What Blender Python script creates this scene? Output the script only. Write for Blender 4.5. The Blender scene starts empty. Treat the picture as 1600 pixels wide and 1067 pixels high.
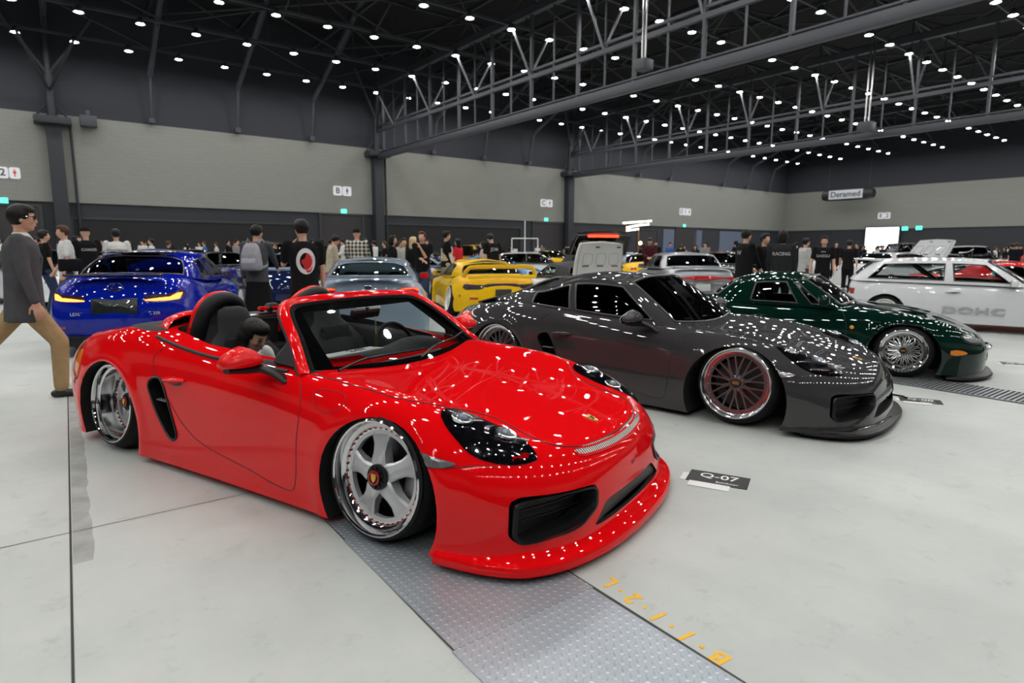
import bpy, bmesh, math, random
import numpy as np
from mathutils import Vector, Matrix, Quaternion
from mathutils.bvhtree import BVHTree
R = math.radians
SC = bpy.context.scene
COL = SC.collection
random.seed(7)

# ------------------------------------------------------------------ camera
CAMZ = 1.351
F = 954.34
def cam_axes(yaw, pitch, roll):
    f = Vector((math.sin(yaw)*math.cos(pitch), math.cos(yaw)*math.cos(pitch), -math.sin(pitch)))
    r = Vector((math.cos(yaw), -math.sin(yaw), 0)); u = r.cross(f)
    return (r*math.cos(roll)+u*math.sin(roll), -r*math.sin(roll)+u*math.cos(roll), f)
CR, CU, CF = cam_axes(R(37.078), R(8.552), R(.2325))
cam = bpy.data.cameras.new('camera')
cam_o = bpy.data.objects.new('camera', cam); COL.objects.link(cam_o)
cam.sensor_width = 36; cam.lens = F/1600*36
cam.clip_start = .05; cam.clip_end = 400
m = Matrix((CR, CU, -CF)).transposed().to_4x4(); m.translation = (0, 0, CAMZ)
cam_o.matrix_world = m
cam.dof.use_dof = True; cam.dof.focus_distance = 3.7; cam.dof.aperture_fstop = 2.4
SC.camera = cam_o
def spot(px, py, z=None, x=None, y=None, d=None):
    """the point of the plane z=, x= or y= (or at depth d) that stands where pixel (px, py) looks"""
    v = CF + CR*((px-800)/F) - CU*((py-533.5)/F)
    if z is not None: t = (z-CAMZ)/v.z
    elif x is not None: t = x/v.x
    elif y is not None: t = y/v.y
    else: t = d
    return Vector((0, 0, CAMZ)) + v*t

# ------------------------------------------------------------------ materials
MATS = {}
def mat(name, col=(.5, .5, .5), rough=.5, metal=0, coat=0, emis=None, es=0, spec=.5, sheen=0, crough=.02):
    if name in MATS: return MATS[name]
    m = bpy.data.materials.new(name); m.use_nodes = True
    b = m.node_tree.nodes['Principled BSDF']
    b.inputs['Base Color'].default_value = (*col, 1); b.inputs['Roughness'].default_value = rough
    b.inputs['Metallic'].default_value = metal; b.inputs['Coat Weight'].default_value = coat
    b.inputs['Coat Roughness'].default_value = crough; b.inputs['Specular IOR Level'].default_value = spec
    b.inputs['Sheen Weight'].default_value = sheen
    if emis: b.inputs['Emission Color'].default_value = (*emis, 1); b.inputs['Emission Strength'].default_value = es
    m.diffuse_color = (*col, 1); MATS[name] = m
    return m
def nodes(m):
    nt = m.node_tree; return nt, nt.nodes, nt.links, nt.nodes['Principled BSDF']
def add_noise(m, scale, lo, hi, detail=4, bump=0, coords='Object', stretch=None, dist=.02):
    nt, N, L, b = nodes(m)
    tc = N.new('ShaderNodeTexCoord'); src = tc.outputs[coords]
    if stretch:
        mp = N.new('ShaderNodeMapping'); mp.inputs['Scale'].default_value = stretch; L.new(src, mp.inputs[0]); src = mp.outputs[0]
    n = N.new('ShaderNodeTexNoise'); n.inputs['Scale'].default_value = scale; n.inputs['Detail'].default_value = detail
    L.new(src, n.inputs['Vector'])
    r = N.new('ShaderNodeValToRGB'); r.color_ramp.elements[0].position = .3; r.color_ramp.elements[1].position = .7
    r.color_ramp.elements[0].color = (*lo, 1); r.color_ramp.elements[1].color = (*hi, 1)
    L.new(n.outputs[0], r.inputs[0]); L.new(r.outputs[0], b.inputs['Base Color'])
    if bump:
        bp = N.new('ShaderNodeBump'); bp.inputs['Strength'].default_value = bump; bp.inputs['Distance'].default_value = dist
        L.new(n.outputs[0], bp.inputs['Height']); L.new(bp.outputs[0], b.inputs['Normal'])
    return n
def paint(name, col=(.5, .5, .5), metal=0., rough=.35, flake=0.):
    if name in MATS: return MATS[name]
    m = mat(name, col, rough, metal, 1.0, spec=(.5 if metal > .2 else 0.), crough=.0)
    if flake:
        nt, N, L, b = nodes(m)
        tc = N.new('ShaderNodeTexCoord'); v = N.new('ShaderNodeTexNoise'); v.inputs['Scale'].default_value = 900
        L.new(tc.outputs['Object'], v.inputs['Vector'])
        mx = N.new('ShaderNodeMixRGB'); mx.inputs[1].default_value = (*[c*(1-flake) for c in col], 1)
        mx.inputs[2].default_value = (*[min(1, c*(1+flake)) for c in col], 1)
        L.new(v.outputs[0], mx.inputs[0]); L.new(mx.outputs[0], b.inputs['Base Color'])
    return m
def glass(name, tint=(.8, .85, .85), rough=.0, boost=1.):
    """thin pane: tinted see-through with a fresnel mirror on top"""
    if name in MATS: return MATS[name]
    m = bpy.data.materials.new(name); m.use_nodes = True; nt = m.node_tree; N = nt.nodes; L = nt.links
    N.clear(); out = N.new('ShaderNodeOutputMaterial'); t = N.new('ShaderNodeBsdfTransparent'); t.inputs[0].default_value = (*tint, 1)
    g = N.new('ShaderNodeBsdfGlossy'); g.inputs['Roughness'].default_value = rough+.02
    fr = N.new('ShaderNodeFresnel'); fr.inputs[0].default_value = 1.5
    mx = N.new('ShaderNodeMixShader'); L.new(fr.outputs[0], mx.inputs[0]); L.new(t.outputs[0], mx.inputs[1]); L.new(g.outputs[0], mx.inputs[2])
    L.new(mx.outputs[0], out.inputs[0]); MATS[name] = m; return m
def emit(name, col, s):
    if name in MATS: return MATS[name]
    m = bpy.data.materials.new(name); m.use_nodes = True; nt = m.node_tree; N = nt.nodes; L = nt.links
    N.clear(); out = N.new('ShaderNodeOutputMaterial'); e = N.new('ShaderNodeEmission'); e.inputs[0].default_value = (*col, 1); e.inputs[1].default_value = s
    L.new(e.outputs[0], out.inputs[0]); MATS[name] = m; return m

# ------------------------------------------------------------------ objects
def tag(o, label=None, cat=None, group=None, kind=None):
    if label: o['label'] = label
    if cat: o['category'] = cat
    if group: o['group'] = group
    if kind: o['kind'] = kind
    return o
def empty(name, loc=(0, 0, 0), rz=0, parent=None):
    o = bpy.data.objects.new(name, None); COL.objects.link(o); o.location = loc; o.rotation_euler = (0, 0, rz)
    o.empty_display_size = .1
    if parent: o.parent = parent
    return o
def link_mesh(name, me, parent=None, mats=()):
    for mm in mats: me.materials.append(mm)
    o = bpy.data.objects.new(name, me); COL.objects.link(o)
    if parent: o.parent = parent
    return o
def copy_tree(o, parent=None):
    c = o.copy(); COL.objects.link(c)
    c.parent = parent
    for ch in list(o.children): copy_tree(ch, c)
    return c
def apply_mods(o):
    bpy.context.view_layer.update()
    dg = bpy.context.evaluated_depsgraph_get()
    me = bpy.data.meshes.new_from_object(o.evaluated_get(dg), preserve_all_data_layers=True, depsgraph=dg)
    o.modifiers.clear(); old = o.data; o.data = me
    if old.users == 0: bpy.data.meshes.remove(old)
    return o

def arr(p): return np.array(p, float)
def frame_of(d):
    d = Vector(d).normalized(); a = Vector((0, 0, 1)) if abs(d.z) < .9 else Vector((1, 0, 0))
    u = d.cross(a).normalized(); v = u.cross(d).normalized()
    return u, v, d
class MB:
    def __init__(s): s.v = []; s.f = []; s.m = []; s.cur = 0; s.M = Matrix.Identity(4)
    def mat(s, i): s.cur = i; return s
    def add(s, vs, fs):
        b = len(s.v); s.v += [tuple(s.M @ Vector(p)) for p in vs]; s.f += [tuple(b+i for i in f) for f in fs]; s.m += [s.cur]*len(fs)
        return s
    def box(s, c, d, rot=None, taper=1.):
        x, y, z = d[0]/2, d[1]/2, d[2]/2; vs = []
        for sz in (-1, 1):
            k = taper if sz > 0 else 1
            for sx, sy in ((-1, -1), (1, -1), (1, 1), (-1, 1)): vs.append(Vector((sx*x*k, sy*y*k, sz*z)))
        if rot is not None: vs = [rot @ p for p in vs]
        vs = [p+Vector(c) for p in vs]
        return s.add(vs, [(3, 2, 1, 0), (4, 5, 6, 7), (0, 1, 5, 4), (1, 2, 6, 5), (2, 3, 7, 6), (3, 0, 4, 7)])
    def cyl(s, p, q, r, r2=None, n=12, cap=True):
        r2 = r if r2 is None else r2; p = Vector(p); q = Vector(q); u, v, d = frame_of(q-p); vs = []
        for c, rr in ((p, r), (q, r2)):
            for i in range(n): a = 2*math.pi*i/n; vs.append(c+u*rr*math.cos(a)+v*rr*math.sin(a))
        fs = [(i, n+i, n+(i+1) % n, (i+1) % n) for i in range(n)]
        if cap: fs += [tuple(range(n)), tuple(range(2*n-1, n-1, -1))]
        return s.add(vs, fs)
    def tube(s, pts, r, n=8, flat=1., closed=False, up=None):
        pts = [Vector(p) for p in pts]; k = len(pts); vs = []; pu = None
        for i, p in enumerate(pts):
            d = (pts[(i+1) % k if closed else min(i+1, k-1)]-pts[(i-1) % k if closed else max(i-1, 0)]).normalized()
            if up is not None: u = Vector(up).cross(d).normalized()
            elif pu is None: u = frame_of(d)[0]
            else: u = (pu-d*pu.dot(d)).normalized()
            v = d.cross(u); pu = u; rr = r[i] if hasattr(r, '__len__') else r
            for j in range(n): a = 2*math.pi*(j+.5)/n; vs.append(p+u*rr*math.cos(a)+v*rr*flat*math.sin(a))
        fs = []
        for i in range(k if closed else k-1):
            a, b = i*n, ((i+1) % k)*n
            fs += [(a+j, a+(j+1) % n, b+(j+1) % n, b+j) for j in range(n)]
        if not closed: fs += [tuple(range(n-1, -1, -1)), tuple((k-1)*n+j for j in range(n))]
        return s.add(vs, fs)
    def lathe(s, prof, o=(0, 0, 0), ax=(0, 0, 1), n=24, closed=False):
        """prof: list of (radius, height along ax)"""
        u, v, d = frame_of(ax); o = Vector(o); vs = []; k = len(prof)
        for r, h in prof:
            for j in range(n): a = 2*math.pi*j/n; vs.append(o+d*h+u*r*math.cos(a)+v*r*math.sin(a))
        fs = []
        for i in range(k if closed else k-1):
            a, b = i*n, ((i+1) % k)*n
            fs += [(a+j, a+(j+1) % n, b+(j+1) % n, b+j) for j in range(n)]
        return s.add(vs, fs)
    def prism(s, poly, fn, h0, h1):
        """poly in 2D, fn(a, b, h) -> point"""
        n = len(poly); vs = [fn(a, b, h0) for a, b in poly]+[fn(a, b, h1) for a, b in poly]
        return s.add(vs, [tuple(range(n-1, -1, -1)), tuple(range(n, 2*n))]+[(i, (i+1) % n, n+(i+1) % n, n+i) for i in range(n)])
    def grid(s, A, cu=False, cv=False, flip=False):
        A = arr(A); h, w = A.shape[:2]; fs = []
        for i in range(h if cu else h-1):
            for j in range(w if cv else w-1):
                q = (i*w+j, i*w+(j+1) % w, ((i+1) % h)*w+(j+1) % w, ((i+1) % h)*w+j); fs.append(q[::-1] if flip else q)
        return s.add([tuple(p) for p in A.reshape(-1, 3)], fs)
    def ball(s, c, r, n=12, m=8):
        r = r if hasattr(r, '__len__') else (r, r, r); A = []
        for i in range(m+1):
            t = math.pi*i/m
            A.append([(c[0]+r[0]*math.sin(t)*math.cos(2*math.pi*j/n), c[1]+r[1]*math.sin(t)*math.sin(2*math.pi*j/n), c[2]-r[2]*math.cos(t)) for j in range(n)])
        return s.grid(A, cv=True)
    def mesh(s, name, merge=1e-5):
        me = bpy.data.meshes.new(name); me.from_pydata(s.v, [], s.f)
        me.polygons.foreach_set('material_index', s.m)
        if merge:
            bm = bmesh.new(); bm.from_mesh(me); bmesh.ops.remove_doubles(bm, verts=bm.verts, dist=merge)
            bmesh.ops.recalc_face_normals(bm, faces=bm.faces); bm.to_mesh(me); bm.free()
        return me
    def build(s, name, mats, parent=None, smooth=40, merge=1e-5, bevel=0, seg=2, loc=None, mirror=False):
        me = s.mesh(name, merge); mats = mats if isinstance(mats, (list, tuple)) else [mats]
        o = link_mesh(name, me, parent, mats)
        if bevel:
            b = o.modifiers.new('b', 'BEVEL'); b.width = bevel; b.segments = seg; b.limit_method = 'ANGLE'; b.angle_limit = R(35); apply_mods(o)
        if smooth: o.data.shade_smooth(); o.data.set_sharp_from_angle(angle=R(smooth))
        if loc: o.location = loc
        return o
def rot_z(a): return Matrix.Rotation(a, 3, 'Z')
def text_mesh(s, size, depth=.002, name='text', font_bold=0, spacing=1.):
    c = bpy.data.curves.new(name, 'FONT'); c.body = s; c.size = size; c.extrude = depth; c.align_x = 'CENTER'; c.align_y = 'CENTER'
    c.offset = font_bold; c.space_character = spacing; c.resolution_u = 3
    o = bpy.data.objects.new(name, c); COL.objects.link(o); bpy.context.view_layer.update()
    me = bpy.data.meshes.new_from_object(o.evaluated_get(bpy.context.evaluated_depsgraph_get()))
    bpy.data.objects.remove(o); bpy.data.curves.remove(c)
    return me
def text_obj(s, size, mt, parent, M, name='lettering', **k):
    me = text_mesh(s, size, **k); me.materials.clear(); me.transform(M); return link_mesh(name, me, parent, [mt])
def basis(o, x, y):
    """matrix with local x, y axes and origin o"""
    x = Vector(x).normalized(); y = (Vector(y)-x*Vector(y).dot(x)).normalized(); z = x.cross(y)
    m = Matrix((x, y, z)).transposed().to_4x4(); m.translation = o; return m
# ------------------------------------------------------------------ palette
CHROME = mat('polished chrome', (.82, .82, .83), .06, 1)
STEEL = mat('brushed alloy', (.55, .56, .57), .28, 1)
BLACKP = mat('satin black plastic', (.006, .006, .007), .4, spec=.35)
RUBBER = mat('tyre rubber', (.008, .008, .009), .7, spec=.3)
VOIDM = mat('wheel well black', (.004, .004, .004), .8)
DARKM = mat('dark painted steel', (.035, .038, .042), .55)
WHITEP = mat('white enamel', (.75, .76, .77), .3)
# ------------------------------------------------------------------ hall
U0, AX, V0, BY = -.278, 2.283, 38.48, 4.846
LZ = 11.35
WY, WX = 41.6, 74.3
Z1, Z2 = 3.78, 8.33
XL, YB, ZR = -24., -16., 15.2
def structure(o): o['kind'] = 'structure'; return o
conc = mat('power-floated concrete', (.47, .50, .48), .42, spec=.4)
def concrete(m):
    nt, N, L, b = nodes(m)
    tc = N.new('ShaderNodeTexCoord')
    def noise(sc, det, st=None, rough=.6):
        src = tc.outputs['Object']
        if st: mp = N.new('ShaderNodeMapping'); mp.inputs['Scale'].default_value = st; mp.inputs['Rotation'].default_value = (0, 0, .3); L.new(src, mp.inputs[0]); src = mp.outputs[0]
        n = N.new('ShaderNodeTexNoise'); n.inputs['Scale'].default_value = sc; n.inputs['Detail'].default_value = det; n.inputs['Roughness'].default_value = rough
        L.new(src, n.inputs['Vector']); return n
    a = noise(.9, 6); c = noise(1.2, 5, (1, .25, 1)); d = noise(7, 6, None, .75); e = noise(2.3, 3)
    def ramp(n, p0, c0, p1, c1):
        r = N.new('ShaderNodeValToRGB'); r.color_ramp.elements[0].position = p0; r.color_ramp.elements[1].position = p1
        r.color_ramp.elements[0].color = (*c0, 1); r.color_ramp.elements[1].color = (*c1, 1); L.new(n.outputs[0], r.inputs[0]); return r
    def mul(x, y, f):
        k = N.new('ShaderNodeMixRGB'); k.blend_type = 'MULTIPLY'; k.inputs[0].default_value = f; L.new(x.outputs[0], k.inputs[1]); L.new(y.outputs[0], k.inputs[2]); return k
    base = ramp(a, .3, (.40, .43, .41), .7, (.52, .54, .52))
    k = mul(base, ramp(c, .35, (.78, .79, .77), .6, (1, 1, 1)), .5)
    k = mul(k, ramp(d, .28, (.50, .50, .48), .43, (1, 1, 1)), .38)
    k = mul(k, ramp(e, .27, (.6, .61, .6), .36, (1, 1, 1)), .25)
    L.new(k.outputs[0], b.inputs['Base Color'])
    rr = N.new('ShaderNodeMapRange'); rr.inputs[3].default_value = .33; rr.inputs[4].default_value = .6; L.new(c.outputs[0], rr.inputs[0]); L.new(rr.outputs[0], b.inputs['Roughness'])
    bp = N.new('ShaderNodeBump'); bp.inputs['Strength'].default_value = .08; bp.inputs['Distance'].default_value = .01; L.new(d.outputs[0], bp.inputs['Height']); L.new(bp.outputs[0], b.inputs['Normal'])
concrete(conc)
mb = MB(); mb.box(((XL+WX)/2, (YB+WY)/2, -.1), (WX-XL+2, WY-YB+2, .2)); structure(mb.build('floor', conc, smooth=0))
wall_dark = mat('charcoal wall panel', (.026, .029, .036), .7)
wall_up = mat('slate upper wall', (.030, .032, .043), .75)
wall_pale = mat('grey green acoustic panel', (.22, .225, .205), .85)
nt, N, L, b = nodes(wall_pale)
tc = N.new('ShaderNodeTexCoord'); wv = N.new('ShaderNodeTexBrick'); wv.inputs['Scale'].default_value = 1.1; wv.inputs['Mortar Size'].default_value = .012
wv.inputs['Color1'].default_value = (.255, .26, .238, 1); wv.inputs['Color2'].default_value = (.245, .25, .228, 1); wv.inputs['Mortar'].default_value = (.225, .228, .21, 1)
mp = N.new('ShaderNodeMapping'); mp.inputs['Rotation'].default_value = (R(90), 0, 0); L.new(tc.outputs['Object'], mp.inputs[0]); L.new(mp.outputs[0], wv.inputs['Vector']); L.new(wv.outputs[0], b.inputs['Base Color'])
def wall(name, p, q, nrm):
    """stepped wall from p to q: dark plinth, pale panels, dark upper wall"""
    p = Vector(p); q = Vector(q); n = Vector(nrm); mb = MB()
    for i, (z0, z1, t) in enumerate(((0, Z1, .0), (Z1, Z2, .12), (Z2, ZR, .0))):
        mb.mat(i); c = (p+q)/2+n*(-.25+t/2); L_ = (q-p).length
        mb.box((c.x, c.y, (z0+z1)/2), (L_ if abs(n.y) > .5 else .5+t, .5+t if abs(n.y) > .5 else L_, z1-z0))
    return structure(mb.build(name, [wall_dark, wall_pale, wall_up], smooth=0, merge=0))
wall('wall_left', (XL, WY, 0), (WX+.5, WY, 0), (0, -1, 0))
wall('wall_far', (WX, YB, 0), (WX, WY, 0), (-1, 0, 0))
wall('wall_back', (XL, YB, 0), (WX, YB, 0), (0, 1, 0))
wall('wall_near', (XL, YB, 0), (XL, WY, 0), (1, 0, 0))
roofm = mat('black roof deck', (.004, .0045, .005), .9)
mb = MB(); mb.box(((XL+WX)/2, (YB+WY)/2, ZR+.1), (WX-XL+1, WY-YB+1, .2)); structure(mb.build('ceiling', roofm, smooth=0))
# shutters and doors in the dark plinth
shut = mat('black roller shutter', (.004, .004, .005), .6)
wv2 = nodes(shut)
tc = wv2[1].new('ShaderNodeTexCoord'); wt = wv2[1].new('ShaderNodeTexWave'); wt.bands_direction = 'Z'; wt.inputs['Scale'].default_value = 2.2
bp = wv2[1].new('ShaderNodeBump'); bp.inputs['Strength'].default_value = .6; wv2[2].new(tc.outputs['Object'], wt.inputs['Vector']); wv2[2].new(wt.outputs[1], bp.inputs['Height']); wv2[2].new(bp.outputs[0], wv2[3].inputs['Normal'])
doorm = mat('brown grey door leaf', (.03, .027, .029), .6)
bluew = mat('blue grey partition', (.12, .15, .22), .7)
def on_wall(px, py): return spot(px, py, y=WY)
def opening(name, px0, px1, pytop, m, label=None, depth=.35, y=WY):
    a = spot(px0, 380, y=y); b_ = spot(px1, 380, y=y); zt = spot((px0+px1)/2, pytop, y=y).z
    mb = MB(); w = b_.x-a.x; cx = (a.x+b_.x)/2
    mb.mat(0).box((cx, y-.03, zt/2), (w, .06, zt))
    mb.mat(1).box((cx, y-.06, zt+.06), (w+.3, .12, .12)); mb.box((a.x-.08, y-.06, zt/2), (.16, .12, zt)); mb.box((b_.x+.08, y-.06, zt/2), (.16, .12, zt))
    if m is doorm: mb.mat(1).box((cx, y-.065, zt/2-.1), (.06, .02, zt-.3))
    return structure(mb.build(name, [m, DARKM], smooth=0, merge=0))
opening('door_1', 118, 462, 347, shut); opening('door_2', 600, 812, 354, shut); opening('door_3', 503, 566, 336, doorm)
opening('door_4', 833, 876, 349, doorm); opening('door_5', 1055, 1085, 356, doorm); opening('door_6', 998, 1026, 360, doorm)
opening('door_7', 2, 66, 322, doorm)
mb = MB()
for a, c in ((1085, 1096), (1124, 1160), (1036, 1053)):
    p = spot(a, 380, y=WY-.06); q = spot(c, 380, y=WY-.06); mb.box(((p.x+q.x)/2, WY-.04, 1.75), (q.x-p.x, .08, 3.5))
structure(mb.build('trim_1', bluew, smooth=0, merge=0))
# bright screen opening in the far wall
p = spot(1355, 359, x=WX-.1); q = spot(1406, 359, x=WX-.1); mb = MB()
mb.mat(0).box((WX-.33, (p.y+q.y)/2, (p.z+.4)/2+.2), (.05, abs(p.y-q.y), p.z-.4)); mb.mat(1).box((WX-.28, (p.y+q.y)/2, (p.z+.4)/2+.15), (.1, abs(p.y-q.y)+.25, p.z-.1))
tag(mb.build('video_screen', [emit('white glow', (.9, .97, 1), 5), DARKM], smooth=0, merge=0), 'bright white video screen against the far wall', 'screen')

# ------------------------------------------------------------------ floor markings
jm = mat('dark joint filler', (.03, .03, .03), .8)
jr = mat('grey repair mortar', (.28, .29, .27), .75); add_noise(jr, 6, (.23, .24, .225), (.36, .37, .35))
mb = MB()
for i, (xa, ya, xb, yb, w) in enumerate(((-.135, -2, .1, 9.5, .009), (.1, 9.5, .3, 34, .012), (-20, 3.47, 70, 3.5, .005), (-20, -4.1, 70, -4.1, .006), (-20, 11.1, 70, 11.1, .008), (9.2, -14, 9.2, 38, .006), (18.3, -14, 18.3, 38, .006), (27.4, -14, 27.4, 38, .006), (-9, -14, -9, 38, .008), (-20, 18.7, 70, 18.7, .008), (-20, 26.3, 70, 26.3, .008))):
    d = Vector((xb-xa, yb-ya, 0)); n = Vector((-d.y, d.x, 0)).normalized()*w/2; p = Vector((xa, ya, .0012)); q = Vector((xb, yb, .0012))
    mb.add([p+n, p-n, q-n, q+n], [(0, 1, 2, 3)])
structure(mb.build('trim_2', jm, smooth=0, merge=0))
mb = MB(); rnd = random.Random(3); A = []
for k in range(60):
    y = 1.6+k*.1; x = -.135+(y+2)*.0204; w = .085+rnd.uniform(-.008, .008)+(.02 if k < 6 else 0)
    if y > 3.0: A.append([(x+.008, y, .0009), (x+w, y, .0009)])
mb.grid(A); structure(mb.build('trim_3', jr, smooth=0))
# chequer plate trench cover
plate = mat('galvanised chequer plate', (.46, .5, .54), .36, .45)
def chequer(m, s=.025):
    nt, N, L, b = nodes(m); tc = N.new('ShaderNodeTexCoord'); sp = N.new('ShaderNodeSeparateXYZ'); L.new(tc.outputs['Object'], sp.inputs[0])
    def M_(op, a, b_=None, c=None):
        n = N.new('ShaderNodeMath'); n.operation = op
        for i, v in enumerate((a, b_, c)):
            if v is None: continue
            if isinstance(v, (int, float)): n.inputs[i].default_value = v
            else: L.new(v, n.inputs[i])
        return n.outputs[0]
    x = M_('DIVIDE', sp.outputs[0], s); y = M_('DIVIDE', sp.outputs[1], s)
    u = M_('MULTIPLY', M_('ADD', x, y), .7071); v = M_('MULTIPLY', M_('SUBTRACT', x, y), .7071)
    fu = M_('SUBTRACT', M_('FRACT', u), .5); fv = M_('SUBTRACT', M_('FRACT', v), .5)
    par = M_('FRACT', M_('MULTIPLY', M_('ADD', M_('FLOOR', u), M_('FLOOR', v)), .5)); par = M_('GREATER_THAN', par, .25)
    def ell(a, b_): return M_('SUBTRACT', 1, M_('ADD', M_('MULTIPLY', M_('MULTIPLY', a, a), 5.6), M_('MULTIPLY', M_('MULTIPLY', b_, b_), 60)))
    ca, sa = math.cos(R(12)), math.sin(R(12))
    h = M_('ADD', M_('MULTIPLY', ell(fu, fv), par), M_('MULTIPLY', ell(fv, fu), M_('SUBTRACT', 1, par)))
    h = M_('MINIMUM', M_('MAXIMUM', h, 0), .5); hb = M_('MULTIPLY', h, M_('ADD', .35, M_('MULTIPLY', M_('SUBTRACT', 1, par), 1.6)))  # hb: glint on the lugs of one direction, mixed into the colour
    bp = N.new('ShaderNodeBump'); bp.inputs['Strength'].default_value = 1; bp.inputs['Distance'].default_value = .012; L.new(h, bp.inputs['Height']); L.new(bp.outputs[0], b.inputs['Normal'])
    n1 = N.new('ShaderNodeTexNoise'); n1.inputs['Scale'].default_value = 3; n1.inputs['Detail'].default_value = 5; L.new(tc.outputs['Object'], n1.inputs['Vector'])
    r = N.new('ShaderNodeValToRGB'); r.color_ramp.elements[0].color = (.25, .29, .33, 1); r.color_ramp.elements[1].color = (.45, .50, .54, 1); L.new(n1.outputs[0], r.inputs[0])
    mx = N.new('ShaderNodeMixRGB'); L.new(hb, mx.inputs[0]); L.new(r.outputs[0], mx.inputs[1]); mx.inputs[2].default_value = (.85, .87, .88, 1); L.new(mx.outputs[0], b.inputs['Base Color'])
chequer(plate)
PX0, PX1 = .985, 1.64
mb = MB()
for k in range(-3, 14):
    y0, y1 = k*.99-.35, (k+1)*.99-.352
    mb.box(((PX0+PX1)/2+.012*(y0-1), (y0+y1)/2, 0), (PX1-PX0, y1-y0, .008))
o = mb.build('trench_cover', plate, smooth=0, merge=0); tag(o, 'galvanised chequer plate strip set in the floor under the red convertible', 'floor plate')
mb = MB()
for sx in (-1, 1):
    A = [[((PX0+PX1)/2+sx*(PX1-PX0)/2*1.004+.012*(y-1)-.006, y, .003), ((PX0+PX1)/2+sx*(PX1-PX0)/2*1.004+.012*(y-1)+.006, y, .003)] for y in np.linspace(-3.3, 13.4, 30)]
    mb.grid(A)
mb.build('edge_gap', jm, o, smooth=0)
grat = mat('steel grating', (.35, .37, .40), .4, .7)
mb = MB()
for k in range(150):
    y = 2.75-k*.042; mb.box((7.15, y, .004), (.52, .02, .012))
mb.box((6.89, -.4, .004), (.02, 6.3, .012)); mb.box((7.41, -.4, .004), (.02, 6.3, .012))
o = mb.build('drain_grating', grat, smooth=0, merge=0); tag(o, 'long steel drain grating in the floor in front of the dark green roadster', 'grating')
mb = MB(); mb.box((7.15, -.4, .001), (.56, 6.36, .004)); mb.build('channel', jm, o, smooth=0)
mb = MB(); mb2 = MB()
for k in range(36):
    mb.box((-1.25, 11.2-k*.05, .004), (.5, .022, .01))
o = mb.build('drain_grating', grat, smooth=0, merge=0); tag(o, 'short steel drain grating beside the walking man in the grey blazer', 'grating')
# stall number plates
plw = mat('white card', (.7, .7, .7), .6); plk = mat('black card', (.015, .015, .015), .5); txw = mat('white print', (.8, .8, .8), .5)
def stall(px, py, s, yaw, label, txt, t2='Exhibitor'):
    p = spot(px, py, z=0); e = empty('stall_marker', (p.x, p.y, .001), yaw)
    tag(e, label, 'stall marker')
    mb = MB(); mb.box((0, 0, .001), (.30*s, .17*s, .002)); mb.build('card', plk, e, smooth=0)
    mb = MB(); mb.box((-.03*s, -.115*s, .0015), (.2*s, .07*s, .002)); mb.box((-.165*s, -.03*s, .0015), (.03*s, .11*s, .002)); mb.build('tape', plw, e, smooth=0)
    text_obj(txt, .09*s, txw, e, Matrix.Translation((0, .025*s, .0025)), depth=.0005, font_bold=.001)
    text_obj(t2, .03*s, txw, e, Matrix.Translation((.05*s, -.05*s, .0025)), depth=.0005)
stall(1122, 749, 1.15, R(-64), 'black card reading Q-07 taped to the floor by the red convertible', 'Q-07')
stall(1438, 626, 1.1, R(-64), 'black card taped to the floor in front of the grey coupe', 'Q-08')
stall(1590, 569, 1.1, R(-64), 'black card taped to the floor at the right edge beyond the grating', 'Q-09')
yel = mat('yellow road paint', (.75, .42, .02), .6)
p0 = spot(1095, 1008, z=0); p1 = spot(975, 925, z=0); d = (p1-p0); e = empty('floor_lettering', ((p0+p1)/2).to_tuple()[:2]+(.001,), math.atan2(d.y, d.x))
tag(e, 'worn yellow stencilled B-1-1-2-L on the concrete beside the chequer plate', 'floor lettering')
o = text_obj('B·1·1·2·L', .105, yel, e, Matrix.Identity(4), depth=.0004, spacing=1.55, font_bold=.003)

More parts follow.
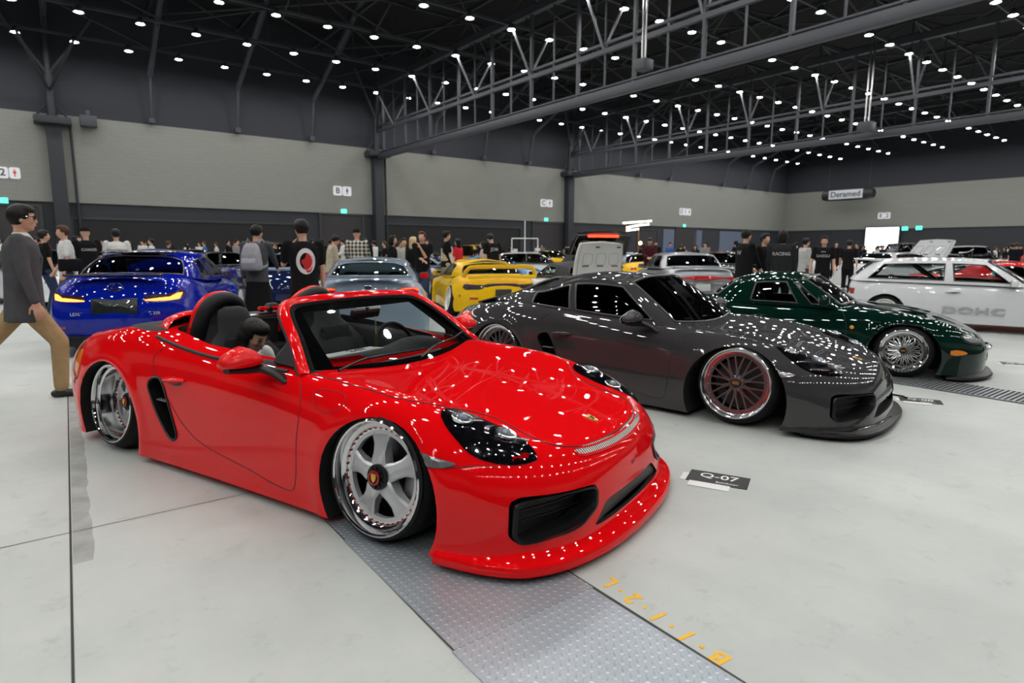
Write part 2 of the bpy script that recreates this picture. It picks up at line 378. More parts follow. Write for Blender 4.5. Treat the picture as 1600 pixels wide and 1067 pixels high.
# ------------------------------------------------------------------ wall signs
signw = mat('lit white sign', (.75, .76, .78), .5, emis=(.9, .93, 1), es=.25)
ink = mat('sign ink', (.06, .07, .08), .6); redk = mat('sign red', (.6, .05, .03), .6)
def sign(pxs, y, letters, label, x=None):
    """row of rounded square sign boxes on the wall"""
    c = [spot(px, y[0], **({'x': x} if x else {'y': WY-.14})) for px in pxs]; h = abs(spot(pxs[0], y[1], **({'x': x} if x else {'y': WY-.14})).z-c[0].z)*2
    ax = Vector((0, -1, 0)) if x else Vector((1, 0, 0)); mid = sum(c, Vector())/len(c)
    e = empty('wall_sign', mid); tag(e, label, 'sign')
    w = (c[1]-c[0]).length*.93 if len(c) > 1 else h
    for k, (p, t) in enumerate(zip(c, letters)):
        p = Vector((p.x-mid.x if not x else 0, p.y-mid.y if x else 0, 0)); M = basis(p, ax, (0, 0, 1)); mb = MB(); mb.M = M
        r = h*.18; poly = []
        for cx_, cy_, a0 in ((w/2-r, h/2-r, 0), (-w/2+r, h/2-r, 90), (-w/2+r, -h/2+r, 180), (w/2-r, -h/2+r, 270)):
            poly += [(cx_+r*math.cos(R(a0+q*22.5)), cy_+r*math.sin(R(a0+q*22.5))) for q in range(5)]
        mb.prism(poly, lambda a, b_, h_: (a, b_, h_), -.06, .04); mb.build('panel', signw, e, smooth=0)
        MM = M @ Matrix.Translation((0, 0, .045))
        if t == '!':
            mb = MB(); mb.M = MM; mb.prism([(-.13*h, .02*h), (-.08*h, .2*h), (.08*h, .2*h), (.13*h, .02*h), (.05*h, -.05*h), (.04*h, -.3*h), (-.04*h, -.3*h), (-.05*h, -.05*h)], lambda a, b_, h_: (a, b_, h_), 0, .01)
            mb.lathe([(0, .01), (.06*h, .01)], (0, .3*h, 0), (0, 0, 1), 12); mb.build('pictogram', redk if k % 2 and 'C' in letters or '2' in letters else ink, e, smooth=0)
        else: text_obj(t, h*.85, ink, e, MM, depth=.005, font_bold=.01)
sign((4, 23), (270, 261), ('2', '!'), 'white hall sign with number 2 and a red pictogram at the left edge')
sign((527.5, 542), (298.5, 291), ('B', '!'), 'white hall sign with letter B on the pale wall')
sign((849, 858.5), (317.5, 311.5), ('C', '!'), 'white hall sign with letter C on the pale wall')
sign((1064.5, 1070.5, 1076.5), (331, 325.5), ('D', '1', '!'), 'white three-panel hall sign with letter D beyond the C sign')
sign((1376.5, 1386.5), (337, 332), ('E', '2'), 'white two-panel sign on the far end wall below the banner', x=WX-.2)
ex = emit('exit green', (.1, .9, .6), 3.5)
for k, (px, py, lab, xx) in enumerate(((5, 313, 'green exit sign at the left edge under the 2 sign', None), (537, 330, 'green exit sign over the door under the B sign', None), (853, 343, 'green exit sign over the door under the C sign', None), (1069, 352.5, 'green exit sign over the door under the D sign', None), (1414, 357, 'green exit lamp right of the bright screen, the left of a pair', WX), (1436, 356, 'green exit lamp right of the bright screen, the right of a pair', WX))):
    p = spot(px, py, **({'x': WX-.15} if xx else {'y': WY-.1})); mb = MB(); s = .34 if px < 1300 else .5
    mb.mat(0).box(p, (.1 if xx else s*1.15, s*1.15 if xx else .1, s*.8)); mb.mat(1).box((p.x+(.06 if xx else 0), p.y+(0 if xx else .06), p.z), (.08 if xx else s*1.3, s*1.3 if xx else .08, s*.95))
    tag(mb.build('exit_sign', [ex, DARKM], smooth=0, merge=0), lab, 'exit sign')
# inflatable banner on the far wall
e = empty('hanging_banner', spot(1325, 304, x=WX-2.5)); tag(e, 'dark inflatable banner hanging before the far end wall', 'banner')
mb = MB(); mb.tube([(0, y, 0) for y in (2.85, 2.7, 2.2, 0, -2.2, -2.7, -2.85)], [.2, .5, .62, .64, .62, .5, .2], 14); mb.build('tube', mat('black nylon', (.02, .02, .022), .5), e)
mb = MB(); mb.box((-.62, 0, 0), (.1, 3.6, .95)); mb.build('panel', mat('white banner', (.6, .62, .66), .6), e, smooth=0)
text_obj('Deramed', .85, ink, e, basis(Vector((-.69, 0, 0)), (0, -1, 0), (0, 0, 1)), depth=.005, font_bold=.01)
for y in (-2.2, 2.2): mb = MB(); mb.cyl((0, y, .5), (0, y, 6), .02, n=5); mb.build('cable', DARKM, e)

# ------------------------------------------------------------------ steelwork
beam = mat('grey painted steelwork', (.050, .056, .068), .5)
beamd = mat('dark grey truss steel', (.028, .031, .038), .55)
COLX = [U0+(.5+8*k)*AX for k in range(-1, 4)]
for k, x in enumerate(COLX):
    if k == 0 or k == 4: continue
    e = empty('wall_column', (x, WY-.45, 0)); tag(e, {1: 'dark steel column at the left, branching under the roof', 2: 'dark steel column right of the B sign', 3: 'dark steel column right of the C sign'}[k], 'column')
    mb = MB(); mb.box((0, 0, 3.87), (.66, .6, 7.74)); mb.build('shaft', wall_dark, e, bevel=.02)
    mb = MB(); mb.box((0, -.15, 7.9), (1.6, 1.1, .35)); mb.build('bracket', beamd, e, bevel=.02)
    mb = MB(); mb.cyl((0, .1, 7.9), (0, -.3, 13.5), .22, .16, 12); mb.build('mast', beamd, e)
    mb = MB()
    for sx in (-1, 1):
        mb.cyl((0, -.1, 10.2), (sx*AX*.9, -1.5, 13), .09, n=8); mb.cyl((0, -.1, 9.4), (sx*AX*.5, -3.0, LZ+.1), .07, n=8); mb.cyl((0, 0, 9.0), (sx*.8, .2, 8.0), .05, n=6)
    mb.build('branch', beamd, e)
    mb = MB(); mb.cyl((.75, .25, 0), (.75, .25, 8), .06, n=8); mb.build('drainpipe', beamd, e)
TB, TM = 7.74, 9.45
for k, x in enumerate(COLX):
    e = empty('roof_truss', (x, 0, 0)); tag(e, ['deep steel truss behind the left edge', 'deep steel truss crossing the hall above the left column', 'nearest deep truss, its lower chord rising from the column right of the B sign', 'deep truss springing from the column right of the C sign', 'farthest deep truss near the end wall'][k], 'truss')
    if k in (0, 1, 4):   # only the roof-level chord of these is built: nothing hangs below it in the photograph
        mb = MB(); mb.box((0, (WY+YB)/2, 12.6), (.25, WY-YB-1, .35)); mb.build('top_chord', beamd, e, smooth=0); continue
    mb = MB(); mb.box((0, (WY+YB)/2-.3, TB), (.34, WY-YB-1.2, .34)); mb.box((0, (WY+YB)/2-.3, TB+.28), (.2, WY-YB-1.2, .08)); mb.build('bottom_chord', beam, e, bevel=.02)
    mb = MB(); mb.box((0, (WY+YB)/2, TM), (.16, WY-YB-1, .18)); mb.box((0, (WY+YB)/2, TM+.3), (.1, WY-YB-1, .1)); mb.build('middle_chord', beam, e, smooth=0)
    mb = MB(); mb.box((0, (WY+YB)/2, 12.4), (.3, WY-YB-1, .35)); mb.build('top_chord', beam, e, smooth=0)
    j = 0; y = WY-1.6
    while y > YB+1:
        mb = MB(); w = .12 if j % 2 == 0 else .06; mb.box((0, y, (TB+12.4)/2), (w*1.2, w, 12.4-TB)); mb.build('post', beam, e, smooth=0); y -= 1.615; j += 1
    for j in range(11):
        yj = V0-j*BY
        for sx in (-1, 1): mb = MB(); mb.cyl((0, yj, 9.5), (sx*AX*.5, yj, LZ+.2), .055, n=8); mb.build('strut', mat('lamplit strut tone', (.22, .23, .25), .5), e, merge=0)  # lamp light falling on the struts is put into their paler colour
# roof grid over everything
def bars(name, segs, m, r, label, n=5, sq=False):
    mb = MB()
    for p, q in segs: mb.cyl(p, q, r, n=4 if sq else n)
    return tag(mb.build(name, m, smooth=0, merge=0), label, 'roof steelwork')
XS = [U0+(i+.5)*AX for i in range(-8, 32, 2)]
NR = 11
for j in range(NR+1):
    y = V0-j*BY+.35; e = empty('roof_girder', (0, y, 0)); tag(e, 'dark steel lattice girder running lengthways under the roof', 'girder', 'lengthways roof girders')
    mb = MB(); mb.box(((XL+WX)/2, 0, LZ+.38), (WX-XL-1, .09, .12)); mb.build('bottom_chord', beam, e, smooth=0)
    mb = MB(); mb.box(((XL+WX)/2, 0, LZ+2.0), (WX-XL-1, .1, .16)); mb.build('top_chord', beamd, e, smooth=0)
    mb = MB()
    for i, x in enumerate(XS[:-1]):
        a, c = (LZ+.4, LZ+2.) if i % 2 else (LZ+2., LZ+.4); mb.cyl((x, 0, a), (XS[i+1], 0, c), .05, n=5)
        mb.cyl((x, 0, LZ+.4), (x, 0, LZ+2), .035, n=5)
    mb.build('lattice', beamd, e, smooth=0, merge=0)
for i, x in enumerate(XS):
    e = empty('cross_beam', (x, 0, 0)); tag(e, 'dark steel cross beam high under the black roof', 'beam', 'cross beams under the roof')
    mb = MB(); mb.box((0, (WY+YB)/2, LZ+2.6), (.14, WY-YB-1, .2)); mb.build('beam', beamd, e, smooth=0)
    mb = MB()
    for j in range(NR):
        y = V0-j*BY+.35; s = 1 if (i+j) % 2 else -1
        mb.cyl((0, y, LZ+2.1), (s*2*AX, y-BY, LZ+2.1), .05, n=5); mb.cyl((0, y, LZ+2.0), (0, y-BY/2, LZ+.9), .045, n=5); mb.cyl((0, y-BY, LZ+2.0), (0, y-BY/2, LZ+.9), .045, n=5)
    mb.build('bracing', beamd, e, smooth=0, merge=0)
for i in range(-8, 31):   # raking props between wall and roof
    if i % 2 == 0 and (i % 8) != 0:
        x = U0+(i+.5)*AX; mb = MB()
        mb.cyl((x, WY-.45, 8.45), (x, WY-1.1, 10.9), .07, n=8); mb.cyl((x, WY-1.1, 10.8), (x, WY-9.5, LZ+3.3), .14, n=8); mb.box((x, WY-.4, 8.5), (.3, .4, .25))
        tag(mb.build('raking_prop', beam, merge=0), 'grey tubular prop leaning from the upper wall into the roof', 'prop', 'raking props along the upper wall')
# hoist box hanging on twin poles, floodlight box on the wall, light tower
def hoist(px, pyb, pw, x, label):
    p = spot(px, pyb, x=x); w = pw/F*(p-Vector((0, 0, CAMZ))).dot(CF)
    e = empty('hanging_rig', p); tag(e, label, 'rig')
    mb = MB(); mb.box((0, 0, w*.35), (w, w, w*.7)); mb.build('housing', beam, e, bevel=.02)
    mb = MB()
    for s in (-1, 1): mb.cyl((0, s*w*.14, w*.7), (0, s*w*.14, LZ+2-p.z), w*.07, n=8)
    mb.build('pole', STEEL, e)
hoist(1005, 110, 22, COLX[2]-1, 'grey box hanging on twin bright poles by the nearest truss')
hoist(1353, 206, 20, COLX[3]-1, 'grey box hanging on twin bright poles by the far truss')
p = spot(138, 190, y=WY-.5); mb = MB(); mb.box(p, (.75, .6, .55)); mb.box((p.x, p.y, p.z+.4), (.2, .3, .3)); tag(mb.build('wall_projector', beam, bevel=.02), 'small grey box fixed at the top of the pale wall by the left column', 'projector')
e = empty('light_gantry', spot(996, 372, y=30)); tag(e, 'frame of white tube lights hanging over the crowd', 'light gantry')
tl = emit('warm tube light', (1, .93, .8), 9); s_ = 37.
for (x0, z0, x1, z1, yy) in ((-1.5, .72, 1.4, .95, 0), (-.9, .42, .4, .62, .3), (-.9, .22, .4, .35, .3), (.4, .62, 1.5, .72, .3)):
    mb = MB(); mb.box(((x0+x1)/2, yy, (z0+z1)/2+.3), (x1-x0, .12, .11), Matrix.Rotation(-math.atan2(z1-z0, x1-x0), 3, 'Y')); mb.build('tube', tl, e, smooth=0)
mb = MB()
for x in (-.9, .45): mb.box((x, .3, .3), (.06, .06, 1.8)); mb.box((x, .3, -1.2), (.05, .05, 2.4))
mb.build('stand', mat('rusty frame', (.22, .1, .04), .6), e, smooth=0)
p = e.location; mb = MB(); mb.ball((p.x+.1, p.y-.2, p.z-.35), .12); tag(mb.build('lantern', emit('warm bulb', (1, .65, .3), 20)), 'small warm lamp below the frame of white tube lights', 'lamp')

# ------------------------------------------------------------------ lamps
lampm = emit('cool white downlight', (1, .985, .955), 1.0)
LAMP_E = 350
lampm.node_tree.nodes['Emission'].inputs[1].default_value = LAMP_E
mb = MB(); mb.lathe([(.0, .30), (.10, .28), (.17, .12), (.215, .0), (.205, 0), (.19, .05)], n=16); hous = mb.mesh('lamp housing'); hous.materials.append(beam); hous.shade_smooth()
mb = MB(); mb.lathe([(.0, -.012), (.10, -.008), (.153, .02)], n=12); disc = mb.mesh('lamp disc'); disc.materials.append(lampm)
mb = MB(); mb.cyl((0, 0, .28), (0, 0, .5), .02, n=5); rodm = mb.mesh('lamp rod'); rodm.materials.append(beamd)
def lamp(x, y, parts=True):
    if parts:
        e = empty('high_bay_lamp', (x, y, LZ)); link_mesh('housing', hous, e); link_mesh('diffuser', disc, e); link_mesh('rod', rodm, e)
    else:
        e = link_mesh('high_bay_lamp', disc); e.location = (x, y, LZ)
    return tag(e, 'round white high-bay lamp in the grid under the roof', 'lamp', 'high-bay lamps under the roof')
rest = MB(); rest.mat(0)
for j in range(NR):
    for i in range(-7, 32):
        x, y = U0+i*AX, V0-j*BY
        if i == 13 or (y < -10 and i > 20): continue
        q = Vector((x, y, LZ-CAMZ)); z = q.dot(CF); px = 800+F*q.dot(CR)/max(z, .1); py = 533.5-F*q.dot(CU)/max(z, .1)
        if z > .3 and -12 < px < 1612 and -12 < py < 1080: lamp(x, y)
        else:
            rest.lathe([(.0, -.012), (.10, -.008), (.153, .02)], (x, y, LZ), (0, 0, 1), 12)
            rest.mat(1).lathe([(.0, .30), (.10, .28), (.17, .12), (.215, .0), (.205, 0)], (x, y, LZ), (0, 0, 1), 12); rest.mat(0)
o = rest.build('high_bay_lamp', [lampm, beam], merge=0); tag(o, 'the further high-bay lamps of the same grid overhead and behind the camera', 'lamps', kind='stuff')
# ------------------------------------------------------------------ car shells
def S(xs, ys, sig=.05):
    """smoothed table through (xs, ys)"""
    o = np.argsort(xs); xs = arr(xs)[o]; ys = arr(ys)[o]; g = np.linspace(xs[0]-.6, xs[-1]+.6, 900); h = g[1]-g[0]
    # monotone cubic through the points
    d = np.diff(ys)/np.maximum(np.diff(xs), 1e-9); m = np.zeros(len(xs)); m[0] = d[0]; m[-1] = d[-1]
    for i in range(1, len(xs)-1): m[i] = 0 if d[i-1]*d[i] <= 0 else 2*d[i-1]*d[i]/(d[i-1]+d[i])
    k = np.clip(np.searchsorted(xs, g)-1, 0, len(xs)-2); t = (g-xs[k])/(xs[k+1]-xs[k]); t = np.clip(t, 0, 1); L_ = xs[k+1]-xs[k]
    v = (2*t**3-3*t**2+1)*ys[k]+(t**3-2*t**2+t)*L_*m[k]+(-2*t**3+3*t**2)*ys[k+1]+(t**3-t**2)*L_*m[k+1]
    if sig: n = int(3*sig/h)+1; w = np.exp(-.5*(np.arange(-n, n+1)*h/sig)**2); w /= w.sum(); v = np.convolve(np.pad(v, n, 'edge'), w, 'valid')
    return lambda x: np.interp(x, g, v)
def T(*p, sig=.05): return S([q[0] for q in p], [q[1] for q in p], sig)
def crom(P, n, ghost0=None, ghost1=None, a=.5):
    """centripetal Catmull-Rom through rows P (k x ... x 3); n samples per span (int or list)"""
    P = arr(P); k = len(P); g0 = 2*P[0]-P[1] if ghost0 is None else ghost0; g1 = 2*P[-1]-P[-2] if ghost1 is None else ghost1
    Q = np.concatenate([[g0], P, [g1]]); out = []
    ns = [n]*(k-1) if isinstance(n, int) else n
    for i in range(k-1):
        p0, p1, p2, p3 = Q[i:i+4]; e = 1e-6
        d = [np.maximum(np.linalg.norm(b-c, axis=-1, keepdims=True), 1e-4)**a for b, c in ((p1, p0), (p2, p1), (p3, p2))]
        for s in range(ns[i]):
            t = s/ns[i]
            m1 = d[1]*((p1-p0)/d[0]-(p2-p0)/(d[0]+d[1])+(p2-p1)/d[1]); m2 = d[1]*((p2-p1)/d[1]-(p3-p1)/(d[1]+d[2])+(p3-p2)/d[2])
            out.append((2*t**3-3*t**2+1)*p1+(t**3-2*t**2+t)*m1+(-2*t**3+3*t**2)*p2+(t**3-t**2)*m2)
    out.append(P[-1]); return arr(out)
def outline(lv, x0f, x0r, ne, nm):
    """plan outline of one level, nose centre -> right side -> tail centre (y negative)"""
    nf = lv.get('nf', 3.); nr = lv.get('nr', 3.); out = []
    for i in range(ne):
        th = (i/ne)*math.pi/2; c, s = math.cos(th), math.sin(th)
        x = x0f+(lv['xf']-x0f)*c**(2/nf); out.append((x, -lv['y'](x0f)*s**(2/nf), lv['z'](x)))
    for i in range(nm+1):
        x = x0f+(x0r-x0f)*i/nm; out.append((x, -lv['y'](x), lv['z'](x)))
    for i in range(1, ne+1):
        th = (1-i/ne)*math.pi/2; c, s = math.cos(th), math.sin(th)
        x = x0r+(lv['xr']-x0r)*c**(2/nr); out.append((x, -lv['y'](x0r)*(s**(2/nr) if i < ne else 0), lv['z'](x)))
    out[0] = (out[0][0], 0, out[0][2])
    A = arr(out)
    if 'zy' in lv: A[:, 2] += lv['zy'](A)
    return A
def body_half(sp, ne=26, nm=70, nv=5):
    """grid of the right half of the lower body: rows from the sill up and over to the centre line"""
    lv = [outline(l, sp['x0f'], sp['x0r'], ne, nm) for l in sp['levels']]
    sh = lv[-1]; top = sp['top']; pull = sp.get('pull', .72); xm = sp.get('xmid', -1.2)
    rows = list(lv); ys = -sh[:, 1]; yref = sp['levels'][-1]['y']
    cx = xm+(sh[:, 0]-xm)*pull
    for q in sp.get('qs', (.86, .62, .34, 0.)):
        s = 1-q; x = sh[:, 0]+(cx-sh[:, 0])*(s**1.2); y = ys*q
        Y = np.maximum(yref(np.clip(x, sp['x0r'], sp['x0f'])), .2)
        rho = np.clip(y/Y, 0, 1)                       # share of the local half width
        zs = sp['levels'][-1]['z'](x); Z = [t(x) for t in top]; kn = sp.get('kn', (0, .4, .75, 1.))
        ZZ = np.stack(Z+[zs]); z = np.empty_like(x)
        for i in range(len(x)):
            z[i] = S_q(kn, ZZ[:, i], rho[i])
        rows.append(np.stack([x, -y, z], 1))
    rows = arr(rows)
    ns = [nv]*(len(rows)-1); ns[len(lv)-1] = nv+1
    g1 = rows[-2]*[1, -1, 1]
    G = crom(rows, ns, ghost1=g1)
    for _ in range(sp.get('relax', 14)):          # fair the surface so that reflections run smoothly
        L = np.concatenate([G[:, 1:2]*[1, -1, 1], G[:, :-1]], 1); Rr = np.concatenate([G[:, 1:], G[:, -2:-1]*[1, -1, 1]], 1)
        U = G[:-1]; D = np.concatenate([G[2:], G[-2:-1]*[1, -1, 1]], 0)
        G[1:] += .22*((L+Rr)[1:]+U+D-4*G[1:]); G[:, 0, 1] = 0; G[:, -1, 1] = 0; G[-1, :, 1] = 0
    return G
def S_q(k, z, r):
    """even smooth curve through knots k (0..1)"""
    i = min(max(np.searchsorted(k, r)-1, 0), len(k)-2); kk = [-k[1]]+list(k)+[2*k[-1]-k[-2]]; zz = [z[1]]+list(z)+[2*z[-1]-z[-2]]; i += 1
    h = kk[i+1]-kk[i]; t = (r-kk[i])/h
    m1 = (zz[i+1]-zz[i-1])/(kk[i+1]-kk[i-1])*h; m2 = (zz[i+2]-zz[i])/(kk[i+2]-kk[i])*h
    return (2*t**3-3*t**2+1)*zz[i]+(t**3-2*t**2+t)*m1+(-2*t**3+3*t**2)*zz[i+1]+(t**3-t**2)*m2
def flare(G, arches):
    """lip round each wheel arch and a slight hollow behind it"""
    for (ax, az, r, amp, w) in arches:
        d = np.hypot(G[..., 0]-ax, G[..., 2]-az); side = np.clip((-G[..., 1]-.55)/.15, 0, 1)*(G[..., 2] > .03)
        G[..., 1] -= side*amp*np.exp(-((d-r)/w)**2)
    return G
def close_body(name, G, mats, parent, cutters=(), zfloor=None, sharp=32, keep=False):
    """mirror the half grid, close the bottom and cut the wells and openings"""
    B = G[0].copy(); B[:, 1] = 0; G = np.concatenate([[B], G]); mb = MB(); mb.grid(G); mb.grid(G*[1, -1, 1], flip=True)
    me = mb.mesh(name, 2e-4); bm = bmesh.new(); bm.from_mesh(me)
    bmesh.ops.dissolve_degenerate(bm, edges=bm.edges, dist=1e-4)
    bmesh.ops.holes_fill(bm, edges=[e for e in bm.edges if e.is_boundary], sides=0); bmesh.ops.recalc_face_normals(bm, faces=bm.faces)
    bm.to_mesh(me); bm.free(); o = link_mesh(name, me, parent, mats)
    for c in cutters: c.parent = parent; bool_cut(o, c)
    if cutters: apply_mods(o)
    for c in cutters: bpy.data.objects.remove(c)
    o.data.shade_smooth(); o.data.set_sharp_from_angle(angle=R(sharp))
    return o
def bool_cut(o, c, op='DIFFERENCE'):
    b = o.modifiers.new('cut', 'BOOLEAN'); b.operation = op; b.object = c; b.solver = 'EXACT'; b.material_mode = 'TRANSFER' if hasattr(b, 'material_mode') else b.material_mode
def cutter(mb, mt):
    me = mb.mesh('cut'); me.materials.append(mt); o = bpy.data.objects.new('cut', me); COL.objects.link(o); return o
def well(x, z, r, y0, m=None):
    mb = MB(); mb.cyl((x, y0, z), (x, y0+math.copysign(1.2, y0), z), r, n=48); return cutter(mb, m or VOIDM)
def well_pair(x, z, r, y0=.45): return [well(x, z, r, y0), well(x, z, r, -y0)]
def bvh_of(objs):
    vs = []; fs = []
    for o in objs:
        b = len(vs); vs += [v.co.copy() for v in o.data.vertices]; fs += [tuple(b+i for i in p.vertices) for p in o.data.polygons]
    return BVHTree.FromPolygons(vs, fs)
def snap(bv, p, off=0., d=None):
    p = Vector(p)
    if d is not None:
        d = Vector(d).normalized(); h = bv.ray_cast(p-d*1.0, d, 3.)
    else: h = bv.find_nearest(p)
    if h[0] is None: h = bv.find_nearest(p)
    n = h[1]
    if n.dot(p-Vector((p.x*.6-.5, 0, .2))) < 0: n = -n
    return h[0]+n*off, n
def smooth_loop(P, n=6, closed=True):
    P = arr(P)
    if closed: Q = crom(np.concatenate([P, P[:1]]), n, ghost0=P[-1], ghost1=P[1])[:-1]
    else: Q = crom(P, n)
    return Q
def patch(bv, P, name, mt, parent, off=.003, d=None, n=5, rings=7, mirror=False, pillow=0., smooth=True, inset=True):
    """cover following the body inside the closed outline P (3D points near the surface)"""
    Q = smooth_loop(P, n) if smooth else arr(P); c = Q.mean(0); obs = []
    for sy in ((1, -1) if mirror else (1,)):
        A = []
        for k in range(rings+1):
            s = 1-k/rings; row = []
            for q in Q:
                p = c+(q-c)*s; o_ = off+pillow*(1-s*s)
                if k == 0 and inset: o_ = -.002
                if k == 1 and inset: s1 = .985; p = c+(q-c)*s1; o_ = off
                v, _ = snap(bv, p*[1, sy, 1], o_, None if d is None else (d[0], d[1]*sy, d[2])); row.append(tuple(v))
            A.append(row)
        mb = MB(); mb.grid(A, cv=True, flip=sy < 0); obs.append(mb.build(name, mt, parent, smooth=50))
    return obs if mirror else obs[0]
def line_on(bv, P, name, mt, parent, w=.004, off=.0006, d=None, n=6, mirror=False, closed=False, sm=True, flat=.35, obs=None):
    """thin dark seam laid along the surface"""
    Q = smooth_loop(P, n, closed) if sm else arr(P); mb = MB()
    for sy in ((1, -1) if mirror else (1,)):
        pts = [snap(bv, p*[1, sy, 1], off, None if d is None else (d[0], d[1]*sy, d[2]))[0] for p in Q]
        mb.tube(pts, w/2, 6, closed=closed)
    return mb.build(name, mt, parent, merge=0)
GAPM = mat('panel gap black', (.01, .01, .01), .7)

# ------------------------------------------------------------------ cabins
def cabin_grid(sp, nt=6, nvs=6, nr=5):
    """base and roof rings (right half, windscreen centre -> tail centre) -> grid rows belt..roof edge..roof centre"""
    Bq, Tq = arr(sp['base']), arr(sp['roof']); n = len(Bq)
    g = lambda P: crom(P, nt, ghost0=P[1]*[1, -1, 1], ghost1=P[-2]*[1, -1, 1])
    b, t = g(Bq), g(Tq); rows = []; bul = sp.get('bulge', .02)
    tang = np.gradient(b, axis=0); nrm = np.stack([tang[:, 1], -tang[:, 0], 0*tang[:, 0]], 1); nrm /= np.maximum(np.linalg.norm(nrm, axis=1, keepdims=True), 1e-6)
    if (nrm[len(nrm)//2][1]) > 0: nrm = -nrm
    nrm[0] = (1, 0, 0); nrm[-1] = (-1, 0, 0)
    for k in range(nvs+1):
        v = k/nvs; rows.append(b+(t-b)*v+nrm*bul*4*v*(1-v)+np.array([0, 0, 1])*bul*.6*4*v*(1-v)*0)
    xm = sp.get('xm', float(t[:, 0].mean())); cr = sp.get('crown', .05); fl = sp.get('edge', .03)
    c = t.copy(); c[:, 0] = xm+(t[:, 0]-xm)*sp.get('pull', .8); c[:, 1] = 0
    zc = T(*sp['crest'], sig=.06)
    for k in range(1, nr+1):
        s = (k/nr)**1.1; p = t+(c-t)*s; q = np.abs(p[:, 1])/np.maximum(np.abs(t[:, 1]).max(), .1)
        ztop = zc(p[:, 0])-(zc(p[:, 0])-cr_edge(t, p[:, 0]))*np.clip(q, 0, 1)**2.2
        wt = math.sin(min(1, s*1.0)*math.pi/2)**.8; p[:, 2] = t[:, 2]*(1-wt)+np.maximum(ztop, t[:, 2]*1.0)*wt; rows.append(p)
    return arr(rows)
def cr_edge(t, x):
    i = slice(len(t)//6, len(t)-len(t)//6); a = t[i]; o = np.argsort(a[:, 0]); return np.interp(x, a[o, 0], a[o, 2])
def build_cabin(sp, parent, pm, gm, seal, nt=6, nvs=8, nr=5, name='cabin'):
    """windows: (name, t0, t1, v0, v1) in knots and belt-to-roof share; panes are cut out of the shell"""
    A = cabin_grid(sp, nt, nvs, nr); H, W = A.shape[:2]; cell = {}
    full = np.concatenate([A, (A[:, ::-1]*[1, -1, 1])[:, 1:-1]], axis=1); Wf = full.shape[1]
    wins = []
    for (nm, t0, t1, v0, v1) in sp['windows']:
        i0, i1, j0, j1 = round(v0*nvs), round(v1*nvs), round(t0*nt), round(t1*nt)
        if t0 == 0: rng = [(-j1, j1)]
        elif t1 >= len(sp['base'])-1: rng = [(j0, 2*(W-1)-j0)]
        else: rng = [(j0, j1), (2*(W-1)-j1, 2*(W-1)-j0)]
        for a, c in rng: wins.append((nm, i0, i1, a, c))
    used = set()
    for (nm, i0, i1, a, c) in wins:
        for i in range(i0, i1):
            for j in range(a, c): used.add((i, j % Wf))
    mb = MB()
    mb.add([tuple(p) for p in full.reshape(-1, 3)], [(i*Wf+j, i*Wf+(j+1) % Wf, (i+1)*Wf+(j+1) % Wf, (i+1)*Wf+j) for i in range(H-1) for j in range(Wf) if (i, j) not in used])
    o = mb.build(name, [pm, BLACKP], parent, smooth=38, merge=4e-4)
    sd = o.modifiers.new('s', 'SOLIDIFY'); sd.thickness = .018; sd.offset = -1; sd.material_offset = 1; apply_mods(o); o.data.shade_smooth(); o.data.set_sharp_from_angle(angle=R(38))
    for (nm, i0, i1, a, c) in wins:
        idx = [j % Wf for j in range(a, c+1)]; P = full[i0:i1+1][:, idx]
        # ring: border strip in black, pane inside
        cen = P.reshape(-1, 3).mean(0); mb = MB(); m2 = MB(); E = P.copy(); r = sp.get('seal', .018)
        def ins(P, r):
            Q = P.copy()
            for lo, hi in ((0, 1), (-1, -2)):
                dd = P[hi]-P[lo]; L_ = np.maximum(np.linalg.norm(dd, axis=-1, keepdims=True), 1e-6); Q[lo] = Q[lo]+dd/L_*r
            for lo, hi in ((0, 1), (-1, -2)):
                dd = P[:, hi]-P[:, lo]; L_ = np.maximum(np.linalg.norm(dd, axis=-1, keepdims=True), 1e-6); Q[:, lo] = Q[:, lo]+dd/L_*r
            return Q
        I = ins(P, r)
        ring = lambda M_: np.concatenate([M_[0, :], M_[1:, -1], M_[-1, ::-1][1:], M_[::-1, 0][1:-1]])
        mb.grid([ring(P), ring(I)], cv=True); sl = mb.build('window_seal', seal, parent, smooth=60, merge=0)
        sd = sl.modifiers.new('s', 'SOLIDIFY'); sd.thickness = .012; sd.offset = 0; apply_mods(sl)
        m2.grid(I); m2.build(nm, gm[nm] if isinstance(gm, dict) else gm, parent, smooth=60)
    return o, A

# ------------------------------------------------------------------ wheels
REDM = mat('red anodised', (.45, .008, .01), .25, .3, .5); CALM = mat('grey brake caliper', (.3, .3, .31), .35, .6)
SILV = mat('silver wheel paint', (.60, .61, .63), .32, .5, .5); BRZM = mat('bronze smoked wheel paint', (.17, .15, .15), .3, .8, .4)
WHT = mat('white wheel paint', (.78, .77, .74), .3, 0, .5); GOLD = mat('gold badge', (.75, .42, .09), .3, .9)
TREAD = mat('tread rubber', (.008, .008, .009), .75, spec=.3)
nt_, N_, L_, b_ = nodes(TREAD); tc_ = N_.new('ShaderNodeTexCoord'); w_ = N_.new('ShaderNodeTexVoronoi'); w_.inputs['Scale'].default_value = 28
bp_ = N_.new('ShaderNodeBump'); bp_.inputs['Strength'].default_value = .6; L_.new(tc_.outputs['Object'], w_.inputs['Vector']); L_.new(w_.outputs[0], bp_.inputs['Height']); L_.new(bp_.outputs[0], b_.inputs['Normal'])
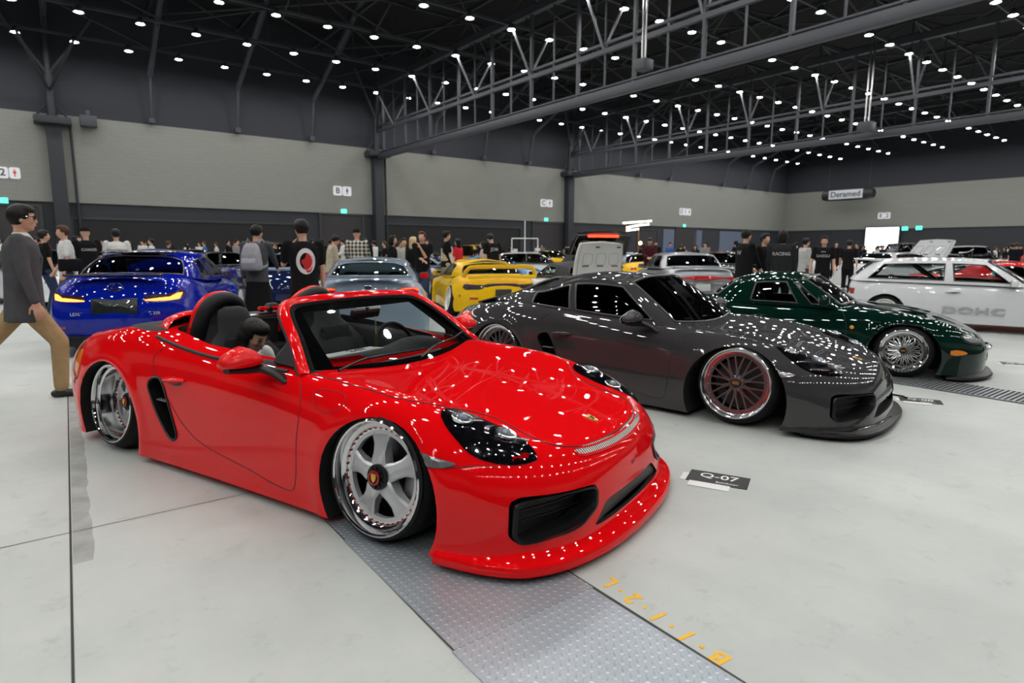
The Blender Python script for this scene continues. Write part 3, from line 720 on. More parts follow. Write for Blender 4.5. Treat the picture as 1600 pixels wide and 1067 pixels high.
def wheel(parent, loc, side, R_=.305, rim=.262, w=.25, dish=.08, camber=0, style='star', face=None, lip=CHROME, steer=0, detail=2, cap=None, tyre_mat=None, stretch=.02, faceR=None):
    """side -1 right, +1 left; axle along y; outer face at y=0 of the local frame, pointing to the side"""
    loc = (loc[0], loc[1], max(loc[2], R_*math.cos(R(camber))+(w-.10)*math.sin(R(camber)))); e = empty('wheel', loc, 0, parent); e.rotation_euler = (R(camber)*side, 0, R(steer))
    face = face or SILV; s = side; n = 48 if detail > 1 else 28
    ly = lambda prof: [(r, s*h) for r, h in prof]
    mb = MB(); o = R_; t = stretch
    mb.lathe(ly([(rim-.012, -.012), (rim+.004, .004), (rim+.018, -.002), (o-.02, -t-.004), (o-.006, -t-.02), (o, -t-.045), (o+.001, -w/2), (o, -w+t+.045), (o-.02, -w+t), (rim, -w), (rim-.012, -w+.01)]), (0, 0, 0), (0, 1, 0), n)
    mb.build('tyre', tyre_mat or TREAD, e, smooth=50)
    fr = faceR or rim*.78
    mb = MB(); mb.lathe(ly([(rim-.004, -.02), (rim+.003, -.006), (rim+.004, .004), (rim-.004, .008), (rim-.012, .004), (rim-.016, -.006), (rim-.02, -.03), (rim-.036, -.036), (rim-.04, -dish*.8), (fr+.012, -dish), (fr-.004, -dish-.002), (fr-.006, -dish-.03), (rim-.05, -dish-.05), (rim-.03, -w+.02), (rim-.004, -w+.004)]), (0, 0, 0), (0, 1, 0), n)
    mb.build('rim', lip, e, smooth=35)
    mb = MB(); mb.lathe(ly([(0, -dish-.09), (fr-.02, -dish-.09), (fr-.02, -dish-.105), (0, -dish-.105)]), (0, 0, 0), (0, 1, 0), 24); mb.build('brake_disc', mat('brake disc', (.08, .08, .085), .35, .9), e)
    dk = -dish
    fn = lambda a, b, h: (a, s*h, b)
    mb = MB()
    def spoke(prof, ang, h0, h1, zs=None):
        c, s_ = math.cos(ang), math.sin(ang); L = [(-w_, r) for r, w_ in prof]+[(w_, r) for r, w_ in reversed(prof)]
        mb.prism([(x*c-y*s_, x*s_+y*c) for x, y in L], fn, h0, h1)
    if style == 'star':
        for k in range(5):
            a = 2*math.pi*k/5+.12
            c, s_ = math.cos(a), math.sin(a); P = []
            for r, hw, hh in ((.03, .045, .02), (.075, .043, .028), (.11, .036, .02), (.15, .041, .008), (fr-.012, .062, 0), (fr+.004, .075, -.002)):
                P.append([( x*c-r*s_, s*(dk+h), x*s_+r*c) for x, h in ((-hw, -.035), (-hw, hh-.008), (-hw*.72, hh), (-hw*.2, hh-.006), (hw*.2, hh-.006), (hw*.72, hh), (hw, hh-.008), (hw, -.035))])
            mb.grid(P, cv=True)
        mb.lathe(ly([(fr-.016, dk-.03), (fr-.016, dk-.002), (fr+.003, dk+.001), (fr+.006, dk-.02)]), (0, 0, 0), (0, 1, 0), 48)
    elif style == 'mesh10':
        for k in range(10):
            a = 2*math.pi*k/10
            for q in (-1, 1):
                r0, r1 = .05, fr-.004; a0, a1 = a+q*.05, a+q*.175; p0 = (r0*math.sin(a0), r0*math.cos(a0)); pm = (.11*math.sin(a+q*.07), .11*math.cos(a+q*.07)); p1 = (r1*math.sin(a1), r1*math.cos(a1))
                mb.tube([(p0[0], s*(dk+.012), p0[1]), (pm[0], s*(dk+.010), pm[1]), (p1[0], s*(dk-.004), p1[1])], [.011, .009, .0085], 6)
        mb.lathe(ly([(0, dk+.014), (.05, dk+.014), (.062, dk+.008), (.066, dk-.02)]), (0, 0, 0), (0, 1, 0), 24)
        mb.lathe(ly([(fr-.014, dk-.02), (fr-.014, dk+.001), (fr+.008, dk+.003), (fr+.01, dk-.01)]), (0, 0, 0), (0, 1, 0), 48)
    elif style == 'lace':
        K = 16
        for k in range(K):
            a = 2*math.pi*k/K
            for q in (-1, 1):
                pts = [(r*math.sin(a+q*t_), s*(dk+hh), r*math.cos(a+q*t_)) for r, t_, hh in ((.045, .0, .03), (.09, .12, .03), (.14, .05 , .018), (fr-.006, .2, 0))]
                mb.tube(pts, [.009, .007, .0065, .0065], 5)
        mb.lathe(ly([(0, dk+.04), (.04, dk+.038), (.055, dk+.02), (.058, dk-.02)]), (0, 0, 0), (0, 1, 0), 24)
        mb.lathe(ly([(fr-.012, dk-.02), (fr-.012, dk+.002), (fr+.004, dk+.003), (fr+.006, dk-.01)]), (0, 0, 0), (0, 1, 0), 40)
    elif style == 'six':
        for k in range(6):
            spoke([(.03, .03), (.12, .026), (fr, .036)], 2*math.pi*k/6, dk-.02, dk+.008)
        mb.lathe(ly([(0, dk+.012), (.06, dk+.01), (.065, dk-.02)]), (0, 0, 0), (0, 1, 0), 20)
        mb.lathe(ly([(fr-.02, dk-.02), (fr-.02, dk), (fr+.004, dk+.002), (fr+.006, dk-.02)]), (0, 0, 0), (0, 1, 0), 36)
    elif style == 'disc':
        mb.lathe(ly([(.0, dk+.02), (.06, dk+.02), (.1, dk-.01), (fr, dk)]), (0, 0, 0), (0, 1, 0), 32)
    mb.build('spokes', face, e, smooth=30, merge=0)
    if style in ('star', 'mesh10', 'lace') and detail > 1:
        mb = MB(); K = {'star': 40, 'mesh10': 20, 'lace': 32}[style]; rr = fr+.014 if style != 'mesh10' else fr+.004
        for k in range(K):
            a = 2*math.pi*(k+.5)/K; p = (rr*math.sin(a), s*(dk-.004), rr*math.cos(a)); q = (rr*math.sin(a), s*(dk+.009), rr*math.cos(a)); mb.cyl(p, q, .0062 if style == 'star' else .0042, n=6)
        mb.build('rim_bolts', REDM if style == 'star' else CHROME, e, smooth=30, merge=0)
    if cap:
        mb = MB()
        if style == 'star':
            mb.lathe(ly([(.058, dk+.0), (.06, dk+.034), (.05, dk+.038), (.036, dk+.036), (.035, dk+.05), (0, dk+.052)]), (0, 0, 0), (0, 1, 0), 28)
            for k in range(10): a = 2*math.pi*k/10; mb.cyl((.044*math.sin(a), s*(dk+.03), .044*math.cos(a)), (.044*math.sin(a), s*(dk+.046), .044*math.cos(a)), .006, n=6)
        else: mb.lathe(ly([(.04, dk+.01), (.04, dk+.022), (.03, dk+.026), (0, dk+.026)] if style == 'mesh10' else [(.036, dk+.03), (.034, dk+.05), (0, dk+.052)]), (0, 0, 0), (0, 1, 0), 24)
        cp = mb.build('centre_cap', BLACKP, e); h = dk+(.0525 if style != 'mesh10' else .0265)
        if style == 'star':
            mb = MB(); mb.lathe(ly([(.034, h-.004), (.034, h+.002), (.026, h+.003)]), (0, 0, 0), (0, 1, 0), 24); mb.build('ring', REDM, cp)
            mb = MB(); mb.prism([(-.016, .014), (-.012, .02), (.012, .02), (.016, .014), (.014, -.006), (0, -.022), (-.014, -.006)], fn, h, h+.004); mb.build('crest', GOLD, cp, smooth=0)
        elif cap == 'BBS' or cap == 'lace':
            M_ = basis(Vector((0, s*(h+.001), 0)), (s*-1., 0, 0), (0, 0, 1)); text_obj('BBS', .034 if cap == 'BBS' else .026, GOLD, cp, M_, depth=.001, font_bold=.0008)
    if style == 'mesh10':
        mb = MB()
        for k in range(5): a = 2*math.pi*(k+.5)/5; mb.cyl((.062*math.sin(a), s*(dk-.0), .062*math.cos(a)), (.062*math.sin(a), s*(dk+.018), .062*math.cos(a)), .011, n=6)
        mb.build('wheel_nut', BLACKP, e, smooth=30, merge=0)
    if detail > 1:
        mb = MB(); mb.prism([(.09, -.10), (.17, -.07), (.175, .0), (.165, .05), (.10, .02)] if style == 'star' else [(-.09, -.10), (-.17, -.07), (-.175, .0), (-.165, .05), (-.10, .02)], fn, dk-.085, dk-.05)
        mb.build('brake_caliper', CALM if style == 'star' else BLACKP, e, bevel=.006)
    return e
# ------------------------------------------------------------------ the two mid-engined sports cars share a lower body
def sports_spec(front=.90):
    return dict(relax=26, x0f=.22, x0r=-2.72, pull=.7, xmid=-1.2,
      levels=[
        dict(y=T((-3.4, .80), (-2.8, .87), (-2.45, .895), (-2.0, .885), (-1.2, .87), (-.5, .872), (0, .895), (.25, .90)), z=T((-3.4, .14), (-2.8, .07), (-2.0, .045), (.9, .045)), xf=front+.03, xr=-3.22, nf=3.0, nr=3.2),
        dict(y=T((-3.4, .82), (-2.8, .88), (-2.45, .905), (-2.0, .89), (-1.2, .868), (-.5, .875), (0, .90), (.25, .90)), z=T((-3.4, .26), (-2.8, .18), (-2.0, .15), (.9, .15)), xf=front+.015, xr=-3.36, nf=3.0, nr=3.0),
        dict(y=T((-3.4, .83), (-2.8, .885), (-2.45, .91), (-2.0, .895), (-1.5, .862), (-1.0, .862), (-.5, .878), (0, .905), (.25, .895)), z=T((-3.4, .40), (-2.4, .37), (-1.2, .34), (0, .34), (.9, .31)), xf=front, xr=-3.43, nf=2.9, nr=2.8),
        dict(y=T((-3.4, .80), (-2.8, .87), (-2.45, .895), (-2.0, .885), (-1.5, .868), (-.9, .865), (-.5, .868), (0, .885), (.25, .868)), z=T((-3.4, .55), (-2.45, .60), (-1.6, .565), (-1, .56), (-.4, .55), (0, .54), (.4, .48), (.86, .39)), xf=front-.04, xr=-3.44, nf=2.7, nr=2.6),
        dict(y=T((-3.4, .66), (-2.8, .76), (-2.45, .795), (-2.0, .81), (-1.5, .812), (-.9, .802), (-.5, .79), (0, .765), (.25, .73)), z=T((-3.4, .655), (-2.9, .745), (-2.45, .80), (-2.0, .80), (-1.5, .755), (-.9, .725), (-.5, .715), (-.1, .695), (.2, .655), (.45, .58), (.65, .51), (.86, .43)), xf=front-.10, xr=-3.36, nf=2.5, nr=2.5),
      ],
      top=[T((-3.4, .70), (-3.2, .735), (-2.8, .80), (-2.3, .86), (-1.9, .86), (-.9, .72), (-.56, .678), (-.3, .662), (0, .640), (.3, .592), (.54, .536), (.75, .472), (.86, .43), sig=.08),
           T((-3.4, .69), (-3.2, .73), (-2.8, .80), (-2.3, .86), (-1.9, .86), (-.9, .73), (-.56, .686), (-.3, .666), (0, .640), (.3, .588), (.54, .529), (.75, .466), (.86, .425), sig=.08),
           T((-3.4, .675), (-3.2, .725), (-2.8, .785), (-2.3, .842), (-1.9, .835), (-.9, .74), (-.56, .708), (-.3, .688), (0, .660), (.2, .622), (.45, .552), (.65, .488), (.86, .42), sig=.08)],
      kn=(0, .4, .76, 1.))
ARF, ARR, ARH = .370, .392, .222
def arch_set(f=.03): return [(.0, ARH, ARF+.035, f*.5, .028), (-2.43, ARH, ARR+.035, f*.55, .032)]
def cut_prism(poly, axis, a, b, m=None):
    """opening cut along x ('x') or y ('y'); poly holds the two other coordinates"""
    mb = MB(); fn = {'x': lambda p, q, h: (h, p, q), 'y': lambda p, q, h: (p, h, q), 'z': lambda p, q, h: (p, q, h)}[axis]
    mb.prism(poly, fn, a, b); return cutter(mb, m or VOIDM)
def cut_along(P, d, depth, out=.4, m=None):
    """cutter swept from the closed 3D outline P along direction d"""
    d = Vector(d).normalized(); n = len(P); vs = [Vector(p)-d*out for p in P]+[Vector(p)+d*depth for p in P]; mb = MB()
    mb.add(vs, [tuple(range(n)), tuple(range(2*n-1, n-1, -1))]+[(i, n+i, n+(i+1) % n, (i+1) % n) for i in range(n)]); return cutter(mb, m or VOIDM)
def round_poly(P, r=.3, n=4):
    """cut the corners of a closed polygon with short curves"""
    P = arr(P); out = []; k = len(P)
    for i in range(k):
        a, b, c = P[i-1], P[i], P[(i+1) % k]; rr = r if not hasattr(r, '__len__') else r[i]
        p, q = b+(a-b)*rr, b+(c-b)*rr
        for j in range(n+1): t = j/n; out.append((1-t)**2*p+2*t*(1-t)*b+t*t*q)
    return out
INT_F = (.72, -.70, .0)
def mirror_y(P): return [(p[0], -p[1], p[2]) for p in P]
HLB = mat('headlamp black', (.006, .006, .008), .06, 0, 1); HLC = glass('headlamp lens', (.92, .94, .96))
LENS = mat('lamp reflector', (.85, .87, .9), .22, 1); SLV = mat('satin silver trim', (.6, .6, .6), .3, 1)
MESHM = mat('silver mesh grille', (.62, .58, .54), .4, .5); MESHD = mat('dark mesh grille', (.16, .15, .14), .4, .3)
for mm_, sc_, ax_ in ((MESHM, 62, 'Y'), (MESHD, 62, 'Y')):
    nt, N, L, b = nodes(mm_); tc = N.new('ShaderNodeTexCoord'); wv = N.new('ShaderNodeTexWave'); wv.bands_direction = ax_; wv.inputs['Scale'].default_value = sc_/6.28*2
    L.new(tc.outputs['Object'], wv.inputs['Vector']); r = N.new('ShaderNodeValToRGB'); r.color_ramp.interpolation = 'CONSTANT'; r.color_ramp.elements[1].position = .45
    r.color_ramp.elements[0].color = (.01, .01, .01, 1); r.color_ramp.elements[1].color = (*b.inputs['Base Color'].default_value[:3], 1); L.new(wv.outputs[1], r.inputs[0]); L.new(r.outputs[0], b.inputs['Base Color'])
def headlight_981(bv, car, HL, mirror=True):
    for nm, P in (('headlight', HL), ('headlight', mirror_y(HL))) if mirror else (('headlight', HL),):
        sy = 1 if P[0][1] > 0 else -1
        h = patch(bv, P, nm, HLB, car, off=.0015, n=5, rings=5)
        c = arr(P).mean(0)
        for k, (fx, fy, fz, r) in enumerate(((.345, .675, .595, .052), (.52, .60, .515, .05))):
            p, n = snap(bv, (fx, fy*sy, fz), .004); mb = MB(); mb.lathe([(r, -.002), (r, .008), (r*.9, .012), (r*.82, .006), (r*.6, .003), (0, .001)], p, n, 24); mb.build('lamp_bowl', LENS, h)
            mb = MB(); mb.ball(p+n*.004, (r*.45, r*.45, r*.45), 14, 8); mb.build('projector_lens', mat('lens glass', (.25, .3, .34), .03, 0, 1), h)
        a = arr(P); mb = MB()
        pts = [snap(bv, (.60-.09*t, (.545+.115*t)*sy, .470+.075*t-.0*t), .006)[0] for t in np.linspace(0, 1, 6)]; mb.tube(pts, .005, 6); mb.build('light_bar', LENS, h)
        patch(bv, P, 'lens_cover', HLC, h, off=.005, n=5, rings=8, pillow=.014)
RED = paint('guards red lacquer', (.72, .003, .005), 0, .3); RED.node_tree.nodes['Principled BSDF'].inputs['Coat IOR'].default_value = 1.42
GREY = paint('agate grey metallic', (.040, .039, .041), .15, .35)
def gap_loop(bv, P, name, car, **k): return line_on(bv, P, name, GAPM, car, **k)

# pose of the red convertible: origin over the front axle
RX, RY, RA = 1.928, 2.808, R(-69.258)
red = empty('convertible_car', (RX, RY, 0), RA); tag(red, 'bright red open-top sports convertible with black cabin in the foreground', 'car')
G = flare(body_half(sports_spec(), 30, 92, 6), arch_set(.022))
side_in = [(-1.88, .56), (-1.80, .575), (-1.745, .52), (-1.70, .42), (-1.655, .30), (-1.64, .235), (-1.68, .205), (-1.73, .235), (-1.80, .32), (-1.87, .44), (-1.905, .52)]
side_in_s = [(p[0], p[1]) for p in smooth_loop([(a, b, 0) for a, b in side_in], 3)]
INB = mat('cabin black leather', (.008, .008, .009), .7, spec=.2)
cut = well_pair(.0, ARH, ARF, .46)+well_pair(-2.43, ARH, ARR, .46)
cab = [(p[0], p[1]) for p in round_poly([(-.80, -.62), (-.80, .62), (-1.50, .715), (-2.02, .63), (-2.10, .40), (-2.10, -.40), (-2.02, -.63), (-1.50, -.715)], .22)]
cut.append(cut_prism(cab, 'z', .24, 1.4, INB))
for s in (-1, 1): cut.append(cut_prism(side_in_s, 'y', s*1.2, s*.70, BLACKP))
FI = [(.775, -.765, .338), (.90, -.40, .312), (.915, -.375, .29), (.93, -.40, .218), (.91, -.53, .165), (.74, -.79, .145), (.71, -.81, .18), (.725, -.80, .315)]
for P, d in ((FI, (-1, .35, 0)), (mirror_y(FI), (-1, -.35, 0))): cut.append(cut_along(round_poly(P, .25, 3), d, .16, .3, BLACKP))
LG = [(.9, -.42, .125), (.9, -.30, .215), (.9, .30, .215), (.9, .42, .125)]
cut.append(cut_along(round_poly(LG, .12, 3), (-1, 0, 0), .12, .3, BLACKP))
body = close_body('body', G, [RED], red, cut)
bv = bvh_of([body])
# ------------------------------------------------------------------ details shared by both sports cars
def splitter_981(car, pm, P, name='front_splitter', h=.075):
    """lip round the foot of the front bumper; P outline (x, y>0) from the wheel arch to the nose"""
    Q = crom([(x, y, 0) for x, y in P], 8, ghost1=(P[-2][0], -P[-2][1], 0)); Q = np.concatenate([Q, (Q[::-1]*[1, -1, 1])[1:]])
    t = np.gradient(Q, axis=0); n = np.stack([-t[:, 1], t[:, 0], 0*t[:, 0]], 1); n /= np.linalg.norm(n, axis=1, keepdims=True)
    n *= np.sign((n[:, :2]*(Q[:, :2]-[-.3, 0])).sum(1))[:, None]
    sec = [(-.16, .03), (-.012, .026), (0, .034), (.0, h-.012), (-.008, h), (-.035, h+.006), (-.055, h+.022), (-.10, h+.05), (-.16, h+.05)]
    A = [[tuple(Q[i]+n[i]*o+np.array([0, 0, z])) for i in range(len(Q))] for o, z in sec]; mb = MB(); mb.grid(A, cu=True)
    return mb.build(name, pm, car, smooth=35)
def mirror_981(car, s, pm, at=(-.85, .93, .728)):
    x, y, z = at; y *= s; mb = MB(); A = []
    for i in range(13):
        u = i/12*math.pi; row = []
        for j in range(20):
            v = 2*math.pi*j/20; cx = math.cos(v); cz = math.sin(v); w = math.sin(u)**.75
            row.append((x+.0+.062*w*cx+(.02 if cx > 0 else -.01)*w*abs(cx), y-.115*math.cos(u)*s+.02*s, z+.062*w*cz*(1.0 if cz > 0 else .35)+.028*(1-abs(math.cos(u)))*max(cz, 0)+.045))
        A.append(row)
    mb.grid(A, cv=True); o = mb.build('wing_mirror', pm, car, smooth=60)
    mb = MB(); mb.tube([(x+.0, y+.10*s, z+.018), (x, y, z+.012), (x+.03, y-.08*s, z+.008), (x+.10, y-.11*s, z-.015), (x+.16, y-.135*s, z-.06)], [.03, .05, .048, .036, .03], 10, flat=.5, up=(0, 0, 1)); mb.build('mirror_arm', BLACKP, o)
    mb = MB(); mb.ball((x-.066, y+.02*s, z+.045), (.006, .09, .045), 14, 8); mb.build('mirror_glass', CHROME, o)
    return o
def handle_981(bv, car, s, pm, x=-1.64, z=.585):
    p, n = snap(bv, (x, .9*s, z), .0); t = Vector((1, 0, .06)).normalized(); mb = MB()
    mb.tube([p+t*k*.11+n*(.004+.020*(1-k*k)) for k in np.linspace(-1, 1, 9)], [.012, .022, .027, .029, .029, .029, .027, .022, .012], 10, flat=.6)
    o = mb.build('door_handle', pm, car)
    mb = MB(); mb.ball(p+n*.0-Vector((0, 0, .012)), (.075, .006, .03), 16, 8); mb.build('recess', mat('handle recess shade', (.02, .004, .004), .4) if pm is RED else GAPM, o); return o
def seat_sports(car, y, x=-1.62, base='sport_seat', col=None, belt=None):
    m = col or mat('black perforated leather', (.010, .010, .011), .6, spec=.25); e = empty(base, (x, y, 0), 0, car)
    A = []
    for z, w, dx, th in ((.30, .24, .12, .10), (.36, .26, .06, .12), (.50, .26, .02, .13), (.66, .245, -.04, .12), (.76, .19, -.085, .10), (.82, .125, -.105, .085), (.90, .12, -.12, .08), (.955, .10, -.13, .06), (.975, .05, -.135, .03)):
        A.append([(dx+th*.5*math.cos(a)+(.045 if abs(math.sin(a)) > .85 and z < .72 else 0), w*math.copysign(abs(math.sin(a))**.7, math.sin(a)), z) for a in np.linspace(0, 2*math.pi, 24, endpoint=False)])
    mb = MB(); mb.grid(A, cv=True); mb.add([A[-1][k] for k in range(24)], [tuple(range(24))]); mb.build('backrest', m, e, smooth=60)
    mb = MB(); mb.box((.0, 0, .60), (.03, .30, .26), Matrix.Rotation(-.16, 3, 'Y')); mb.box((-.018, 0, .72), (.03, .26, .12), Matrix.Rotation(-.2, 3, 'Y'))
    mb.build('centre_panel', mat('black suede', (.020, .020, .022), .9, spec=.1), e, bevel=.014)
    mb = MB(); mb.box((.27, 0, .27), (.52, .44, .12)); mb.build('cushion', m, e, bevel=.04)
    if belt:
        mb = MB(); mb.tube([(-.10, belt*.24, .70), (-.06, belt*.2, .74), (.05, belt*.14, .55), (.1, belt*.2, .34)], .022, 6, flat=.1, up=(1, 0, 0)); mb.build('seat_belt', mat('red webbing', (.45, .01, .01), .6), e)
    return e
def caliper_loop(P, r, mt, name, parent, n=6, flat=1., closed=True):
    mb = MB(); mb.tube([tuple(p) for p in smooth_loop(P, n, closed)], r, 8, flat=flat, closed=closed); return mb.build(name, mt, parent)
HL981 = [(.262, -.722, .645), (.236, -.660, .640), (.275, -.585, .62), (.392, -.548, .578), (.528, -.546, .536), (.645, -.572, .50), (.702, -.600, .472), (.688, -.645, .458), (.635, -.717, .458), (.56, -.772, .474), (.478, -.80, .505), (.392, -.792, .56), (.315, -.765, .608)]
def details_981(bv, car, pm, conv):
    headlight_981(bv, car, HL981)
    for s in (1, -1):
        P = [(-.617, -.787, .722), (-.545, -.84, .64), (-.53, -.866, .54), (-.545, -.876, .362), (-.56, -.873, .20), (-.59, -.872, .13), (-.70, -.871, .125), (-.95, -.868, .165), (-1.25, -.866, .205), (-1.43, -.866, .245), (-1.58, -.865, .33), (-1.69, -.87, .44), (-1.79, -.875, .545), (-1.87, -.87, .64), (-1.88, -.85, .70), (-1.80, -.81, .765)]
        gap_loop(bv, arr(P)*[1, s, 1], 'door_gap', car)
        gap_loop(bv, arr([(.30, -.90, .43), (.36, -.885, .442), (.43, -.86, .450), (.52, -.81, .462), (.60, -.765, .465)])*[1, s, 1], 'bumper_gap', car)
        P = [(-.345+.11*math.cos(a), -.84, .640+.075*math.sin(a)) for a in np.linspace(0, 2*math.pi, 12, endpoint=False)]
        if s == 1: gap_loop(bv, P, 'fuel_flap_gap', car, closed=True, n=3, w=.003)
        patch(bv, arr([(.235, -.90, .475), (.30, -.89, .492), (.385, -.875, .484), (.44, -.855, .468), (.40, -.87, .447), (.33, -.89, .437), (.26, -.90, .45)])*[1, s, 1], 'side_lamp', mat('clear lamp plastic', (.25, .25, .26), .12, .6, 1), car, off=.006, rings=4, n=4)
        handle_981(bv, car, s, pm)
        mirror_981(car, s, pm)
        # side intake trim
        Q = [snap(bv, (x, .9*s, z), .0)[0] for x, z in side_in_s]; mb = MB(); mb.tube(Q, .008, 8, closed=True); tr = mb.build('side_intake_trim', BLACKP, car)
        mb = MB(); mb.box((-1.80, .845*s, .43), (.13, .03, .006)); mb.build('vane', mat('grey vane', (.2, .2, .2), .4), tr, smooth=0)
        mb = MB(); A = []
        for k in range(9):
            t = k/8; A.append([(-1.63-.045*math.cos(a)-.08*t*0, s*(.86-.10*t), .235+.07*math.sin(a)) for a in np.linspace(-.5, 2.2, 8)])
        mb.grid(A); mb.build('duct', mat('grey duct plastic', (.07, .07, .07), .35), tr)
        # tail lamp, wraps the rear corner
        patch(bv, arr([(-2.86, -.82, .70), (-2.80, -.87, .58), (-2.84, -.88, .45), (-2.98, -.86, .42), (-3.14, -.77, .46), (-3.22, -.66, .55), (-3.18, -.64, .64), (-3.02, -.74, .70)])*[1, s, 1], 'tail_lamp', mat('red tail lamp', (.55, .02, .015), .08, 0, 1), car, off=.006, n=4, rings=6)
        patch(bv, arr([(-2.845, -.84, .66), (-2.815, -.875, .56), (-2.85, -.885, .48), (-2.88, -.875, .54), (-2.89, -.85, .63)])*[1, s, 1], 'amber_lamp', mat('amber lens', (.8, .25, .02), .1, 0, 1), car, off=.010, n=4, rings=4)
    P = [(-.59, -.735, .72), (-.214, -.745, .705), (.053, -.735, .675), (.215, -.63, .643), (.30, -.53, .61), (.41, -.475, .575), (.60, -.49, .515), (.70, -.455, .485), (.765, -.34, .465), (.795, -.18, .456), (.803, 0, .452)]
    P = P+[(x, -y, z) for x, y, z in P[::-1][1:]]; gap_loop(bv, P, 'bonnet_gap', car, w=.006)
    # front corner ducts
    for s in (1, -1):
        FIs = [(p[0], p[1]*s, p[2]) for p in round_poly(FI, .25, 3)]; d = Vector((-1, .35*s, 0)).normalized()
        mb = MB(); c = sum((Vector(p) for p in FIs), Vector())/len(FIs); rows = []
        base = [bv.ray_cast(Vector(p)-d*.4, d)[0] for p in FIs]
        surf = []
        for p in FIs:
            q = Vector(p); b = Vector(bv_raw[0].find_nearest(q)[0]) if bv_raw[0] else q; surf.append(b)
        for o, k, w in ((-.003, 1.045, 0), (.008, 1.035, 0), (.008, .97, 0), (-.02, .93, 0), (-.10, .86, 0)):
            rows.append([tuple(c+(b-c)*k-d*o) for b in surf])
        mb.grid(rows, cv=True); fr = mb.build('bumper_duct', mat('matt duct black', (.008, .008, .009), .35, spec=.35), car, smooth=40)
        mb = MB(); cs = [c+(b-c)*.93 for b in surf]; ymin = min(cs, key=lambda v: abs(v.y)); ymax = max(cs, key=lambda v: abs(v.y))
        for zz, t in ((.225, .008), (.27, .008)):
            a = Vector((ymax.x+.005, ymax.y, zz))+d*.035; b = Vector((ymin.x-.03, ymin.y, zz))+d*.03; mb.tube([a, (a+b)/2-d*.015, b], .011 if t > .01 else .006, 6, flat=.5)
        mb.build('slat', mat('matt duct black'), fr)
        mb = MB(); mb.box(c+d*.13, (.02, .36, .24), rot_z(math.atan2(d.y, d.x))); mb.build('radiator', mat('radiator', (.006, .006, .007), .6), fr, smooth=0)
bv_raw = [None]
# uncut copy of the shell gives the true surface over the openings
tmp = close_body('tmp', G, [RED], red); bv_raw[0] = bvh_of([tmp]); bpy.data.objects.remove(tmp)
details_981(bv, red, RED, True)
splitter_981(red, RED, [(.37, .925), (.50, .91), (.62, .885), (.76, .82), (.87, .68), (.945, .48), (.985, .24), (.995, 0)])
# centre intake mesh and slotted top vent
mb = MB(); mb.box((.862, 0, .17), (.02, .80, .10)); mb.build('lower_grille', MESHD, red, smooth=0)
VG = [(.765, -.40, .463), (.80, -.26, .455), (.818, -.12, .452), (.822, 0, .450), (.818, .12, .452), (.80, .26, .455), (.765, .40, .463), (.80, .385, .447), (.833, .26, .434), (.85, .12, .426), (.854, 0, .424), (.85, -.12, .426), (.833, -.26, .434), (.80, -.385, .447)]
patch(bv, VG, 'top_vent', MESHM, red, off=.003, n=3, rings=5)
line_on(bv, VG, 'vent_rim', RED, red, w=.012, off=.002, n=3, closed=True)
# badge and the number on the nose
def crest(bv, car, x, z, s=1.):
    p, n = snap(bv, (x, 0, z), .001); M = basis(p, (0, 1, 0), n.cross(Vector((0, 1, 0)))); mb = MB(); mb.M = M
    q = [(-.026, .03), (-.02, .036), (0, .033), (.02, .036), (.026, .03), (.024, -.008), (.012, -.028), (0, -.037), (-.012, -.028), (-.024, -.008)]
    mb.prism([(a*s, b*s) for a, b in q], lambda a, b, h: (a, b, h), -.004, .004); o = mb.build('crest', GOLD, car, bevel=.001)
    mb = MB(); mb.M = M; mb.prism([(a*s*.35, b*s*.35) for a, b in q], lambda a, b, h: (a, b, h), .003, .006)
    for k in (-1, 1): mb.box((k*.014*s, k*.012*s, .0045), (.016*s, .004*s, .002)); mb.box((k*.014*s, -k*.012*s, .0045), (.014*s, .003*s, .002))
    mb.build('shield', BLACKP, o, smooth=0)
crest(bv, red, .672, .50)
p, n = snap(bv, (.905, .03, .30), .001); text_obj('42', .04, mat('dark print', (.1, .01, .01), .4), red, basis(p, (0, 1, 0), (0, 0, 1)) , depth=.0008)
for nm_, x_, s_, st in (('f', 0, 1, 0), ('f', 0, -1, 0)):
    wheel(red, (-.015, .868*s_, .303), s_, .298, .268, .25, .050, camber=6.5, style='star', cap='crest', faceR=.212)
    wheel(red, (-2.455, .855*s_, .305), s_, .305, .262, .29, .135, camber=6, style='star', cap='crest', faceR=.20)
# ---- screen frame
frame_r = [(-.60, -.755, .705), (-.66, -.725, .755), (-.79, -.665, .875), (-.92, -.61, .970), (-.985, -.565, 1.012), (-1.03, -.50, 1.032), (-1.05, -.36, 1.042), (-1.055, -.18, 1.048), (-1.055, 0, 1.050)]
fp = smooth_loop(frame_r, 5, False); fp = [tuple(p) for p in fp]+[tuple(p*[1, -1, 1]) for p in fp[::-1][1:]]
mb = MB(); n_ = len(fp); rad = [.036 if 6 < i < n_-7 else .04 for i in range(n_)]; mb.tube(fp, [.033]*n_, 12, flat=.62, up=(1, 0, .9)); mb.build('windscreen_frame', RED, red)
inner = [(p[0]+.022, p[1]*.955, p[2]-.012) for p in fp]; mb = MB(); mb.tube(inner, .021, 8, flat=.35, up=(1, 0, .9)); mb.build('windscreen_seal', mat('dull black rubber', (.003, .003, .003), .8, spec=.1), red)
outer = [(p[0]-.035, p[1]*1.012, p[2]-.008) for p in fp]; mb = MB(); mb.tube(outer, .014, 8); mb.build('roof_seal', mat('grey rubber', (.022, .022, .025), .6, spec=.25), red)
rows = []
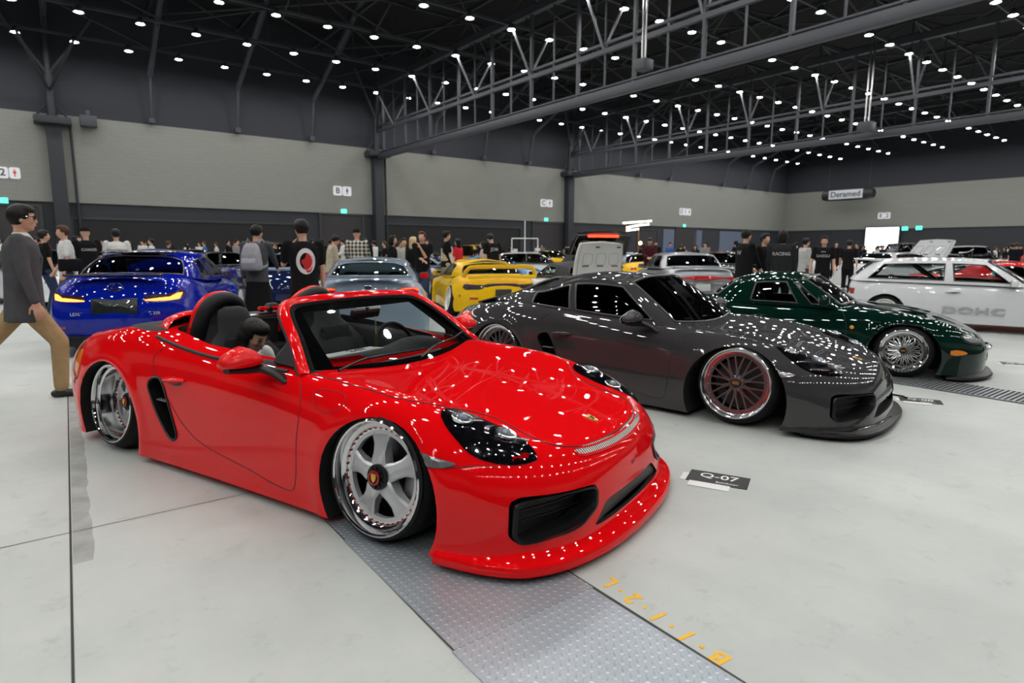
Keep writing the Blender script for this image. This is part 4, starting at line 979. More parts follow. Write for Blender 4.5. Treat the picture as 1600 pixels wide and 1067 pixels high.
for k in range(15):
    v = k/14; z = .675+(1.036-.675)*v; yy = np.linspace(-1, 1, 21); hw = np.interp(v, [0, .25, .5, .8, .95, 1], [.715, .68, .645, .585, .55, .50]); xc = -.50-.545*v
    rows.append([(xc+.012-(abs(u)**2.2)*(.12*(1-v)+.0), u*hw, z+(-.012*abs(u)**2.5 if v > .9 else .0)+.035*(abs(u)**2)*(1-v)) for u in yy])
mb = MB(); mb.grid(rows); mb.build('windscreen', glass('windscreen glass', (.86, .92, .92)), red, smooth=80)
mb = MB(); 
band = [[tuple(arr(rows[i][j])+np.array([-.004, 0, -.003])) for j in range(21)] for i in (12, 13, 14)]; mb.grid(band)
for jj in ((0, 1, 2), (18, 19, 20)): mb.grid([[tuple(arr(rows[i][j])+np.array([-.004, 0, -.003])) for j in jj] for i in range(15)])
mb.grid([[tuple(arr(rows[i][j])+np.array([-.004, 0, -.001])) for j in range(21)] for i in (0, 1)])
mb.build('screen_print', mat('black glass print', (.002, .002, .002), .6, spec=.05), red, merge=0)
# cowl, wipers
cw = [[(-.47-(abs(u)**2.2)*.12, u*.73, .672+.05*abs(u)**2), (-.60-(abs(u)**2.2)*.10, u*.72, .690+.035*abs(u)**2)] for u in np.linspace(-1, 1, 25)]
mb = MB(); mb.grid(cw); mb.build('cowl', BLACKP, red)
for pts, nm in (([(-.50, -.62, .72), (-.575, -.35, .735), (-.555, -.1, .735), (-.53, .12, .735)], 'wiper'), ([(-.485, .02, .70), (-.56, .25, .735), (-.60, .5, .755), (-.64, .64, .775)], 'wiper')):
    mb = MB(); mb.tube(smooth_loop(pts, 5, False), .007, 6); o = mb.build(nm, BLACKP, red); mb = MB(); mb.tube([tuple(arr(p)+[.012, 0, .004]) for p in pts[1:]], .005, 4); mb.build('blade', RUBBER, o)
# ---- cabin
DK = mat('black dashboard skin', (.010, .010, .011), .65, spec=.25)
A = []
for u in np.linspace(-1, 1, 21):
    y = u*.68; hump = .05*math.exp(-((y-.38)/.17)**2)
    A.append([(-.60, y, .66), (-.70, y, .70+hump*.6), (-.82, y, .715+hump), (-.93, y, .70+hump*.9), (-.97, y, .66+hump*.5), (-.955, y, .60), (-.93, y, .40), (-.80, y, .35)])
mb = MB(); mb.grid(A); mb.build('dashboard', DK, red, smooth=50)
mb = MB(); mb.box((-1.30, 0, .40), (.9, .20, .16)); mb.box((-1.0, 0, .52), (.22, .17, .10), Matrix.Rotation(.5, 3, 'Y')); mb.build('centre_console', DK, red, bevel=.025)
mb = MB(); mb.tube([(-1.02+.00+.06*math.sin(a)*-1, .38+.185*math.cos(a), .655+.175*math.sin(a)) for a in np.linspace(0, 2*math.pi, 32, endpoint=False)], .015, 8, closed=True); sw = mb.build('steering_wheel', DK, red)
mb = MB(); mb.lathe([(.0, .02), (.05, .02), (.06, 0)], (-1.0, .38, .655), (-1, 0, .3), 16)
for a in (0, math.pi, -math.pi/2): mb.tube([(-1.0, .38, .655), (-1.02-.055*math.sin(a), .38+.18*math.cos(a), .655+.17*math.sin(a))], .016, 6, flat=.4)
mb.build('spoke', DK, sw, merge=0)
for s in (-1, 1):
    seat_sports(red, .385*s, -1.62, belt=s)
    A = [[(x, s*y, z) for x in np.linspace(-1.95, -.82, 14)] for y, z in ((.615, .30), (.60, .48), (.622, .60), (.64, .70), (.66, .728), (.70, .742), (.735, .742), (.752, .728))]
    for row in A:
        for i, (x, y, z) in enumerate(row): row[i] = (x, y*(.985+.03*math.sin((x+1.95)/1.13*math.pi)), z+(.03*np.interp(x, [-1.95, -1.5, -.8], [1.6, .3, 0]) if z > .65 else 0))
    mb = MB(); mb.grid(A); o = mb.build('door_trim', DK, red, smooth=60)
    mb = MB(); mb.box((-1.25, s*.585, .50), (.5, .07, .04)); mb.build('armrest', mat('black suede', (.035,)*3, .85), o, bevel=.012)
    line_on(bv, [(-.72, .775*s, .745), (-1.0, .80*s, .75), (-1.4, .815*s, .765), (-1.75, .81*s, .80), (-1.98, .78*s, .83)], 'waist_seal', mat('grey rubber', (.022, .022, .025), .6, spec=.25), red, w=.024, off=.0, n=4)
    mb = MB(); mb.add([(-.70, s*.735, .725), (-.86, s*.735, .735), (-.855, s*.712, .78), (-.79, s*.672, .868), (-.705, s*.745, .74), (-.865, s*.745, .75), (-.86, s*.72, .79), (-.80, s*.685, .868)], [(0, 1, 2, 3), (7, 6, 5, 4), (0, 4, 5, 1), (1, 5, 6, 2), (2, 6, 7, 3), (3, 7, 4, 0)]); mb.build('quarter_panel', BLACKP, red, smooth=0)
    # roll hoop: padded arch with red back
    H = [(-1.96, .53, .72), (-1.92, .525, .82), (-1.87, .505, .94), (-1.85, .46, 1.00), (-1.84, .385, 1.022), (-1.85, .31, 1.00), (-1.89, .25, .94), (-1.95, .215, .82), (-2.00, .21, .72)]
    P = smooth_loop([(x, y*s, z) for x, y, z in H], 4, False)
    mb = MB(); mb.tube(P, .046, 12, flat=1.35, up=(1, 0, 0)); hp = mb.build('roll_hoop', mat('hoop padding', (.012, .012, .013), .6, spec=.25), red)
    mb = MB(); mb.tube([(x-.035, .385*s+(y-.385*s)*1.06, z+.012) for x, y, z in P], .040, 10, flat=1., up=(1, 0, 0)); mb.build('hoop_cover', RED, hp)
    mb = MB(); mb.grid([[(-1.98, s*(.385-.14*w), .60), (-1.96, s*(.385-.14*w), .84), (-1.90, s*(.385-.12*w), .97)] for w in np.linspace(-1, 1, 5)]); mb.build('hoop_net', mat('smoked mesh', (.16, .16, .17), .5), hp)
    # red fairing behind each seat
    A = []
    for k in range(9):
        u = k/8; x = -2.06-.34*u; h_ = .03+.075*math.sin(math.pi*min(1, u*1.0+.22)); A.append([(x, s*(.44+.21*(1-u**2*.55)*c), .80+.035*(1-u)+h_*math.sqrt(max(0, 1-c*c))) for c in np.linspace(-1, 1, 11)])
    mb = MB(); mb.grid(A); mb.build('fairing', RED, red)
# folded roof cover behind the seats
TC = [(-2.04, -.68, .83), (-2.10, -.72, .83), (-2.35, -.70, .83), (-2.62, -.60, .83), (-2.78, -.40, .82), (-2.84, 0, .82), (-2.78, .40, .82), (-2.62, .60, .83), (-2.35, .70, .83), (-2.10, .72, .83), (-2.04, .68, .83), (-2.05, 0, .86)]
patch(bv, TC, 'folded_roof', mat('black roof canvas', (.018, .018, .019), .85), red, off=.004, n=3, rings=6, smooth=True, d=(0, 0, -1))
mb = MB(); mb.box((-2.06, 0, .66), (.06, 1.16, .36)); mb.box((-2.0, 0, .5), (.2, 1.1, .3)); mb.build('bulkhead', DK, red, bevel=.02)
mb = MB(); mb.tube([(-2.02, -.16, .86), (-2.02, .16, .86)], .02, 6); mb.build('brace_bar', STEEL, red)
# interior mirror
mb = MB(); mb.box((-.93, .0, .945), (.035, .24, .065), Matrix.Rotation(.3, 3, 'Y')); rm = mb.build('rear_view_mirror', BLACKP, red, bevel=.014)
mb = MB(); mb.tube([(-.915, 0, .96), (-.905, 0, .985)], .012, 6); mb.build('mount', BLACKP, rm)
# loose things in the car

def in_car(car_o, x, y, z, rz=0):
    c, s = math.cos(RA), math.sin(RA); return (car_o.location.x+x*c-y*s, car_o.location.y+x*s+y*c, z), RA+rz

(l, a) = in_car(red, -.75, -.30, .752); e = empty('dash_card', l, a); tag(e, 'white printed entry card lying behind the windscreen of the red convertible', 'card')
mb = MB(); mb.box((0, 0, 0), (.12, .42, .003), Matrix.Rotation(-.05, 3, 'Y')); mb.build('sheet', mat('white card', (.7, .7, .7), .6), e, smooth=0)
text_obj('2-07', .075, mat('dark ink', (.02,)*3, .5), e, basis(Vector((0, .05, .004)), (0, 1, 0), (-1, 0, 0)), depth=.0005, font_bold=.002)
(l, a) = in_car(red, -.90, 0.06, .76); e = empty('air_freshener', l, a); tag(e, 'small dark air freshener tag hanging on a string from the mirror of the red convertible', 'air freshener')
mb = MB(); mb.box((0, 0, 0), (.006, .034, .085)); mb.build('card', mat('dark olive card', (.05, .06, .03), .5), e, bevel=.002)
mb = MB(); mb.tube([(0, 0, .04), (.0, -.006, .10), (0, 0, .165)], .0015, 4); mb.tube([(0, 0, .04), (.0, .006, .10), (0, 0, .165)], .0015, 4); mb.build('string', mat('pale string', (.5, .5, .3), .7), e)
def toy_car(x, y, z, rz, label):
    (l, a) = in_car(red, x, y, z, rz); e = empty('toy_car', l, a); tag(e, label, 'toy car'); mb = MB()
    A = [[(sx*.11, -w, h) for h, w in ((.018, .035), (.03, .042), (.042, .036))]+[(sx*.11, w, h) for h, w in ((.042, .036), (.03, .042), (.018, .035))] for sx in np.linspace(-1, 1, 7)]
    mb.grid(A, cv=True); mb.add(A[0], [tuple(range(6))]); mb.add(A[-1], [tuple(range(6))]); mb.build('body', RED, e)
    mb = MB(); mb.box((-.01, 0, .052), (.10, .055, .024), taper=.7); mb.build('cockpit', BLACKP, e, bevel=.004)
    for sx in (-.07, .07):
        for sy in (-1, 1): mb = MB(); mb.cyl((sx, sy*.03, .022), (sx, sy*.05, .022), .022, n=16); mb.mat(1).cyl((sx, sy*.048, .022), (sx, sy*.052, .022), .013, n=12); mb.build('wheel', [RUBBER, CHROME], e, merge=0)
toy_car(-2.02, .12, .885, R(100), 'red toy racing car standing between the roll hoops of the red convertible')
(l, a) = in_car(red, -1.98, .27, .89); e = empty('toy_hoop', l, a); tag(e, 'small red steering-wheel ring beside the red toy racing car', 'toy'); mb = MB(); mb.tube([(.0, .04*math.cos(t), .04+.04*math.sin(t)) for t in np.linspace(0, 6.28, 20)[:-1]], .006, 6, closed=True); mb.tube([(0, -.04, .04), (0, .04, .04)], .005, 6); mb.build('ring', RED, e, merge=0)
# ------------------------------------------------------------------ grey coupe
GX, GY, GA = 4.994, 2.842, R(-76.994)
grey = empty('coupe_car', (GX, GY, 0), GA); tag(grey, 'dark grey metallic low sports coupe with bronze mesh wheels beside the red convertible', 'car')
G2 = flare(body_half(sports_spec(), 30, 92, 6), arch_set(.022))
cut = well_pair(.0, ARH, ARF+.03, .46)+well_pair(-2.43, ARH, ARR, .46)
cut.append(cut_prism(cab, 'z', .5, 1.4, INB))
for s in (-1, 1): cut.append(cut_prism(side_in_s, 'y', s*1.2, s*.70, BLACKP))
for P, d in ((FI, (-1, .35, 0)), (mirror_y(FI), (-1, -.35, 0))): cut.append(cut_along(round_poly(P, .25, 3), d, .16, .3, BLACKP))
cut.append(cut_along(round_poly(LG, .12, 3), (-1, 0, 0), .12, .3, BLACKP))
gbody = close_body('body', G2, [GREY], grey, cut); gbv = bvh_of([gbody])
bv_keep = bv; details_981(gbv, grey, GREY, False)
splitter_981(grey, BLACKP, [(.50, .87), (.60, .85), (.74, .80), (.87, .68), (.945, .48), (.98, .24), (.985, 0)], h=.05)
for s in (1, -1):
    mb = MB(); mb.tube([(.62, .86*s, .075), (.80, .765*s, .085), (.93, .57*s, .12), (.985, .38*s, .15)], [.012, .016, .018, .014], 8, flat=.5); mb.build('canard', mat('gloss black', (.01, .01, .01), .12, 0, 1), grey)
mb = MB(); mb.box((.83, 0, .20), (.02, .76, .15)); mb.build('lower_grille', MESHD, grey, smooth=0)
crest(gbv, grey, .672, .50)
for s in (1, -1):
    wheel(grey, (0, .850*s, .305), s, .318, .272, .25, .045, camber=8, style='mesh10', face=BRZM, cap='BBS', lip=mat('smoked chrome', (.60, .585, .60), .14, 1), faceR=.222)
    wheel(grey, (-2.46, .860*s, .305), s, .312, .272, .28, .075, camber=6, style='mesh10', face=BRZM, cap='BBS', lip=mat('smoked chrome', (.60, .585, .60), .14, 1), faceR=.215)
TINT = glass('black privacy glass', (.03, .034, .036)); SEAL = mat('rubber window seal', (.012, .012, .013), .3)
coupe = dict(base=[(-.475, 0, .665), (-.50, -.38, .68), (-.62, -.715, .715), (-1.08, -.745, .725), (-1.55, -.762, .755), (-1.95, -.765, .795), (-2.50, -.64, .825), (-2.88, -.42, .80), (-3.0, 0, .79)],
  roof=[(-1.06, 0, 1.115), (-1.075, -.32, 1.105), (-1.15, -.54, 1.055), (-1.38, -.572, 1.075), (-1.68, -.568, 1.062), (-2.06, -.565, .955), (-2.36, -.49, .925), (-2.26, -.31, 1.01), (-2.22, 0, 1.045)],
  crest=[(-1.06, 1.115), (-1.3, 1.135), (-1.6, 1.14), (-1.85, 1.12), (-2.22, 1.045)], bulge=.022, pull=.9, windows=[('windscreen', 0, 1.75, .1, 1.), ('door_window', 2.25, 4, .1, .9), ('quarter_window', 4.125, 5.25, .1, .9), ('rear_window', 6.5, 8, .1, .9)])
build_cabin(coupe, grey, GREY, {'windscreen': TINT, 'door_window': TINT, 'quarter_window': TINT, 'rear_window': TINT}, SEAL, nt=8, nvs=10, nr=6)
mb = MB(); mb.box((-2.9, 0, .80), (.25, 1.05, .02), Matrix.Rotation(-.25, 3, 'Y')); mb.build('tail_spoiler', GREY, grey, bevel=.008)
# ------------------------------------------------------------------ other cars
def spec_from(c):
    fo, ro, hw, sill = c['fo'], c['ro'], c['hw'], c.get('sill', .12); sz = c['sz']; cz = c['cz']; nf, nr = c.get('nf', 3.2), c.get('nr', 3.4)
    taper = c.get('taper', .06); ins = c.get('ins', .07); wb = c['wb']
    yy = lambda k: T((ro, hw-taper-k), (-wb-.1, hw-k+.0), (-wb*.5, hw-k-c.get('waist', .01)), (0, hw-k), (fo, hw-taper-k))
    szt = T(*sz, sig=.04); mid = c.get('zm', .40)
    return dict(x0f=fo-c.get('cf', .55), x0r=ro+c.get('cr', .5), pull=c.get('pull', .75), xmid=-wb/2, qs=c.get('qs', (.86, .62, .34, 0.)), levels=[
        dict(y=yy(.02), z=T((ro, sill+.08), (ro+.5, sill), (fo, sill)), xf=fo-c.get('fb', .03), xr=ro+.07, nf=nf, nr=nr),
        dict(y=yy(.0), z=T((ro, mid-.06), (fo, mid-.12)), xf=fo, xr=ro, nf=nf, nr=nr),
        dict(y=yy(c.get('iu', .012)), z=T(*[(x, z-c.get('du', .15) if x < fo-.3 else z-.10) for x, z in sz]), xf=fo-.02, xr=ro+c.get('ru', .02), nf=nf, nr=nr),
        dict(y=yy(ins), z=T(*sz, sig=.04), xf=fo-c.get('fs', .12), xr=ro+c.get('rs', .08), nf=nf-.3, nr=nr-.3)],
        top=[T(*cz, sig=.05), T(*[(x, z-.006) for x, z in cz], sig=.05), T(*[(x, z*.6+szt(x)*.4) for x, z in cz], sig=.05)], kn=(0, .4, .78, 1.))
def build_car(name, label, loc, az, pm, c, det=1, group=None, root=None):
    """az: heading in degrees clockwise from the hall's +y axis"""
    car = root or empty(name, (loc[0], loc[1], 0), R(90-az)); tag(car, label, 'car', group)
    ne, nm, nv = ((8, 22, 2), (14, 44, 3), (22, 70, 4))[det]
    sp = spec_from(c); G_ = body_half(sp, ne, nm, nv); ar, azz = c.get('ar', .35), c.get('az', .26); wb = c['wb']
    if det: flare(G_, [(0, azz, ar+.03, c.get('flare', .012), .03), (-wb, azz, ar+.03, c.get('flare', .012)*1.2, .03)])
    cut = []
    if det or c.get('wells'): cut = well_pair(0, azz, ar, .45)+well_pair(-wb, azz, ar, .45)
    if det and not c.get('solid'): 
        bx = [p[0] for p in c['cab']['base']]; x0, x1 = max(bx)-.32, min(bx)+.45; w_ = c['hw']-.19
        cut.append(cut_prism([(p[0], p[1]) for p in round_poly([(x0, -w_), (x0, w_), (x1, w_), (x1, -w_)], .12)], 'z', .34, 1.6, INB))
    for P, ax, a, b_ in c.get('cuts', ()): cut.append(cut_prism(P, ax, a, b_))
    body = close_body('body', G_, [pm], car, cut); bv = bvh_of([body])
    gl = c.get('glass') or glass('green tinted glass', (.55, .62, .6))
    if c.get('cab'):
        build_cabin(c['cab'], car, c.get('roofm', pm), gl, SEAL, nt=(2, 4, 6)[det] if not c.get('nt') else c['nt'], nvs=(4, 8, 10)[det], nr=(2, 4, 5)[det])
    w = dict(R_=.30, rim=.25, w=.20, dish=.04, camber=3, style='star', face=SILV); w.update(c.get('wheel', {}))
    off = w.pop('inset', .02)
    for x in (0, -wb):
        for s in (1, -1):
            if det == 0: simple_wheel(car, (x, (c['hw']-off)*s, w['R_']), s, w)
            else: wheel(car, (x, (c['hw']-off)*s, w['R_']), s, detail=1, **w)
    if det:
        for s in (1, -1):
            for P in c.get('seams', ()): line_on(bv, [(a, s*(c['hw']+.1), b_) for a, b_ in P], 'panel_gap', GAPM, car, w=.006, d=(0, -1, 0), n=4)
            if c.get('handle'): handle_981(bv, car, s, pm, *c['handle'])
            if c.get('mirror'): mirror_gen(car, s, c.get('mirm', pm), c['mirror'])
        if not c.get('solid'): interior(car, c, max(bx), w_)
    for nm, P, mt, kw in c.get('patches', ()):
        for s in ((1, -1) if kw.get('both', 1) else (1,)):
            k = {a: b_ for a, b_ in kw.items() if a in ('off', 'n', 'rings', 'pillow', 'smooth')}; k.setdefault('off', .006); k.setdefault('n', 3); k.setdefault('rings', 4)
            dd = kw.get('d'); patch(bv, arr(P)*[1, s, 1], nm, mt, car, d=dd, **k)
    return car, bv
def simple_wheel(car, loc, s, w):
    mb = MB(); r = w['R_']; rim = w['rim']
    mb.mat(0).lathe([(rim, s*.0), (r-.015, s*-.005), (r, s*-.03), (r, -s*.17), (rim, -s*.2)], loc, (0, 1, 0), 18)
    mb.mat(1).lathe([(rim, 0), (rim-.02, -s*.015), (rim-.04, -s*.04), (.05, -s*.03), (0, -s*.02)], loc, (0, 1, 0), 18)
    return mb.build('wheel', [RUBBER, w['face']], car, merge=0)
def mirror_gen(car, s, pm, at):
    x, y, z = at; mb = MB(); mb.box((x, s*(y+.06), z), (.11, .20, .12), taper=.8); o = mb.build('wing_mirror', pm, car, bevel=.03, seg=3)
    mb = MB(); mb.box((x-.058, s*(y+.06), z), (.006, .16, .09)); mb.build('mirror_glass', CHROME, o, smooth=0)
    mb = MB(); mb.tube([(x+.01, s*(y-.06), z-.06), (x, s*(y+.02), z-.02)], .02, 6); mb.build('mirror_arm', BLACKP, o); return o
def interior(car, c, xw, w_):
    y = w_*.52; n = c.get('seats', 1); x0 = c.get('seatx', xw-1.15); DK = mat('black dashboard skin')
    for s in (1, -1): seat_sports(car, y*s, x0, col=c.get('seatm'))
    mb = MB(); mb.box((xw-.30, 0, .68), (.30, w_*2, .20)); mb.build('dashboard', DK, car, bevel=.04)
    mb = MB(); mb.tube([(xw-.52+.05*math.sin(a)*-1, -y*c.get('drive', 1)+.18*math.cos(a), .70+.16*math.sin(a)) for a in np.linspace(0, 2*math.pi, 20, endpoint=False)], .015, 6, closed=True); mb.build('steering_wheel', DK, car)
    if n > 1: mb = MB(); mb.box((x0-.85, 0, .62), (.16, w_*1.8, .46), Matrix.Rotation(-.25, 3, 'Y')); mb.build('rear_seat', c.get('seatm') or DK, car, bevel=.05)
def cab(base, roof, crest, windows, **k): return dict(base=base, roof=roof, crest=crest, windows=windows, **k)
REDL = mat('red lamp lens', (.5, .012, .01), .1, 0, 1); AMB = mat('amber lens', (.8, .25, .02), .1, 0, 1); CLR = mat('clear lamp', (.45, .46, .48), .12, .5, 1)
REDG = emit('glowing red lamp', (1, .06, .02), 5.); REDO = emit('glowing orange red bar', (1, .16, .03), 9.); SMOKE = mat('smoked lamp', (.02, .006, .005), .3, 0, .1, spec=.2)
PLATE = mat('number plate white', (.55, .56, .55), .5); CARB = mat('black carbon', (.012, .012, .013), .25, 0, .7)
def box_part(car, nm, cc, dd, m, rot=None, bevel=.006): mb = MB(); mb.box(cc, dd, rot); return mb.build(nm, m, car, bevel=bevel)
# --- dark green roadster with a hardtop
GREEN = paint('dark racing green', (.002, .016, .011), .0, .3)
mia = dict(fo=.80, ro=-3.08, wb=2.265, hw=.835, sill=.07, taper=.10, ins=.12, iu=.02, du=.13, nf=2.5, nr=2.5, cf=.62, cr=.6, ar=.345, az=.235, flare=.018, zm=.38, fs=.10,
  sz=[(-3.08, .60), (-2.8, .70), (-2.26, .745), (-1.6, .72), (-.7, .715), (-.1, .685), (.25, .62), (.5, .54), (.7, .45), (.80, .40)],
  cz=[(-3.08, .66), (-2.8, .755), (-2.3, .79), (-1.6, .76), (-.55, .735), (-.1, .70), (.25, .63), (.5, .545), (.7, .45), (.80, .40)],
  cab=cab([(-.50, 0, .72), (-.54, -.40, .715), (-.66, -.70, .705), (-1.05, -.715, .71), (-1.45, -.71, .715), (-1.62, -.70, .72), (-1.95, -.64, .735), (-2.18, -.42, .76), (-2.22, 0, .77)],
          [(-.98, 0, 1.06), (-1.0, -.36, 1.05), (-1.08, -.53, 1.0), (-1.25, -.55, 1.02), (-1.45, -.55, 1.015), (-1.58, -.545, 1.0), (-1.78, -.48, .97), (-1.86, -.30, 1.0), (-1.87, 0, 1.02)],
          [(-.98, 1.06), (-1.25, 1.09), (-1.6, 1.085), (-1.87, 1.02)], [('windscreen', 0, 1.75, .1, 1.), ('vent_window', 2.25, 2.75, .1, .9), ('door_window', 3., 5, .1, .9), ('rear_window', 6.5, 8, .2, .9)], bulge=.02, pull=.9),
  wheel=dict(R_=.285, rim=.225, w=.22, dish=.035, camber=7, style='lace', cap='lace', face=mat('bright silver mesh', (.6, .6, .6), .2, .9), inset=.03), mirror=(-.78, .80, .80), handle=(-1.5, .62),
  seams=([(-.62, .70), (-.56, .55), (-.55, .12)], [(-1.62, .72), (-1.66, .5), (-1.6, .12)], [(-.50, .60), (.35, .56)]),
  patches=[('headlight', [(.52, -.66, .50), (.62, -.60, .515), (.72, -.46, .50), (.755, -.38, .46), (.73, -.40, .42), (.66, -.56, .42), (.57, -.66, .44)], CLR, dict(pillow=.01)),
           ('headlight_rim', [(.50, -.68, .50), (.62, -.61, .525), (.73, -.45, .51), (.775, -.36, .46), (.74, -.39, .405), (.66, -.57, .405), (.55, -.68, .43)], BLACKP, dict(off=.002)),
           ('turn_signal', [(.44, -.81, .335), (.56, -.76, .335), (.60, -.73, .31), (.55, -.76, .29), (.44, -.81, .29)], AMB, {}),
           ('side_repeater', [(-.50+.022*math.cos(a), -.83, .52+.022*math.sin(a)) for a in np.linspace(0, 6.28, 9)[:-1]], AMB, dict(pillow=.006)),
           ('tail_lamp', [(-2.85, -.72, .60), (-2.95, -.62, .60), (-2.98, -.58, .52), (-2.88, -.70, .50)], REDL, {})], seatm=None)
gcar, bvm = build_car('roadster_car', 'dark green roadster with black hardtop and silver lace wheels right of the grey coupe', (7.99, 2.90), 90+70, GREEN, mia, 2)
splitter_981(gcar, BLACKP, [(.40, .81), (.55, .76), (.70, .60), (.80, .38), (.84, .18), (.845, 0)], h=.05)
patch(bvm, [(.79, -.30, .25), (.80, -.15, .27), (.80, .15, .27), (.79, .30, .25), (.79, .15, .17), (.79, -.15, .17)], 'mouth', VOIDM, gcar, off=.003)
mb = MB(); mb.tube([(.77, -.28, .315), (.80, -.12, .325), (.80, .12, .325), (.77, .28, .315)], .016, 8); mb.build('badge_bar', CHROME, gcar)
# --- white hatchback
WHITE = paint('white lacquer', (.66, .68, .70), 0, .35)
civ = dict(fo=.78, ro=-3.17, wb=2.5, hw=.835, sill=.14, taper=.05, ins=.06, iu=.015, du=.16, nf=4, nr=4.5, cf=.4, cr=.32, ar=.325, az=.27, zm=.42, fs=.08, rs=.03,
  sz=[(-3.17, .80), (-3.0, .82), (-2.4, .82), (-1.5, .80), (-.6, .78), (0, .74), (.5, .68), (.78, .60)], cz=[(-3.17, .84), (-3.0, .85), (-2.0, .85), (-.7, .82), (-.3, .80), (0, .78), (.5, .70), (.78, .62)],
  cab=cab([(-.42, 0, .80), (-.46, -.45, .795), (-.60, -.755, .78), (-1.10, -.775, .79), (-1.66, -.78, .80), (-2.3, -.775, .81), (-2.98, -.73, .82), (-3.12, -.45, .83), (-3.15, 0, .84)],
          [(-1.05, 0, 1.215), (-1.07, -.40, 1.205), (-1.12, -.58, 1.175), (-1.35, -.60, 1.19), (-1.66, -.605, 1.195), (-2.2, -.60, 1.185), (-2.62, -.575, 1.165), (-2.76, -.38, 1.19), (-2.78, 0, 1.20)],
          [(-1.05, 1.215), (-1.6, 1.245), (-2.2, 1.24), (-2.78, 1.20)], [('windscreen', 0, 1.75, .1, 1.), ('door_window', 2.25, 3.75, .1, .9), ('rear_side_window', 4, 5.75, .1, .9), ('rear_window', 6.5, 8, .2, .9)], bulge=.03, pull=.93),
  wheel=dict(R_=.285, rim=.21, w=.19, dish=.02, camber=2, style='six', face=WHT, lip=WHT, inset=.03), mirror=(-.72, .82, .84), handle=(-1.52, .70), seats=2,
  seams=([(-.50, .76), (-.42, .60), (-.40, .3), (-.48, .16)], [(-1.64, .79), (-1.64, .17)], [(-3.0, .46), (-2.86, .46)], [(-2.1, .46), (-.45, .46)], [(-.4, .46), (-.34, .46)]),
  patches=[('tail_lamp', [(-3.04, -.83, .70), (-3.14, -.80, .70), (-3.17, -.60, .70), (-3.17, -.60, .58), (-3.15, -.80, .58), (-3.04, -.83, .58)], mat('brown red lamp', (.3, .05, .03), .12, 0, 1), dict(smooth=False)), ('side_repeater', [(-.26, -.84, .50), (-.16, -.84, .50), (-.16, -.84, .46), (-.26, -.84, .46)], AMB, dict(smooth=False))], glass=glass('faint grey glass', (.72, .76, .76)))
C_LOC = (13.54, 2.60)
civic, bvc = build_car('hatchback_car', 'white three-door hatchback with grey DOHC lettering on its door', C_LOC, 162, WHITE, civ, 1)
for s in (1, -1):
    me = text_mesh('DOHC', .155, .004, font_bold=.006, spacing=1.1); me.transform(Matrix.Diagonal((1.75, 1, 1, 1))); me.materials.clear(); me.transform(basis(Vector((-1.22, s*.832, .355)), (-s, 0, 0), (0, 0, 1)))
    link_mesh('lettering', me, civic, [mat('grey vinyl', (.36, .37, .38), .5)])
mb = MB(); mb.add([(-2.62, -.56, 1.20), (-3.08, -.60, 1.22), (-3.08, .60, 1.22), (-2.62, .56, 1.20), (-2.62, -.56, 1.165), (-3.06, -.60, 1.195), (-3.06, .60, 1.195), (-2.62, .56, 1.165)], [(0, 1, 2, 3), (7, 6, 5, 4), (0, 4, 5, 1), (1, 5, 6, 2), (2, 6, 7, 3), (3, 7, 4, 0)]); mb.build('roof_spoiler', WHITE, civic, bevel=.01)
for s in (1, -1): mb = MB(); mb.tube([(-1.75, .66*s, .80), (-2.15, .60*s, 1.12)], .025, 6); mb.build('rear_belt', BLACKP, civic)
